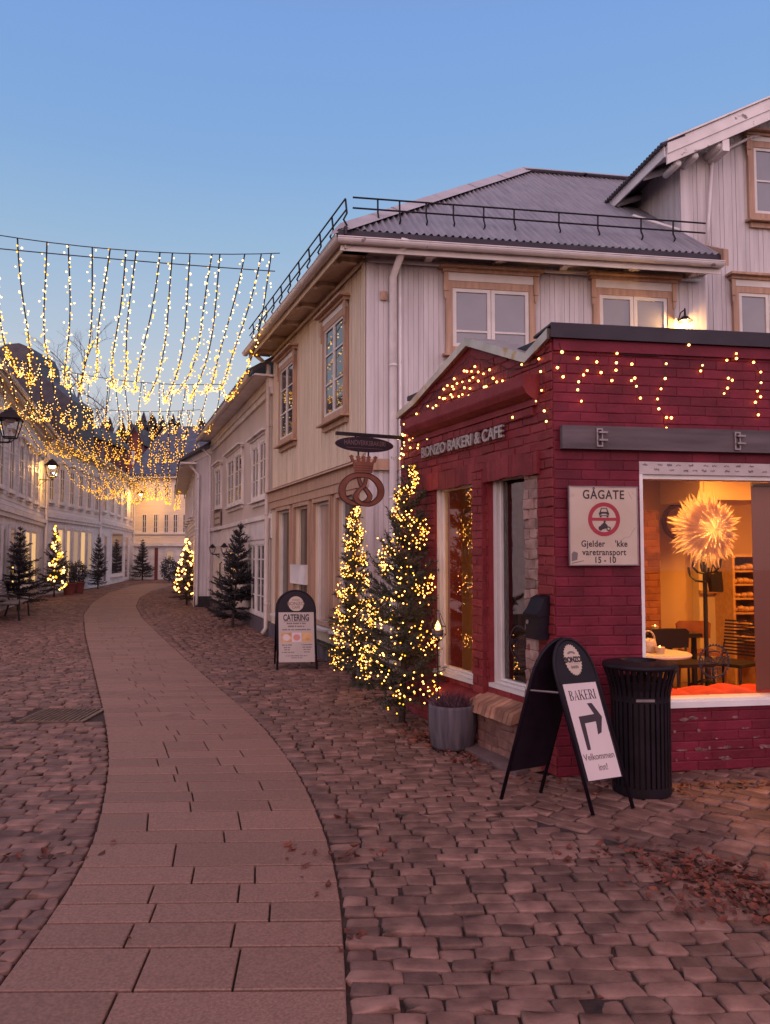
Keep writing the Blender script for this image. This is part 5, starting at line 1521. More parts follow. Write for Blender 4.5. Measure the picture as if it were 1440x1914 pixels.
# small far shrub by the end house, and two clipped bushes in red pots on the left
def bush(seed, h, r):
    rnd = random.Random(seed); V, Fc = [], []
    for _ in range(900):
        th = rnd.uniform(0, 6.28); ph = rnd.uniform(-1, 1); q = rnd.uniform(.6, 1.05)
        rr = math.sqrt(1 - ph * ph)
        p = Vector((math.cos(th) * rr * r * q, math.sin(th) * rr * r * q, h / 2 + ph * h / 2 * q)); s_ = .06
        d = Vector((rnd.gauss(0, 1), rnd.gauss(0, 1), rnd.gauss(0, 1))).normalized(); e = d.orthogonal().normalized()
        o = len(V); V += [tuple(p - e * s_ * .5), tuple(p + d * s_), tuple(p + e * s_ * .5)]; Fc.append((o, o + 1, o + 2))
    me = bpy.data.meshes.new('foliage'); me.from_pydata(V, [], Fc); me.materials.append(MT['needles_dark']); return me
bmesh_ = bush(3, 1.0, .36)
for (px_, py_, h_, lb) in ((129, 1112, .95, 'clipped bush in a red pot nearest the lit spruce on the left'), (146, 1109.5, 1.0, 'taller clipped bush in a red pot beside the last tall shop window')):
    p = G(px_, py_); t = thing('potted_bush', lb, 'potted plant', T(p), 'potted bushes')
    b = MB(); b.lathe([(.20, 0), (.27, .45), (.30, .46), (.30, .52), (.25, .52)], 16); part('pot', b, MT['pot_red'], t)
    obj('foliage', bmesh_, t, T(p + Vector((0, 0, .45))) @ Matrix.Scale(h_, 4))
p = G(316, 1089.5); t = thing('shrub', 'small dark shrub under the little lit window of the end house', 'shrub', T(p)); obj('foliage', bmesh_, t, T(p + Vector((0, 0, .1))) @ Matrix.Scale(1.5, 4))
b = MB(); b.tube([(0, 0, 0), (0, 0, .6)], .03, 6); part('stem', b, MT['bark'], t)

# bench on the left
bp = G(30, 1156); an = math.atan2(dL1.y, dL1.x)
bn = thing('bench', 'black iron bench with pale slats in front of the wide spruce', 'bench', T(bp) @ rotz(an))
b = MB()
for k in range(5): b.box(-.95, .95, -.18 - k * .0 + k * .095, -.10 + k * .095, .43, .46)
part('seat', b, MT['bench_wood'], bn)
b = MB()
for k in range(5): b.hexa([(-.95, .33 + .03 * k, .53 + .095 * k), (.95, .33 + .03 * k, .53 + .095 * k), (.95, .36 + .03 * k, .53 + .095 * k), (-.95, .36 + .03 * k, .53 + .095 * k),
                           (-.95, .35 + .03 * k, .60 + .095 * k), (.95, .35 + .03 * k, .60 + .095 * k), (.95, .38 + .03 * k, .60 + .095 * k), (-.95, .38 + .03 * k, .60 + .095 * k)])
part('backrest', b, MT['bench_wood'], bn)
for x in (-.85, .85):
    b = MB(); b.tube([(x, -.2, 0), (x, -.16, .42), (x, .3, .42), (x, .50, 1.02)], .025, 6); b.tube([(x, .3, .42), (x, .42, 0)], .025, 6); b.tube([(x, -.18, .42), (x, -.22, .62), (x, .36, .66)], .02, 6); part('leg', b, MT['iron'], bn)

# ================================================================== overhead strands of lights along the street
cables = [  # right end, left end, sag of the span wire
    (Vector((-1.75, 12.55, 6.72)), Vector((-10.6, 9.6, 7.35)), .55),
    (Vector((-4.40, 20.5, 6.30)), Vector((-10.55, 18.6, 6.95)), .34),
    (Vector((-6.05, 25.4, 6.55)), Vector((-12.6, 24.6, 6.95)), .28),
    (Vector((-8.55, 32.6, 6.62)), Vector((-14.1, 32.2, 6.95)), .25),
    (Vector((-12.2, 45.5, 6.5)), Vector((-16.0, 44.5, 6.7)), .2)]
def cable_pt(k, f):
    a, c, s_ = cables[k]; p = a.lerp(c, f); p.z -= s_ * 4 * f * (1 - f); return p
for k, (a, c, s_) in enumerate(cables):
    t = thing('span_wire', ['front span wire across the street carrying the nearest light strands', 'second span wire across the street behind the first sag of lights', 'third span wire across the street',
                            'fourth span wire far up the street', 'last span wire before the end house'][k], 'cable', T(a))
    b = MB(); b.tube([cable_pt(k, i / 24) for i in range(25)], .008 if k == 0 else .010, 5); part('wire', b, MT['cable'], t, Matrix.Identity(4))
t = thing('span_wire', 'plain lower wire crossing the sky just below the front span wire', 'cable', T((-1.85, 12.6, 6.3)))
b = MB(); b.tube([Vector((-1.85, 12.7, 6.47)).lerp(Vector((-10.6, 9.6, 6.25)), i / 20) - Vector((0, 0, .08 * 4 * (i / 20) * (1 - i / 20))) for i in range(21)], .009, 5); part('wire', b, MT['cable'], t, Matrix.Identity(4))
xs_top = [512, 483, 453, 415, 403, 360, 327, 293, 255, 230, 203, 175, 127, 83, 38, -10, -60, -120, -185, -260]
sags = [1.0, 1.0, 1.25, 2.0]
rs = random.Random(5)
# plan of the span wires in the survey: where each strand is tied on the front wire
def frac_front(px_):
    best = None
    for i in range(0, 601):
        f = i / 600; p = cable_pt(0, f); x = CX + FPX * p.x / (p.y * math.cos(PITCH) + (p.z - EYE) * math.sin(PITCH))
        if best is None or abs(x - px_) < best[0]: best = (abs(x - px_), f)
    return best[1]
n_str = len(xs_top)
ords = ['first', 'second', 'third', 'fourth', 'fifth', 'sixth', 'seventh', 'eighth', 'ninth', 'tenth', 'eleventh', 'twelfth', 'thirteenth', 'fourteenth', 'fifteenth', 'sixteenth', 'seventeenth', 'eighteenth', 'nineteenth', 'twentieth']
for j, x in enumerate(xs_top):
    f0 = frac_front(x)
    fr = (j + .3) / (n_str + .2)
    fs = [f0] + [min(.99, max(.01, fr + rs.gauss(0, .012))) for _ in range(4)]
    pts = []; wire = []
    p0 = cable_pt(0, f0)
    root = thing('light_strand', f'sagging strand of warm bulbs, {ords[j]} from the roof railing along the front span wire', 'string lights', T(p0), 'light strands over the street')
    for k in range(4):
        a, c = cable_pt(k, fs[k]), cable_pt(k + 1, fs[k + 1]); sg = sags[k] * rs.uniform(.88, 1.14); ln = (c - a).length * 1.12
        n_ = int(ln / (.088 if k == 0 else .15 if k == 1 else .20))
        wob = rs.uniform(0, 6)
        for i in range(n_ + 1):
            t = i / n_; p = a.lerp(c, t)
            tt = t
            p.z -= sg * (4 * tt * (1 - tt)) ** .92 * (1.0 + .10 * math.sin(3.1 * t + wob))
            p.x += .05 * math.sin(t * 9 + wob)
            wire.append(p.copy())
            if k == 0 and t < .006: continue
            q = p + Vector((rs.gauss(0, .030), rs.gauss(0, .03), rs.gauss(0, .022)))
            low = 4 * t * (1 - t) > .80
            kind = 1 if (rs.random() < (.75 if low else .22) or k >= 2) else 0
            pts.append((q, kind, (1.0, 1.1, 1.25, 1.5)[k]))
            if low and k < 2 and rs.random() < (.5, .3)[k]: pts.append((p + Vector((rs.gauss(0, .05), rs.gauss(0, .05), rs.gauss(-.02, .05))), 1, (1.0, 1.1, 1.25, 1.5)[k]))
    b = MB(); b.tube(wire, .011, 4, caps=False); part('wire', b, MT['cable'], root, Matrix.Identity(4))
    nfirst = [q for q in pts]
    put_bulbs(root, Matrix.Identity(4), pts, .0145, ('bulb_white', 'bulb_gold'), individual=60)

# icicle lights on the bakery
def icicles(P, label, drops, wire_pts, seed, r=.0098, y=-.02):
    rnd = random.Random(seed); root = thing('icicle_lights', label, 'string lights', P.M)
    b = MB(); b.tube([(u, y, z) for u, z in wire_pts], .004, 4, caps=False); pts = []
    for q in drops:
        line = [Vector((u, y - rnd.uniform(0, .012), z)) for u, z in q]
        if len(line) > 1: b.tube(line, .0025, 3, caps=False)
        for p in line[(1 if len(line) > 2 else 0):]: pts.append((p + Vector((0, -.006, 0)), 1 if rnd.random() < .8 else 0))
    part('wire', b, MT['cable'], root); put_bulbs(root, P.M, pts, r, ('bulb_white', 'bulb_amber')); return root
ZM = lambda pl: [BR.px(1000 + x / 3.273, 600 + y / 3.273, -.03) for x, y in pl]
dr = [[(150, 130), (163, 190), (142, 285), (174, 340)], [(295, 215), (262, 228), (298, 330), (268, 372), (264, 420), (285, 490)], [(380, 200), (380, 250), (322, 302)], [(405, 200), (406, 315), (470, 365)],
      [(505, 175), (505, 197), (500, 255), (498, 300)], [(592, 215), (592, 265), (610, 350), (590, 365), (620, 400), (645, 472)], [(803, 220), (803, 262), (798, 352), (772, 415), (751, 477), (757, 538), (806, 590), (834, 593), (806, 655)],
      [(940, 130), (942, 147)], [(1020, 200), (1024, 272), (1016, 305)], [(1180, 215), (1175, 240), (1184, 350), (1208, 362), (1180, 410), (1160, 443)], [(1232, 200), (1232, 230)], [(1338, 215), (1338, 253), (1384, 312), (1386, 377), (1360, 430), (1384, 463), (1350, 497), (1366, 575)]]
w_ = [(150, 130), (190, 125), (260, 150), (420, 185), (600, 205), (760, 210), (850, 185), (960, 150), (1100, 200), (1180, 180), (1300, 180), (1440, 210), (1700, 200)]
icicles(BR, 'sparse icicle lights hanging on the crimson wall above the timber beam', [ZM(d) for d in dr], ZM(w_), 2)
rnd = random.Random(9); dr = []; wi = []
for i in range(30):
    u = .08 + (BLEN - .62) * i / 29; top = ztop(u) - .16; wi.append((u, top + .015 * math.sin(i * 2)))
    n_ = rnd.randint(2, 5); z = top; q = [(u, z)]; 
    for k in range(n_):
        z -= rnd.uniform(.07, .17); q.append((u + rnd.gauss(0, .022), z))
    q = [a for a in q if a[1] > ztop(u) - .60]
    if len(q) > 1: dr.append(q)
ZB = lambda pl: [BL.px(740 + x / 2.334, 600 + y / 2.334, -.03) for x, y in pl]
dr += [ZB([(600, 150), (625, 165), (632, 220), (635, 302), (612, 350), (648, 392), (660, 438)]), ZB([(715, 120), (725, 135), (708, 203), (730, 243)]), ZB([(555, 160), (553, 190)]), ZB([(520, 260), (521, 290)])]
dr += [ZB([(80, 390), (90, 405), (66, 470), (112, 487)])]
wi += [(BLEN - .5, ztop(BLEN - .5) - .15), (BLEN - .2, ztop(BLEN - .2) - .14), (BLEN - .02, ztop(BLEN) - .12)]
icicles(BL, 'crowded icicle lights filling the brick gable above the cornice', dr, wi, 3)
root = thing('icicle_lights', 'short loose end of lights dangling at the far bakery corner over the hanging sign', 'string lights', BL.M)
pt = [BL.px(x, y, -.04) for x, y in ((757, 793), (754, 812), (746, 820), (757, 827), (752, 848), (756, 850), (755, 872))]
b = MB(); b.tube([(u, -.04, z) for u, z in pt], .004, 4); part('wire', b, MT['cable'], root); put_bulbs(root, BL.M, [(Vector((u, -.05, z)), 0) for u, z in pt], .012, ('bulb_white',))

# ================================================================== signs
sg = thing('street_sign', 'weathered cream pedestrian-street sign with a red no-vehicles ring on the crimson wall', 'sign', BR.M)
r = rect(BR, 1065, 910, 1193, 1055, -.05)
b = MB(); b.box(r[0], r[1], -.05, -.038, r[2], r[3]); part('plate', b, MT['sign_cream'], sg)
b = MB(); frame_boxes(b, r[0] - .008, r[1] + .008, r[2] - .008, r[3] + .008, .008, -.054, -.030); part('rim', b, MT['galv'], sg)
sw_, sh_ = r[1] - r[0], r[3] - r[2]
SP = lambda fx, fy: (r[0] + sw_ * fx, r[3] - sh_ * fy)
def stext(s, fx, fy, size, **k):
    u, z = SP(fx, fy); return text('lettering', s, size, MT['ink'], sg, BR.M @ T((u, -.0508, z)), ext=.0006, **k)
stext('GÅGATE', .5, .10, .098, bold=.0016, sx=.84, space=1.12)
stext('Gjelder', .335, .735, .068, bold=.0012, sx=.88, space=1.08); stext("'kke", .755, .735, .068, bold=.0012, sx=.88, space=1.08)
stext('varetransport', .50, .845, .068, bold=.0012, sx=.88, space=1.08); stext('15 - 10', .51, .945, .068, bold=.0012, sx=.88, space=1.05)
cu, cz = SP(.505, .415); ro = sw_ * .238
cir = lambda rr, n_=48: [(cu + rr * math.cos(2 * math.pi * i / n_), cz + rr * math.sin(2 * math.pi * i / n_)) for i in range(n_)]
b = MB(); b.ringplate(cir(ro), cir(ro * .76), -.0516, -.0495); b.box(cu - ro * .77, cu + ro * .77, -.0514, -.0495, cz - ro * .09, cz + ro * .09); part('red_ring', b, MT['ink_red'], sg)
b = MB(); s_ = ro * .32; zc = cz + ro * .40      # car, seen from the front
b.ringplate([(cu - .55 * s_, zc + .85 * s_), (cu + .55 * s_, zc + .85 * s_), (cu + .9 * s_, zc - .05 * s_), (cu - .9 * s_, zc - .05 * s_)][::-1], [(cu - .45 * s_, zc + .72 * s_), (cu + .45 * s_, zc + .72 * s_), (cu + .62 * s_, zc + .12 * s_), (cu - .62 * s_, zc + .12 * s_)][::-1], -.0518, -.0495)
b.box(cu - s_, cu - .5 * s_, -.0517, -.0495, zc - .42 * s_, zc - .06 * s_); b.box(cu + .5 * s_, cu + s_, -.0517, -.0495, zc - .42 * s_, zc - .06 * s_); b.box(cu - .499 * s_, cu + .499 * s_, -.0517, -.0495, zc - .22 * s_, zc - .06 * s_)
b.box(cu - .95 * s_, cu + .95 * s_, -.0517, -.0495, zc - .66 * s_, zc - .52 * s_); b.box(cu - .82 * s_, cu - .5 * s_, -.0517, -.0495, zc - .9 * s_, zc - .67 * s_); b.box(cu + .5 * s_, cu + .82 * s_, -.0517, -.0495, zc - .9 * s_, zc - .67 * s_)
part('car_symbol', b, MT['ink'], sg)
b = MB(); zc = cz - ro * .42
def blob(cx_, cz_, rx, rz, n_=14): b.prism([(cx_ + rx * math.cos(2 * math.pi * i / n_), cz_ + rz * math.sin(2 * math.pi * i / n_)) for i in range(n_)], -.0517 - random.uniform(0, .0004), -.0495)
def wheel(cx_, cz_, rr):
    b.ringplate([(cx_ + rr * math.cos(2 * math.pi * i / 16), cz_ + rr * math.sin(2 * math.pi * i / 16)) for i in range(16)], [(cx_ + rr * .55 * math.cos(2 * math.pi * i / 16), cz_ + rr * .55 * math.sin(2 * math.pi * i / 16)) for i in range(16)], -.0519, -.0495)
blob(cu - .7 * s_, zc - .35 * s_, .42 * s_, .42 * s_); wheel(cu + .85 * s_, zc - .42 * s_, .42 * s_); blob(cu + .1 * s_, zc + .85 * s_, .2 * s_, .2 * s_)
b.prism([(cu - 1.0 * s_, zc - .2 * s_), (cu - .2 * s_, zc - .5 * s_), (cu + .45 * s_, zc - .35 * s_), (cu + .7 * s_, zc + .1 * s_), (cu + .3 * s_, zc + .55 * s_), (cu - .05 * s_, zc + .72 * s_), (cu - .5 * s_, zc + .35 * s_)], -.0523, -.0495)
part('motorcycle_symbol', b, MT['ink'], sg)
b = MB()                                               # cracks and a grey patch
def crack(pl, w):
    q = [SP(*p) for p in pl]
    for (x0, z0), (x1, z1) in zip(q, q[1:]):
        dx, dz = x1 - x0, z1 - z0; l_ = math.hypot(dx, dz); nx_, nz_ = -dz / l_ * w, dx / l_ * w
        b.prism([(x0 - nx_, z0 - nz_), (x1 - nx_ * .6, z1 - nz_ * .6), (x1 + nx_ * .6, z1 + nz_ * .6), (x0 + nx_, z0 + nz_)], -.0507, -.0497)
crack([(.97, .52), (.91, .60), (.89, .64), (.80, .655), (.74, .70)], .0012); crack([(.87, .06), (.93, .155)], .0012); crack([(.02, .985), (.20, .95)], .004)
b.prism([SP(*p) for p in ((.02, .96), (.02, .86), (.05, .83), (.11, .85), (.10, .94))], -.0508, -.0497)
part('wear', b, MT['ink_grey'], sg)

# hanging baker's sign: bar from the wall, oval plate, crown and pretzel
hs = BL.w(.06, -.02, 0); q0 = BL.px(757, 816)
depth_h = hs.y
A_ = Vector((hs.x + .03, hs.y, q0[1])); r_ = ray(628, 805)
B_ = Vector((0, 0, EYE)) + r_ * ((depth_h - .34) / r_.y)
hd = Vector((A_.x - B_.x, A_.y - B_.y, 0)).normalized()
HP = Plane((B_.x, B_.y), (hd.x, hd.y)); hl = (Vector((A_.x - B_.x, A_.y - B_.y, 0))).length
hb = thing('hanging_sign', 'baker sign of dark oval plate, crown and pretzel hanging from an iron bar', 'sign', HP.M)
zb_ = B_.z - .02
b = MB(); b.box(0, hl + .03, -.018, .018, zb_ - .025, zb_ + .012); b.tube([(hl - .02, 0, zb_ - .02), (hl + .0, 0, zb_ - .30)], .012, 6); part('bar', b, MT['iron'], hb)
hp = lambda x, y: HP.px(x, y)
o_l, o_r, o_t, o_b = hp(627, 829)[0], hp(735, 836)[0], hp(680, 817)[1], hp(680, 845)[1]
oc, oz = (o_l + o_r) / 2, (o_t + o_b) / 2
b = MB(); b.prism([(oc + (o_r - o_l) / 2 * math.cos(t), oz + (o_t - o_b) / 2 * math.sin(t)) for t in np.linspace(0, 2 * math.pi, 41)[:-1]], -.012, .012); ov = part('oval_plate', b, MT['sign_dark'], hb)
text('lettering', 'HÅNDVERKSBAKERI', .075, MT['gilt'], ov, HP.M @ T((oc, -.0128, oz + .014)), sx=.66 * (o_r - o_l) / .62, ext=.0006, bold=.0006)
b = MB(); b.box(oc - .22, oc + .22, -.0128, -.0121, oz - .042, oz - .038); part('rule', b, MT['gilt'], ov)
b = MB()
for x in (oc - .11, oc + .09): b.box(x - .008, x + .008, -.006, .006, o_t - .01, zb_ - .02)
for x in (oc - .075, oc + .045): b.box(x - .008, x + .008, -.006, .006, hp(680, 862)[1], o_b + .01)
part('hanger', b, MT['iron'], hb)
cx0, cx1 = hp(657, 866)[0], hp(702, 866)[0]; zt_, zbm = hp(680, 851)[1], hp(680, 884)[1]; cw = cx1 - cx0; ch = zt_ - zbm; cc = (cx0 + cx1) / 2
b = MB()
cp = lambda fx, fz_: (cc + cw * fx, zbm + ch * fz_)
b.prism([cp(-.36, 0), cp(.36, 0), cp(.40, .40), cp(.43, .62), cp(-.43, .62), cp(-.40, .40)][::1], -.012, .012)
for fx in (-.5, -.22, .0, .22, .5):
    q = fx * .86
    b.prism([cp(q - .07, .622), cp(q + .07, .622), cp(fx + .05, .86), cp(fx + .09, .9), cp(fx, 1.0), cp(fx - .09, .9), cp(fx - .05, .86)], -.012, .012)
part('crown', b, MT['corten'], hb)
b = MB()
for k in range(3): b.box(cc - cw * .36, cc + cw * .36, -.0135, -.0125, zbm + ch * (.12 + .13 * k), zbm + ch * (.145 + .13 * k))
part('crown_lines', b, MT['ink'], hb)
px0, px1 = hp(632, 915)[0], hp(718, 915)[0]; pz1, pz0 = hp(678, 884)[1], hp(678, 946)[1]
pc, pzc, pw, ph_ = (px0 + px1) / 2, (pz0 + pz1) / 2, (px1 - px0) / 2, (pz1 - pz0) / 2
cl = []
ctrl = [(-.12, .70), (-.03, .28), (.22, -.05), (.36, -.45), (.12, -.80), (-.35, -.86), (-.75, -.55), (-.84, .0), (-.68, .48), (-.35, .80), (0, .86), (.38, .80), (.70, .48), (.85, .0), (.74, -.52), (.34, -.88), (-.10, -.80), (-.28, -.45), (-.12, -.05), (.10, .25), (.18, .70)]
def cr(P_, n_=7):
    out = []
    for i in range(len(P_) - 1):
        p0, p1, p2, p3 = [Vector(P_[max(0, min(len(P_) - 1, i + k))] ) for k in (-1, 0, 1, 2)]
        for s_ in range(n_):
            t = s_ / n_; out.append(.5 * ((2 * p1) + (p2 - p0) * t + (2 * p0 - 5 * p1 + 4 * p2 - p3) * t * t + (3 * p1 - p0 - 3 * p2 + p3) * t ** 3))
    return out + [Vector(P_[-1])]
cs = cr(ctrl); n_ = len(cs); b = MB(); ln_ = MB()
rad_ = [.055 + .085 * min(1, max(0, math.sin(math.pi * i / (n_ - 1))) ** .8 * 1.05) for i in range(n_)]
lf, rt = [], []
for i in range(n_):
    t = (cs[min(i + 1, n_ - 1)] - cs[max(i - 1, 0)]).normalized(); nn = Vector((-t.y, t.x))
    w = rad_[i] * 1.0
    lf.append(cs[i] + nn * w); rt.append(cs[i] - nn * w)
PX_ = lambda p: (pc + pw * p.x, pzc + ph_ * p.y * 1.0)
for i in range(n_ - 1):
    yy = -.012 - .010 * (1 if i > n_ * .66 else 0) - .0001 * (i % 2)
    q = [PX_(lf[i]), PX_(lf[i + 1]), PX_(rt[i + 1]), PX_(rt[i])]
    b.add([(x, yy, z) for x, z in q] + [(x, .012, z) for x, z in q], [(3, 2, 1, 0), (4, 5, 6, 7), (0, 1, 5, 4), (2, 3, 7, 6)])
part('pretzel', b, MT['corten'], hb)
b = MB()
for side in (lf, rt):
    b.tube([(PX_(p)[0], -.014 - .010 * (1 if i > n_ * .66 else 0), PX_(p)[1]) for i, p in enumerate(side)], .0045, 4)
part('pretzel_outline', b, MT['ink'], hb)

# A-boards
def aboard(name_label, r0, r1, l0, l1, H, th=.9):
    """r0,r1: feet of the facing panel (left, right as seen), l0,l1: feet of the other panel; H height of the arch"""
    base = (r0 + r1 + l0 + l1) / 4
    root = thing('sandwich_board', name_label, 'sandwich board', T(base))
    res = []
    for f0, f1, oth in ((r0, r1, (l0 + l1) / 2), (l0, l1, (r0 + r1) / 2)):
        mid = (f0 + f1) / 2; w = (f1 - f0).length; ex = (f1 - f0).normalized()
        topm = (r0 + r1 + l0 + l1) / 4 * .94 + mid * .06 + Vector((0, 0, H))
        ez_ = (topm - mid); hl_ = ez_.length; ez_ = ez_ / hl_
        ny = ex.cross(ez_)                                         # facing direction
        ny = -ny if ny.dot(mid - oth) > 0 else ny                  # +y points inwards
        A = Matrix(((ex.x, ny.x, ez_.x, mid.x), (ex.y, ny.y, ez_.y, mid.y), (ex.z, ny.z, ez_.z, mid.z), (0, 0, 0, 1)))
        res.append((A, w, hl_))
    return root, res
def panel(root, A, w, hl_, ah=None, strip=None):
    r_ = w / 2; ah = ah or r_; b = MB()
    arc = [(r_ * math.cos(t), 0, hl_ - ah + ah * math.sin(t)) for t in np.linspace(0, math.pi, 15)]
    b.tube([(r_, 0, 0)] + arc + [(-r_, 0, 0)], .0135, 8); b.xf(A)
    part('frame', b, MT['black_paint'], root, Matrix.Identity(4), smooth=True)
    b = MB(); zlow = hl_ * .18; rr = r_ - .012
    b.prism([(-rr, zlow), (rr, zlow)] + [(rr * math.cos(t), hl_ - ah + (ah - .012) * math.sin(t)) for t in np.linspace(0, math.pi, 15)], -.006, .006); b.xf(A)
    part('panel', b, MT['black_paint'], root, Matrix.Identity(4))
    b = MB(); b.box(-r_ + .01, r_ - .01, -.012, -.0065, hl_ - ah - .045, hl_ - ah - .03); b.xf(A)
    part('strip', b, MT['galv'] if strip else MT['black_paint'], root, Matrix.Identity(4))
def ptext(root, A, s, size, m, x, z, y=-.0105, **k):
    me = text_mesh(s, size, ext=.0006, **k); me.materials.clear(); me.materials.append(m)
    me.transform(A @ T((x, y, z)) @ RX90)
    return obj('lettering', me, root, Matrix.Identity(4))
def caplogo(root, A, x, z, rx, rz, n_=28, m='sign_cream', teeth=.05):
    b = MB(); b.prism([(x + rx * (1 + teeth * math.sin(i * math.pi / 2 * 1.0 + .8)) * math.cos(2 * math.pi * i / (4 * n_)), z + rz * (1 + teeth * math.sin(i * math.pi / 2 + .8)) * math.sin(2 * math.pi * i / (4 * n_))) for i in range(4 * n_)], -.0095, -.0062); b.xf(A)
    return part('logo_disc', b, MT[m], root, Matrix.Identity(4))

root, res = aboard('tall black sandwich board with a white bakery poster and arrow beside the litter bin', G(1109, 1524), G(1184, 1511), G(937, 1495), G(1011, 1481), 1.12)
(A, w, hl_), (A2, w2_, hl2) = res
panel(root, A, w, hl_, .26); panel(root, A2, w2_, hl2, .26, strip=True)
pw_ = w * .41; ptop = hl_ - .26 - .03; pbot = hl_ * .185
b = MB(); b.box(-pw_, pw_, -.0098, -.0062, pbot, ptop); b.xf(A); po = part('poster', b, MT['poster'], root, Matrix.Identity(4))
ph2 = ptop - pbot
def arc_band(cx_, cz_, rx, rz, tx, tz, t0=-math.pi / 2, t1=math.pi / 2, n_=10):
    o = [(cx_ + rx * math.cos(t), cz_ + rz * math.sin(t)) for t in np.linspace(t0, t1, n_)]
    i = [(cx_ + (rx - tx) * math.cos(t), cz_ + (rz - tz) * math.sin(t)) for t in np.linspace(t1, t0, n_)]
    return o + i
def bx2(x0, x1, z0, z1): return [(x0, z0), (x1, z0), (x1, z1), (x0, z1)]
STEM = [bx2(.10, .27, 0, 1), bx2(.02, .36, 0, .045), bx2(.02, .36, .955, 1)]
GLY = {'I': (STEM, .40),
       'E': (STEM + [bx2(.27, .70, .945, 1), bx2(.27, .54, .48, .535), bx2(.27, .74, 0, .055), bx2(.655, .70, .76, .945), bx2(.69, .74, .055, .26), bx2(.50, .54, .40, .62)], .80),
       'B': (STEM + [arc_band(.36, .765, .33, .235, .16, .05), arc_band(.36, .265, .40, .265, .17, .05), bx2(.27, .36, .95, 1), bx2(.27, .36, .50, .55), bx2(.27, .36, 0, .05)], .86),
       'R': (STEM + [arc_band(.36, .745, .34, .255, .17, .05), bx2(.27, .36, .95, 1), bx2(.27, .36, .49, .54), [(.36, .49), (.70, .0), (.92, .0), (.55, .52)]], .92),
       'K': (STEM + [[(.27, .40), (.33, .40), (.80, .96), (.72, .96)], [(.40, .52), (.70, 0), (.95, 0), (.53, .62)], bx2(.62, .92, .955, 1), bx2(.62, 1.0, 0, .045)], 1.0),
       'A': ([[(.06, 0), (.13, 0), (.46, .90), (.44, 1)], [(.44, 1), (.64, 0), (.86, 0), (.50, 1)], bx2(.22, .66, .30, .35), bx2(.0, .28, 0, .045), bx2(.55, .95, 0, .045)], .95)}
def serif_word(po_, A, word, x, z, h_, sx):
    wt = sum(GLY[c_][1] for c_ in word) * h_ * sx; u = x - wt / 2; b = MB(); k = 0
    for c_ in word:
        for pl in GLY[c_][0]:
            k += 1; b.prism([(u + px_ * h_ * sx, z + (pz_ - .5) * h_) for px_, pz_ in pl], -.0104 - .00006 * (k % 9), -.0097)
        u += GLY[c_][1] * h_ * sx
    b.xf(A); return part('lettering', b, MT['ink'], po_, Matrix.Identity(4))
serif_word(po, A, 'BAKERI', 0, pbot + ph2 * .855, .066, .222 / (5.0 * .066) * w / .33)
ptext(po, A, 'Velkommen', .060, MT['ink_grey'], .0, pbot + ph2 * .225, sx=.86 * w / .33, bold=.0006); ptext(po, A, 'inn!', .060, MT['ink_grey'], .01, pbot + ph2 * .115, sx=.86 * w / .33, bold=.0006)
b = MB(); aw = w / .33; az0 = pbot + ph2 * .535                      # bent arrow
q = [(-.085, az0 - .155), (-.055, az0 - .155), (-.046, az0 + .02), (.055, az0 + .026), (.043, az0 - .062), (.078, az0 - .050), (.118, az0 + .052), (.06, az0 + .150), (.018, az0 + .150), (.056, az0 + .075), (-.085, az0 + .068)]
b.prism([(x * aw * .92, z) for x, z in q], -.0112, -.0099); b.xf(A); part('arrow', b, MT['ink'], po, Matrix.Identity(4))
lz = hl_ - .145; lg = caplogo(root, A, 0, lz, w * .20, w * .31)
ptext(lg, A, 'BONZO', w * .15, MT['ink'], 0, lz, sx=.74, bold=.003); ptext(lg, A, 'BAKERI', w * .08, MT['ink_grey'], 0, lz - w * .15, sx=.7, bold=.0006)
b = MB(); b.box(-w * .13, w * .13, -.0102, -.0096, lz - w * .085, lz - w * .08)
b.prism([(w * .10 * math.cos(t), lz + w * .12 + w * .06 * math.sin(t)) for t in np.linspace(.0, math.pi, 9)] + [(-w * .05 * math.cos(t), lz + w * .12 + w * .02 * math.sin(t)) for t in np.linspace(0, math.pi, 5)], -.0102, -.0096); b.xf(A); part('logo_loaf', b, MT['ink_grey'], lg, Matrix.Identity(4))
for s_ in (-1, 1):                                                 # stay between the panels
    b = MB(); b.tube([A @ Vector((s_ * w / 2, 0, hl_ * .69)), A2 @ Vector((s_ * w2_ / 2, 0, hl2 * .69))], .007, 4); part('stay', b, MT['galv'], root, Matrix.Identity(4))

root, res = aboard('catering sandwich board with grey menu poster standing near the slender lit spruce', G(521, 1245), G(591, 1246), G(501, 1256 - 5), G(568, 1251 - 6) + Vector((0, .35, 0)), 1.14)
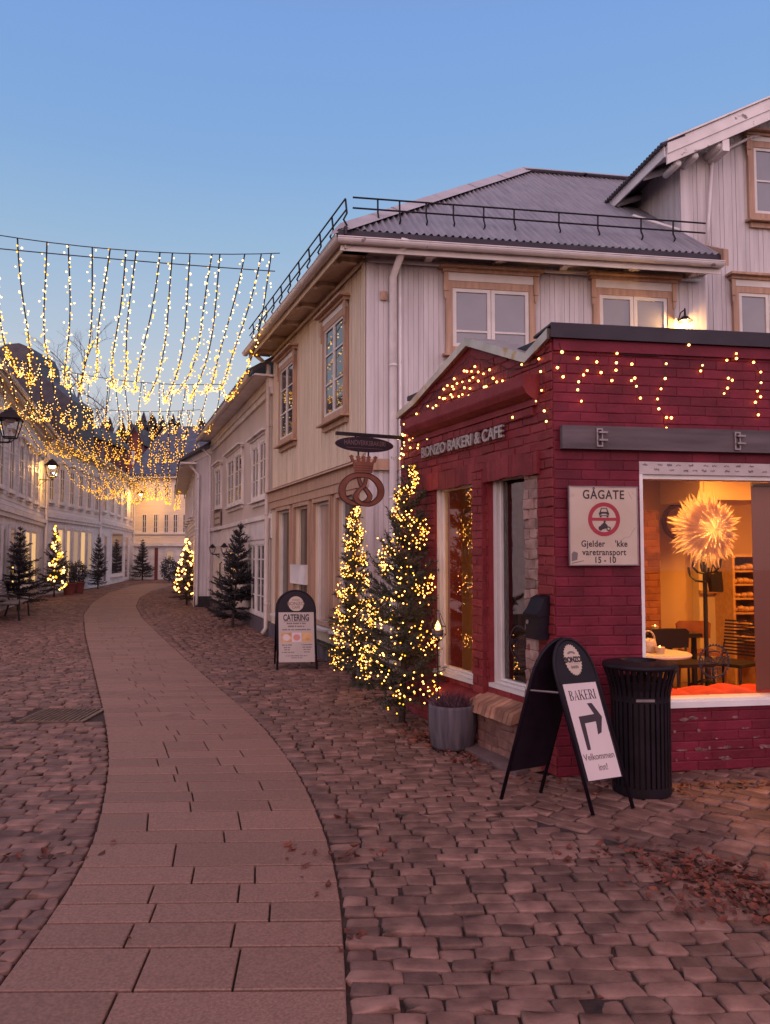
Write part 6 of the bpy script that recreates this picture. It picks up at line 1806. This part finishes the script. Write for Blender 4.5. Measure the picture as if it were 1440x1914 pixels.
# true right-angled stand: facing panel towards the viewer
fL, fR = G(519, 1252), G(592, 1251); sp_ = Vector((-.13, .62, 0))
bpy.data.objects.remove(root)
root, res = aboard('catering sandwich board with grey menu poster standing near the slender lit spruce', fL, fR, fL + sp_, fR + sp_, 1.16)
(A, w, hl_), (A2, w2_, hl2) = res
panel(root, A, w, hl_); panel(root, A2, w2_, hl2)
pw_ = w * .46; ptop = hl_ - w / 2 - .05; pbot = hl_ * .09
b = MB(); b.box(-pw_, pw_, -.0098, -.0062, pbot, ptop); b.xf(A); po = part('poster', b, MT['poster_grey'], root, Matrix.Identity(4))
ph2 = ptop - pbot; zf = lambda f: pbot + ph2 * f
ptext(po, A, 'CATERING', .135, MT['ink'], 0, zf(.885), sx=.60, bold=.004)
rl = random.Random(6)                                  # lines of print too small to read
for f, wd, x, hh in ((.775, .30, 0, .026), (.715, .26, 0, .026), (.648, .44, 0, .022), (.34, .15, -.15, .018), (.29, .10, -.15, .018), (.245, .09, -.15, .016), (.195, .20, -.13, .016),
                     (.345, .17, .16, .018), (.295, .14, .16, .018), (.25, .11, .16, .016), (.20, .10, .16, .016), (.125, .34, 0, .015), (.085, .17, 0, .014)):
    b = MB(); u = x * w / .6 - wd * w / 1.2
    e = u + wd * w / .6
    while u < e:
        l_ = rl.uniform(.012, .03); b.box(u, min(u + l_, e), -.0105, -.0099, zf(f) - hh / 2, zf(f) + hh / 2 * rl.uniform(.6, 1)); u += l_ + rl.choice((.003, .003, .012))
    b.xf(A); part('print_line', b, MT['ink_grey'], po, Matrix.Identity(4))
b = MB(); b.box(-.19, .19, -.0105, -.0099, zf(.81), zf(.816)); b.xf(A); part('rule', b, MT['ink'], po, Matrix.Identity(4))
for x0, x1, m1, m2 in ((-.86, -.28, MT['bread'], MT['poster']), (-.26, .28, MT['poster'], MT['curtain_pink']), (.30, .86, MT['oak'], MT['bread'])):
    b = MB(); b.box(pw_ * x0, pw_ * x1, -.0104, -.0099, zf(.40), zf(.585)); b.xf(A); ph_o = part('picture', b, m1, po, Matrix.Identity(4))
    b = MB(); xc_ = pw_ * (x0 + x1) / 2; b.prism([(xc_ + pw_ * .20 * math.cos(t), zf(.49) + ph2 * .065 * math.sin(t)) for t in np.linspace(0, 6.28, 17)[:-1]], -.0110, -.0105); b.xf(A); part('food_shape', b, m2, ph_o, Matrix.Identity(4))
lz = hl_ - w * .36; lg = caplogo(root, A, 0, lz, w * .20, w * .20, teeth=.0)
ptext(lg, A, 'BONZO', w * .125, MT['ink_grey'], 0, lz, bold=.001); ptext(lg, A, 'CAFE', w * .09, MT['ink_grey'], 0, lz - w * .10, bold=.001); ptext(lg, A, 'BAKERI', w * .06, MT['ink_grey'], 0, lz + w * .10)
b = MB()
for x in (-1, 1): b.tube([(x * (w / 2 + .008), 0, -.0), (x * (w / 2 + .008), 0, .12)], .016, 6)
b.xf(A); part('foot', b, MT['black_paint'], root, Matrix.Identity(4))

# ================================================================== litter bin, planter, torch, post box, step
bp = Vector((1.86, 5.68, 0)); bin_ = thing('litter_bin', 'black slatted steel litter bin with flared rim against the crimson wall', 'litter bin', T(bp))
b = MB(); RT = .262; RBm = .198; HB = .92
b.lathe([(.185, .025), (.185, .80)], 28); part('liner', b, MT['bin_black'], bin_)
b = MB(); nS = 34
for i in range(nS):
    a = 2 * math.pi * i / nS; c_, s_ = math.cos(a), math.sin(a)
    pr = [(RBm, .06), (RBm + .004, .66), (RBm + .012, .74), (RBm + .034, .82), (RT - .006, HB - .03)]
    for (ra, za), (rb, zb2) in zip(pr, pr[1:]):
        tw = .0125; tx, ty = -s_ * tw, c_ * tw
        def P_(rr, z, sg, o): return (c_ * (rr + o) + tx * sg, s_ * (rr + o) + ty * sg, z)
        b.add([P_(ra, za, -1, 0), P_(ra, za, 1, 0), P_(rb, zb2, 1, 0), P_(rb, zb2, -1, 0), P_(ra, za, -1, .006), P_(ra, za, 1, .006), P_(rb, zb2, 1, .006), P_(rb, zb2, -1, .006)],
              [(4, 5, 6, 7), (0, 4, 7, 3), (5, 1, 2, 6), (3, 2, 1, 0)])
part('slats', b, MT['bin_black'], bin_)
b = MB(); b.lathe([(RT - .03, HB - .035), (RT, HB - .035), (RT + .006, HB - .02), (RT, HB), (RT - .03, HB + .004), (.15, HB + .018), (.12, HB + .018), (.12, HB - .02)], 34, cap=False); part('rim', b, MT['bin_black'], bin_, smooth=True)
b = MB(); b.lathe([(.001, HB - .019), (.13, HB - .019)], 30, cap=False); part('lid', b, MT['bin_black'], bin_)
b = MB(); b.lathe([(RBm - .005, 0), (RBm + .008, 0), (RBm + .008, .065), (RBm - .005, .065)], 34); b.lathe([(RBm + .006, .655), (RBm + .012, .655), (RBm + .012, .70), (RBm + .006, .70)], 34, cap=False); part('band', b, MT['bin_black'], bin_)
b = MB(); b.box(-.10, .03, -RBm - .022, -RBm - .012, .672, .69); part('plate', b, MT['galv'], bin_)

pp = G(858, 1383) ; pp = Vector((.60, 6.93, 0))
pl_ = thing('planter', 'weathered grey concrete planter with dry grass below the left front window', 'planter', T(pp))
b = MB(); b.lathe([(.001, 0), (.165, 0), (.19, .03), (.213, .20), (.215, .36), (.212, .385), (.188, .385), (.185, .33), (.001, .325)], 32, cap=False); part('pot', b, MT['concrete'], pl_, smooth=True)
V, Fc = [], []; rnd = random.Random(2)
for _ in range(420):
    a = rnd.uniform(0, 6.28); r0_ = .16 * math.sqrt(rnd.random()); l_ = rnd.uniform(.07, .19); p = Vector((math.cos(a) * r0_, math.sin(a) * r0_, .325)); d = Vector((math.cos(a) * .3 * r0_ / .16 + rnd.gauss(0, .22), math.sin(a) * .3 * r0_ / .16 + rnd.gauss(0, .22), 1)).normalized(); s_ = d.orthogonal().normalized() * .0035
    o = len(V); m_ = p + d * l_ * .6; V += [tuple(p - s_), tuple(p + s_), tuple(m_ + s_), tuple(m_ - s_), tuple(p + d * l_ + Vector((rnd.gauss(0, .02), rnd.gauss(0, .02), 0)))]; Fc += [(o, o + 1, o + 2, o + 3), (o + 3, o + 2, o + 4)]
me = bpy.data.meshes.new('grass'); me.from_pydata(V, [], Fc); me.materials.append(MT['twig']); obj('grass', me, pl_)
b = MB(); b.lathe([(.001, .322), (.186, .322)], 24, cap=False); part('soil', b, MT['soil'], pl_)

tq = G(823, 1345); tq = Vector((.475, 6.98, 0)); torch = thing('garden_torch', 'thin iron torch stake with a burning oil cup beside the planter', 'torch', T(tq))
zt_ = EYE + (1038 - 1180) / FPX * tq.y
b = MB(); b.tube([(0, 0, 0), (0, 0, zt_ - .045)], .006, 6); part('stake', b, MT['iron'], torch)
b = MB(); b.lathe([(.001, zt_ - .045), (.045, zt_ - .04), (.055, zt_ + .02), (.05, zt_ + .02)], 16, cap=False); part('cup', b, MT['galv'], torch)
b = MB()
for z, r_ in ((zt_ - .07, .04), (zt_ - .02, .075), (zt_ + .05, .07)):
    b.tube([(r_ * math.cos(t), r_ * math.sin(t), z) for t in np.linspace(0, 2 * math.pi, 17)], .003, 4)
for k in range(6):
    a = k * math.pi / 3; b.tube([(0, 0, zt_ - .10), (.075 * math.cos(a), .075 * math.sin(a), zt_ - .02), (.07 * math.cos(a), .07 * math.sin(a), zt_ + .05), (.02 * math.cos(a), .02 * math.sin(a), zt_ + .17)], .003, 4)
part('basket', b, MT['iron'], torch)
b = MB(); b.lathe([(.012, zt_ + .018), (.028, zt_ + .035), (.022, zt_ + .055), (.008, zt_ + .085), (.001, zt_ + .10)], 10); part('flame', b, MT['flame'], torch, smooth=True)
point(Vector((tq.x, tq.y, zt_ + .06)), 2.0, (1, .42, .10), .03, 'flame_light')

u0, u1 = u_(BL, 1004), u_(BL, 1024); mbx = thing('post_box', 'black metal post box with arched lid on the brick beside the raw brick strip', 'post box', BL.M)
m0, m1 = z_(BL, 1010, 1192), z_(BL, 1010, 1122); ms = z_(BL, 1010, 1148)
b = MB(); b.prism([(0, 0)] * 0 or [(u0, m0), (u1 + .02, m0), (u1 + .02, ms), (u0, ms)], -.115, -.0); part('body', b, MT['black_paint'], mbx)
b = MB()
pr = [(-.0, m1 + .045), (-.055, m1 + .02), (-.09, ms + .06), (-.132, ms + .01), (-.130, ms - .012), (0, ms + .001)]
b.add([(u0 - .012, y, z) for y, z in pr] + [(u1 + .032, y, z) for y, z in pr], [tuple(range(6)), tuple(range(11, 5, -1))] + [(i, i + 6, (i + 1) % 6 + 6, (i + 1) % 6) for i in range(6)]); part('lid', b, MT['black_paint'], mbx)
b = MB(); b.lathe([(.001, 0), (.017, 0), (.017, .006), (.001, .006)], 12); b.v = [(u0 + .03 + x, -.115 - z, m0 + .13 + y) for x, y, z in b.v]; part('lock', b, MT['galv'], mbx)

st = thing('stone_step', 'worn flat stone slab lying against the bakery plinth', 'stone step', Matrix.Identity(4))
q = [G(862, 1402), G(965, 1452), G(1005, 1440), G(960, 1400), G(905, 1385)]
b = MB(); n_ = len(q); b.add([(p.x, p.y, -.02) for p in q] + [(p.x, p.y, .035) for p in q], [tuple(range(n_ - 1, -1, -1)), tuple(range(n_, 2 * n_))] + [(i, (i + 1) % n_, (i + 1) % n_ + n_, i + n_) for i in range(n_)])
part('slab', b, MT['flagstone'], st)

# ================================================================== inside the cafe, seen through the big window
def BI(px_, py_, y): u, z = BR.px(px_, py_, y); return u, z
# paper star lantern
su, sz = BI(1318, 990, .42); star = thing('star_lantern', 'large spiky paper star lantern glowing orange in the window', 'lantern', BR.M @ T((su, .42, sz)))
rnd = random.Random(8); V, Fc = [], []
me = bpy.data.meshes.new('paper_spikes')
nsp = 0
for lay, (cnt, L_, w_) in enumerate(((42, .335, .028), (44, .285, .026), (40, .225, .026), (30, .16, .034))):
    for i in range(cnt):
        a = 2 * math.pi * (i + .5 * (lay % 2)) / cnt + rnd.gauss(0, .03); l_ = L_ * rnd.uniform(.86, 1.10); yy = (-.048 - .016 * lay)
        for sg_ in (-1, 1):
            d = Vector((math.cos(a), 0, math.sin(a))); s_ = Vector((-math.sin(a), 0, math.cos(a)))
            y_ = yy * sg_
            r0_ = (.15, .11, .07, .0)[lay]
            yq = lambda r_: Vector((0, -sg_ * (.018 + .125 * (1 - min(1, r_ / .33)) + .005 * lay), 0))
            o = len(V); V += [tuple(d * r0_ + yq(r0_)), tuple(d * l_ * .55 + s_ * w_ * l_ / .25 * .62 + yq(l_ * .55)), tuple(d * l_ + yq(l_)), tuple(d * l_ * .55 - s_ * w_ * l_ / .25 * .62 + yq(l_ * .55)), tuple(d * l_ * .55 + yq(l_ * .55) + Vector((0, -sg_ * .014, 0)))]
            Fc += [(o, o + 1, o + 4), (o + 1, o + 2, o + 4), (o + 2, o + 3, o + 4), (o + 3, o, o + 4)]
me.from_pydata(V, [], Fc)
mm = bpy.data.materials.new('star_paper'); mm.use_nodes = True
nn_, ll_ = mm.node_tree.nodes, mm.node_tree.links; nn_.clear()
o_ = nn_.new('ShaderNodeOutputMaterial'); mx = nn_.new('ShaderNodeMixShader'); df = nn_.new('ShaderNodeBsdfDiffuse'); tl = nn_.new('ShaderNodeBsdfTranslucent')
df.inputs[0].default_value = (.78, .62, .50, 1); tl.inputs[0].default_value = (.85, .62, .38, 1); mx.inputs[0].default_value = .8
ll_.new(df.outputs[0], mx.inputs[1]); ll_.new(tl.outputs[0], mx.inputs[2]); ll_.new(mx.outputs[0], o_.inputs[0])
me.materials.append(mm); obj('paper_spikes', me, star)
b = MB(); b.ell((0, 0, 0), .022, .022, .03, 12, 8); part('bulb', b, MT['lamp_glow'], star, smooth=True)
point(BR.w(su, .42, sz), 13, (1, .50, .13), .03, 'star_light')
b = MB(); b.tube([(0, 0, .25), (0, 0, CEIL - sz)], .003, 4); part('cord', b, MT['cable'], star)
# the room's own ceiling lamps
for i, (u, y) in enumerate(((.9, .95), (2.1, .95), (3.4, 1.2))):
    t = thing('ceiling_lamp', ['round ceiling lamp over the coat stand in the cafe', 'round ceiling lamp over the rear of the cafe', 'round ceiling lamp at the far side of the cafe'][i], 'lamp', BR.M @ T((u, y, CEIL)))
    b = MB(); b.lathe([(.001, -.002), (.14, -.002), (.14, -.04), (.13, -.04)], 20, cap=False); part('housing', b, MT['galv'], t)
    b = MB(); b.lathe([(.001, -.036), (.128, -.036)], 20, cap=False); part('diffuser', b, emis('diffuser%d' % i, (1, .40, .065), 210), t)
# roller screen at the right of the window
u, z = BI(1407, 1000, .22); t = thing('roller_screen', 'brown translucent screen hanging inside the right part of the window', 'blind', BR.M)
b = MB(); b.box(u, u + 1.7, .22, .226, BW[2] + .03, zt0 - .03); part('cloth', b, MT['screen'], t)
b = MB(); b.tube([(u, .21, zt0 - .05), (u + 1.7, .21, zt0 - .05)], .016, 8); part('roller', b, MT['galv'], t)
# coat stand with a bag
u, zb2 = BI(1323, 1290, 1.7); zt2 = z_(BR, 1323, 1050, 1.7); t = thing('coat_stand', 'black coat stand with curved hooks in the cafe', 'coat stand', BR.M @ T((u, 1.7, FL)))
b = MB(); b.tube([(0, 0, 0), (0, 0, zt2 - FL)], .022, 8); part('pole', b, MT['chair_black'], t)
for k in range(6):
    a = k * math.pi / 3 + .2; b = MB(); zz = zt2 - FL - .19 + (.09 if k % 2 else 0)
    b.tube([(0, 0, zz - .02), (.09 * math.cos(a), .09 * math.sin(a), zz - .01), (.15 * math.cos(a), .15 * math.sin(a), zz + .04), (.165 * math.cos(a), .165 * math.sin(a), zz + .13)], .012, 6); part('hook', b, MT['chair_black'], t)
for k in range(4):
    a = k * math.pi / 2 + .4; b = MB(); b.tube([(0, 0, .2), (.2 * math.cos(a), .2 * math.sin(a), .12), (.26 * math.cos(a), .26 * math.sin(a), 0)], .014, 6); part('foot', b, MT['chair_black'], t)
u2, zb3 = BI(1341, 1106, 1.62); zt3 = z_(BR, 1338, 1072, 1.62); t = thing('bag', 'dark cloth bag hanging on the coat stand', 'bag', BR.M @ T((u2 - .02, 1.62, 0)))
b = MB(); b.prism([(-.075, zt3), (-.045, zb3), (.06, zb3 - .005), (.075, zb3 + .01), (.06, zt3 + .02), (.0, zt3 - .01)], -.03, .04); part('body', b, MT['chair_black'], t)
b = MB(); b.tube([(-.05, 0, zt3 - .01), (-.02, 0, zt3 + .09), (.04, 0, zt3 + .0)], .008, 5); part('strap', b, MT['chair_black'], t)
# rack of bread
u0, z1 = BI(1369, 1036, 2.2); u1 = u_(BR, 1425, 1036, 2.2); z0 = z_(BR, 1369, 1198, 2.2)
t = thing('bread_rack', 'wooden display rack with shelves of bread at the back of the cafe', 'rack', BR.M @ T((0, 2.2, 0)))
b = MB(); b.box(u0, u0 + .03, 0, .35, FL, z1); b.box(u1 - .03, u1, 0, .35, FL, z1); b.box(u0 + .03, u1 - .03, 0, .35, z1 - .03, z1); b.box(u0 + .03, u1 - .03, .33, .35, FL, z1 - .03); part('frame', b, MT['oak'], t)
shz = [z_(BR, 1385, y, 2.3) for y in (1066, 1091, 1117, 1144, 1172, 1196)]
for k, zz in enumerate(shz):
    b = MB(); b.box(u0 + .031, u1 - .031, .02, .325, zz - .02, zz); part('shelf', b, MT['oak'], t)
    for j in range(4):
        uu = u0 + .06 + (u1 - u0 - .12) * (j + .3 * (k % 2)) / 3.6; w_ = rnd.uniform(.035, .055)
        l_ = thing('bread_loaf', f"golden loaf, {['leftmost','second','third','rightmost'][j]} on the {['top','second','third','fourth','fifth','lowest'][k]} shelf of the bread rack", 'bread', BR.M @ T((uu, 2.2 + .12, zz)), 'loaves on the bread rack')
        b = MB(); b.ell((0, 0, w_ * .75), w_, w_ * 1.5, w_ * .78, 10, 6); part('loaf', b, MT['bread'], l_, smooth=True)
# wall clock ring and box behind the star
u, z = BI(1268, 975, 2.66); t = thing('wall_wreath', 'dark round wreath partly hidden by the star lantern on the rear wall', 'wreath', BR.M @ T((u, 2.64, z)))
b = MB(); b.tube([(.19 * math.cos(a), 0, .19 * math.sin(a)) for a in np.linspace(0, 2 * math.pi, 30)], .03, 8); part('ring', b, MT['house_red'], t)
# tables, chairs, candles, kettle
tu0, tz = BI(1250, 1219, .95)
t = thing('cafe_table', 'pale round-topped cafe table by the window', 'table', BR.M @ T((tu0 - .12, .95, FL)))
b = MB(); b.lathe([(.001, tz - FL - .03), (.30, tz - FL - .03), (.31, tz - FL - .015), (.30, tz - FL), (.001, tz - FL)], 32, cap=False); part('table_top', b, MT['table_top'], t)
b = MB(); b.lathe([(.03, .02), (.03, tz - FL - .03)], 12); part('leg', b, MT['chair_black'], t); b = MB(); b.lathe([(.20, 0), (.20, .015), (.03, .03)], 20); part('base', b, MT['chair_black'], t)
tz2 = z_(BR, 1225, 1180, 1.9); uu = u_(BR, 1215, 1180, 1.9)
t = thing('cafe_table', 'dark table further back in the cafe', 'table', BR.M @ T((uu, 1.9, FL)))
b = MB(); b.box(-.45, .42, -.3, .3, tz2 - FL - .04, tz2 - FL); part('table_top', b, MT['chair_black'], t)
for x in (-.38, .35):
    for y in (-.24, .24): b = MB(); b.box(x, x + .04, y, y + .04, 0, tz2 - FL - .041); part('leg', b, MT['chair_black'], t)
def candle(u, y, z, lab, r_=.045):
    t = thing('tea_light', lab, 'candle', BR.M @ T((u, y, z)), 'tea lights in the cafe')
    b = MB(); b.lathe([(r_ * .85, 0), (r_, .06), (r_ * .95, .062), (r_ * .8, .01)], 14, cap=False); part('glass_cup', b, MT['kettle'], t)
    b = MB(); b.lathe([(r_ * .7, .006), (r_ * .7, .03)], 12); part('wax', b, MT['paper'], t)
    b = MB(); b.ell((0, 0, .055), .009, .009, .02, 8, 6); part('flame', b, MT['flame'], t)
candle(u_(BR, 1234, 1210, .85), .85, tz, 'lit tea light on the pale table by the window'); candle(u_(BR, 1225, 1172, 1.85), 1.85, tz2, 'lit tea light on the dark table at the back', .04)
uk = u_(BR, 1212, 1200, .98); t = thing('kettle', 'pale jug with a hooped handle at the window edge of the cafe table', 'jug', BR.M @ T((uk, .98, tz)))
b = MB(); b.lathe([(.001, 0), (.075, 0), (.085, .02), (.07, .10), (.055, .125), (.001, .13)], 18, cap=False); part('body', b, MT['kettle'], t, smooth=True)
b = MB(); b.tube([(.065 * math.cos(a), 0, .11 + .085 * math.sin(a)) for a in np.linspace(-.2, math.pi + .2, 14)], .009, 6); part('handle', b, MT['kettle'], t)
def chair(u, y, rz_, label, m, hs_=.45, ht=.80, slats=False, w=.42):
    t = thing('cafe_chair', label, 'chair', BR.M @ T((u, y, FL)) @ rotz(rz_))
    b = MB(); b.box(-w / 2, w / 2, -.2, .2, hs_ - .02, hs_ + .01); part('seat', b, m, t)
    b = MB()
    if slats:
        for k in range(11): b.box(-w / 2 + .012, w / 2 - .012, .19 + .006 * k, .198 + .006 * k, hs_ + .05 + k * .032, hs_ + .066 + k * .032)
        b.tube([(-w / 2, .18, hs_), (-w / 2, .26, ht), (w / 2, .26, ht), (w / 2, .18, hs_)], .011, 6)
    else:
        b.prism([(-w / 2, ht - .19), (w / 2, ht - .19), (w / 2 + .01, ht - .03), (w / 2 - .03, ht), (-w / 2 + .03, ht), (-w / 2 - .01, ht - .03)], .20, .23)
        for x in (-w / 2 + .03, w / 2 - .03): b.tube([(x, .2, hs_), (x, .215, ht - .1)], .012, 6)
    part('backrest', b, m, t)
    for x in (-w / 2 + .02, w / 2 - .02):
        for yy in (-.18, .18): b = MB(); b.tube([(x, yy, hs_ - .02), (x * 1.08, yy * 1.12, 0)], .012, 6); part('leg', b, m, t)
    return t
chair(u_(BR, 1282, 1190, 1.15), 1.20, .1, 'black chair with a solid backrest at the pale table', MT['chair_black'], ht=z_(BR, 1282, 1177, 1.3) - FL)
chair(u_(BR, 1332, 1190, 1.75), 1.95, -.15, 'dim wooden chair with an open hoop back behind the coat stand', MT['room_brick'], ht=z_(BR, 1335, 1164, 1.9) - FL, w=.36)
chair(u_(BR, 1385, 1230, 1.0), 1.15, -1.1, 'slatted metal chair turned towards the table at the right', MT['chair_black'], ht=z_(BR, 1390, 1203, 1.1) - FL, slats=True)
# cushions along the inner sill
b = MB()
ul = u_(BR, 1256, 1300, .2) - .25; un = u_(BR, 1440, 1300, .2) + .6
seat_z = BW[2] - .02
bench_ = thing('window_bench', 'low bench board inside the big window under the red cushions', 'bench', BR.M)
b.box(BW[0] + .005, BW[1] - .005, .145, .62, seat_z - .05, seat_z); part('board', b, MT['oak'], bench_)
b = MB(); b.box(BW[0] + .02, BW[1] - .02, .16, .19, FL, seat_z - .051); part('front_panel', b, MT['room_brick'], bench_)
for k, (xa, xb, hh) in enumerate(((1235, 1290, .05), (1278, 1362, .062), (1335, 1410, .075), (1395, 1480, .065), (1462, 1550, .06))):
    a, c = u_(BR, xa, 1300, .3), u_(BR, xb, 1300, .3); cx_ = (a + c) / 2
    t = thing('cushion', ['red cushion nearest the left frame inside the big window', 'long red cushion under the window logo', 'plump red cushion left of the brown screen', 'red cushion in front of the brown screen', 'red cushion at the right picture edge'][k], 'cushion', BR.M @ T((cx_, .36, seat_z)), 'red cushions on the window bench')
    b = MB(); n_u, n_v = 14, 10; vs = []
    for i in range(n_u + 1):
        for j in range(n_v + 1):
            uu, vv = i / n_u * 2 - 1, j / n_v * 2 - 1
            hgt = hh * ((1 - abs(uu) ** 3.5) * (1 - abs(vv) ** 3.5)) ** .5 * (1 + .12 * math.sin(uu * 4 + k)) 
            vs.append((uu * (c - a) / 2 * 1.02, vv * .19, .004 + hgt))
    nv = n_v + 1; b.add(vs, [(i * nv + j, (i + 1) * nv + j, (i + 1) * nv + j + 1, i * nv + j + 1) for i in range(n_u) for j in range(n_v)])
    part('cover', b, MT['cushion'], t, BR.M @ T((cx_, .36, seat_z)) @ rotz(rnd.gauss(0, .06)), smooth=True)
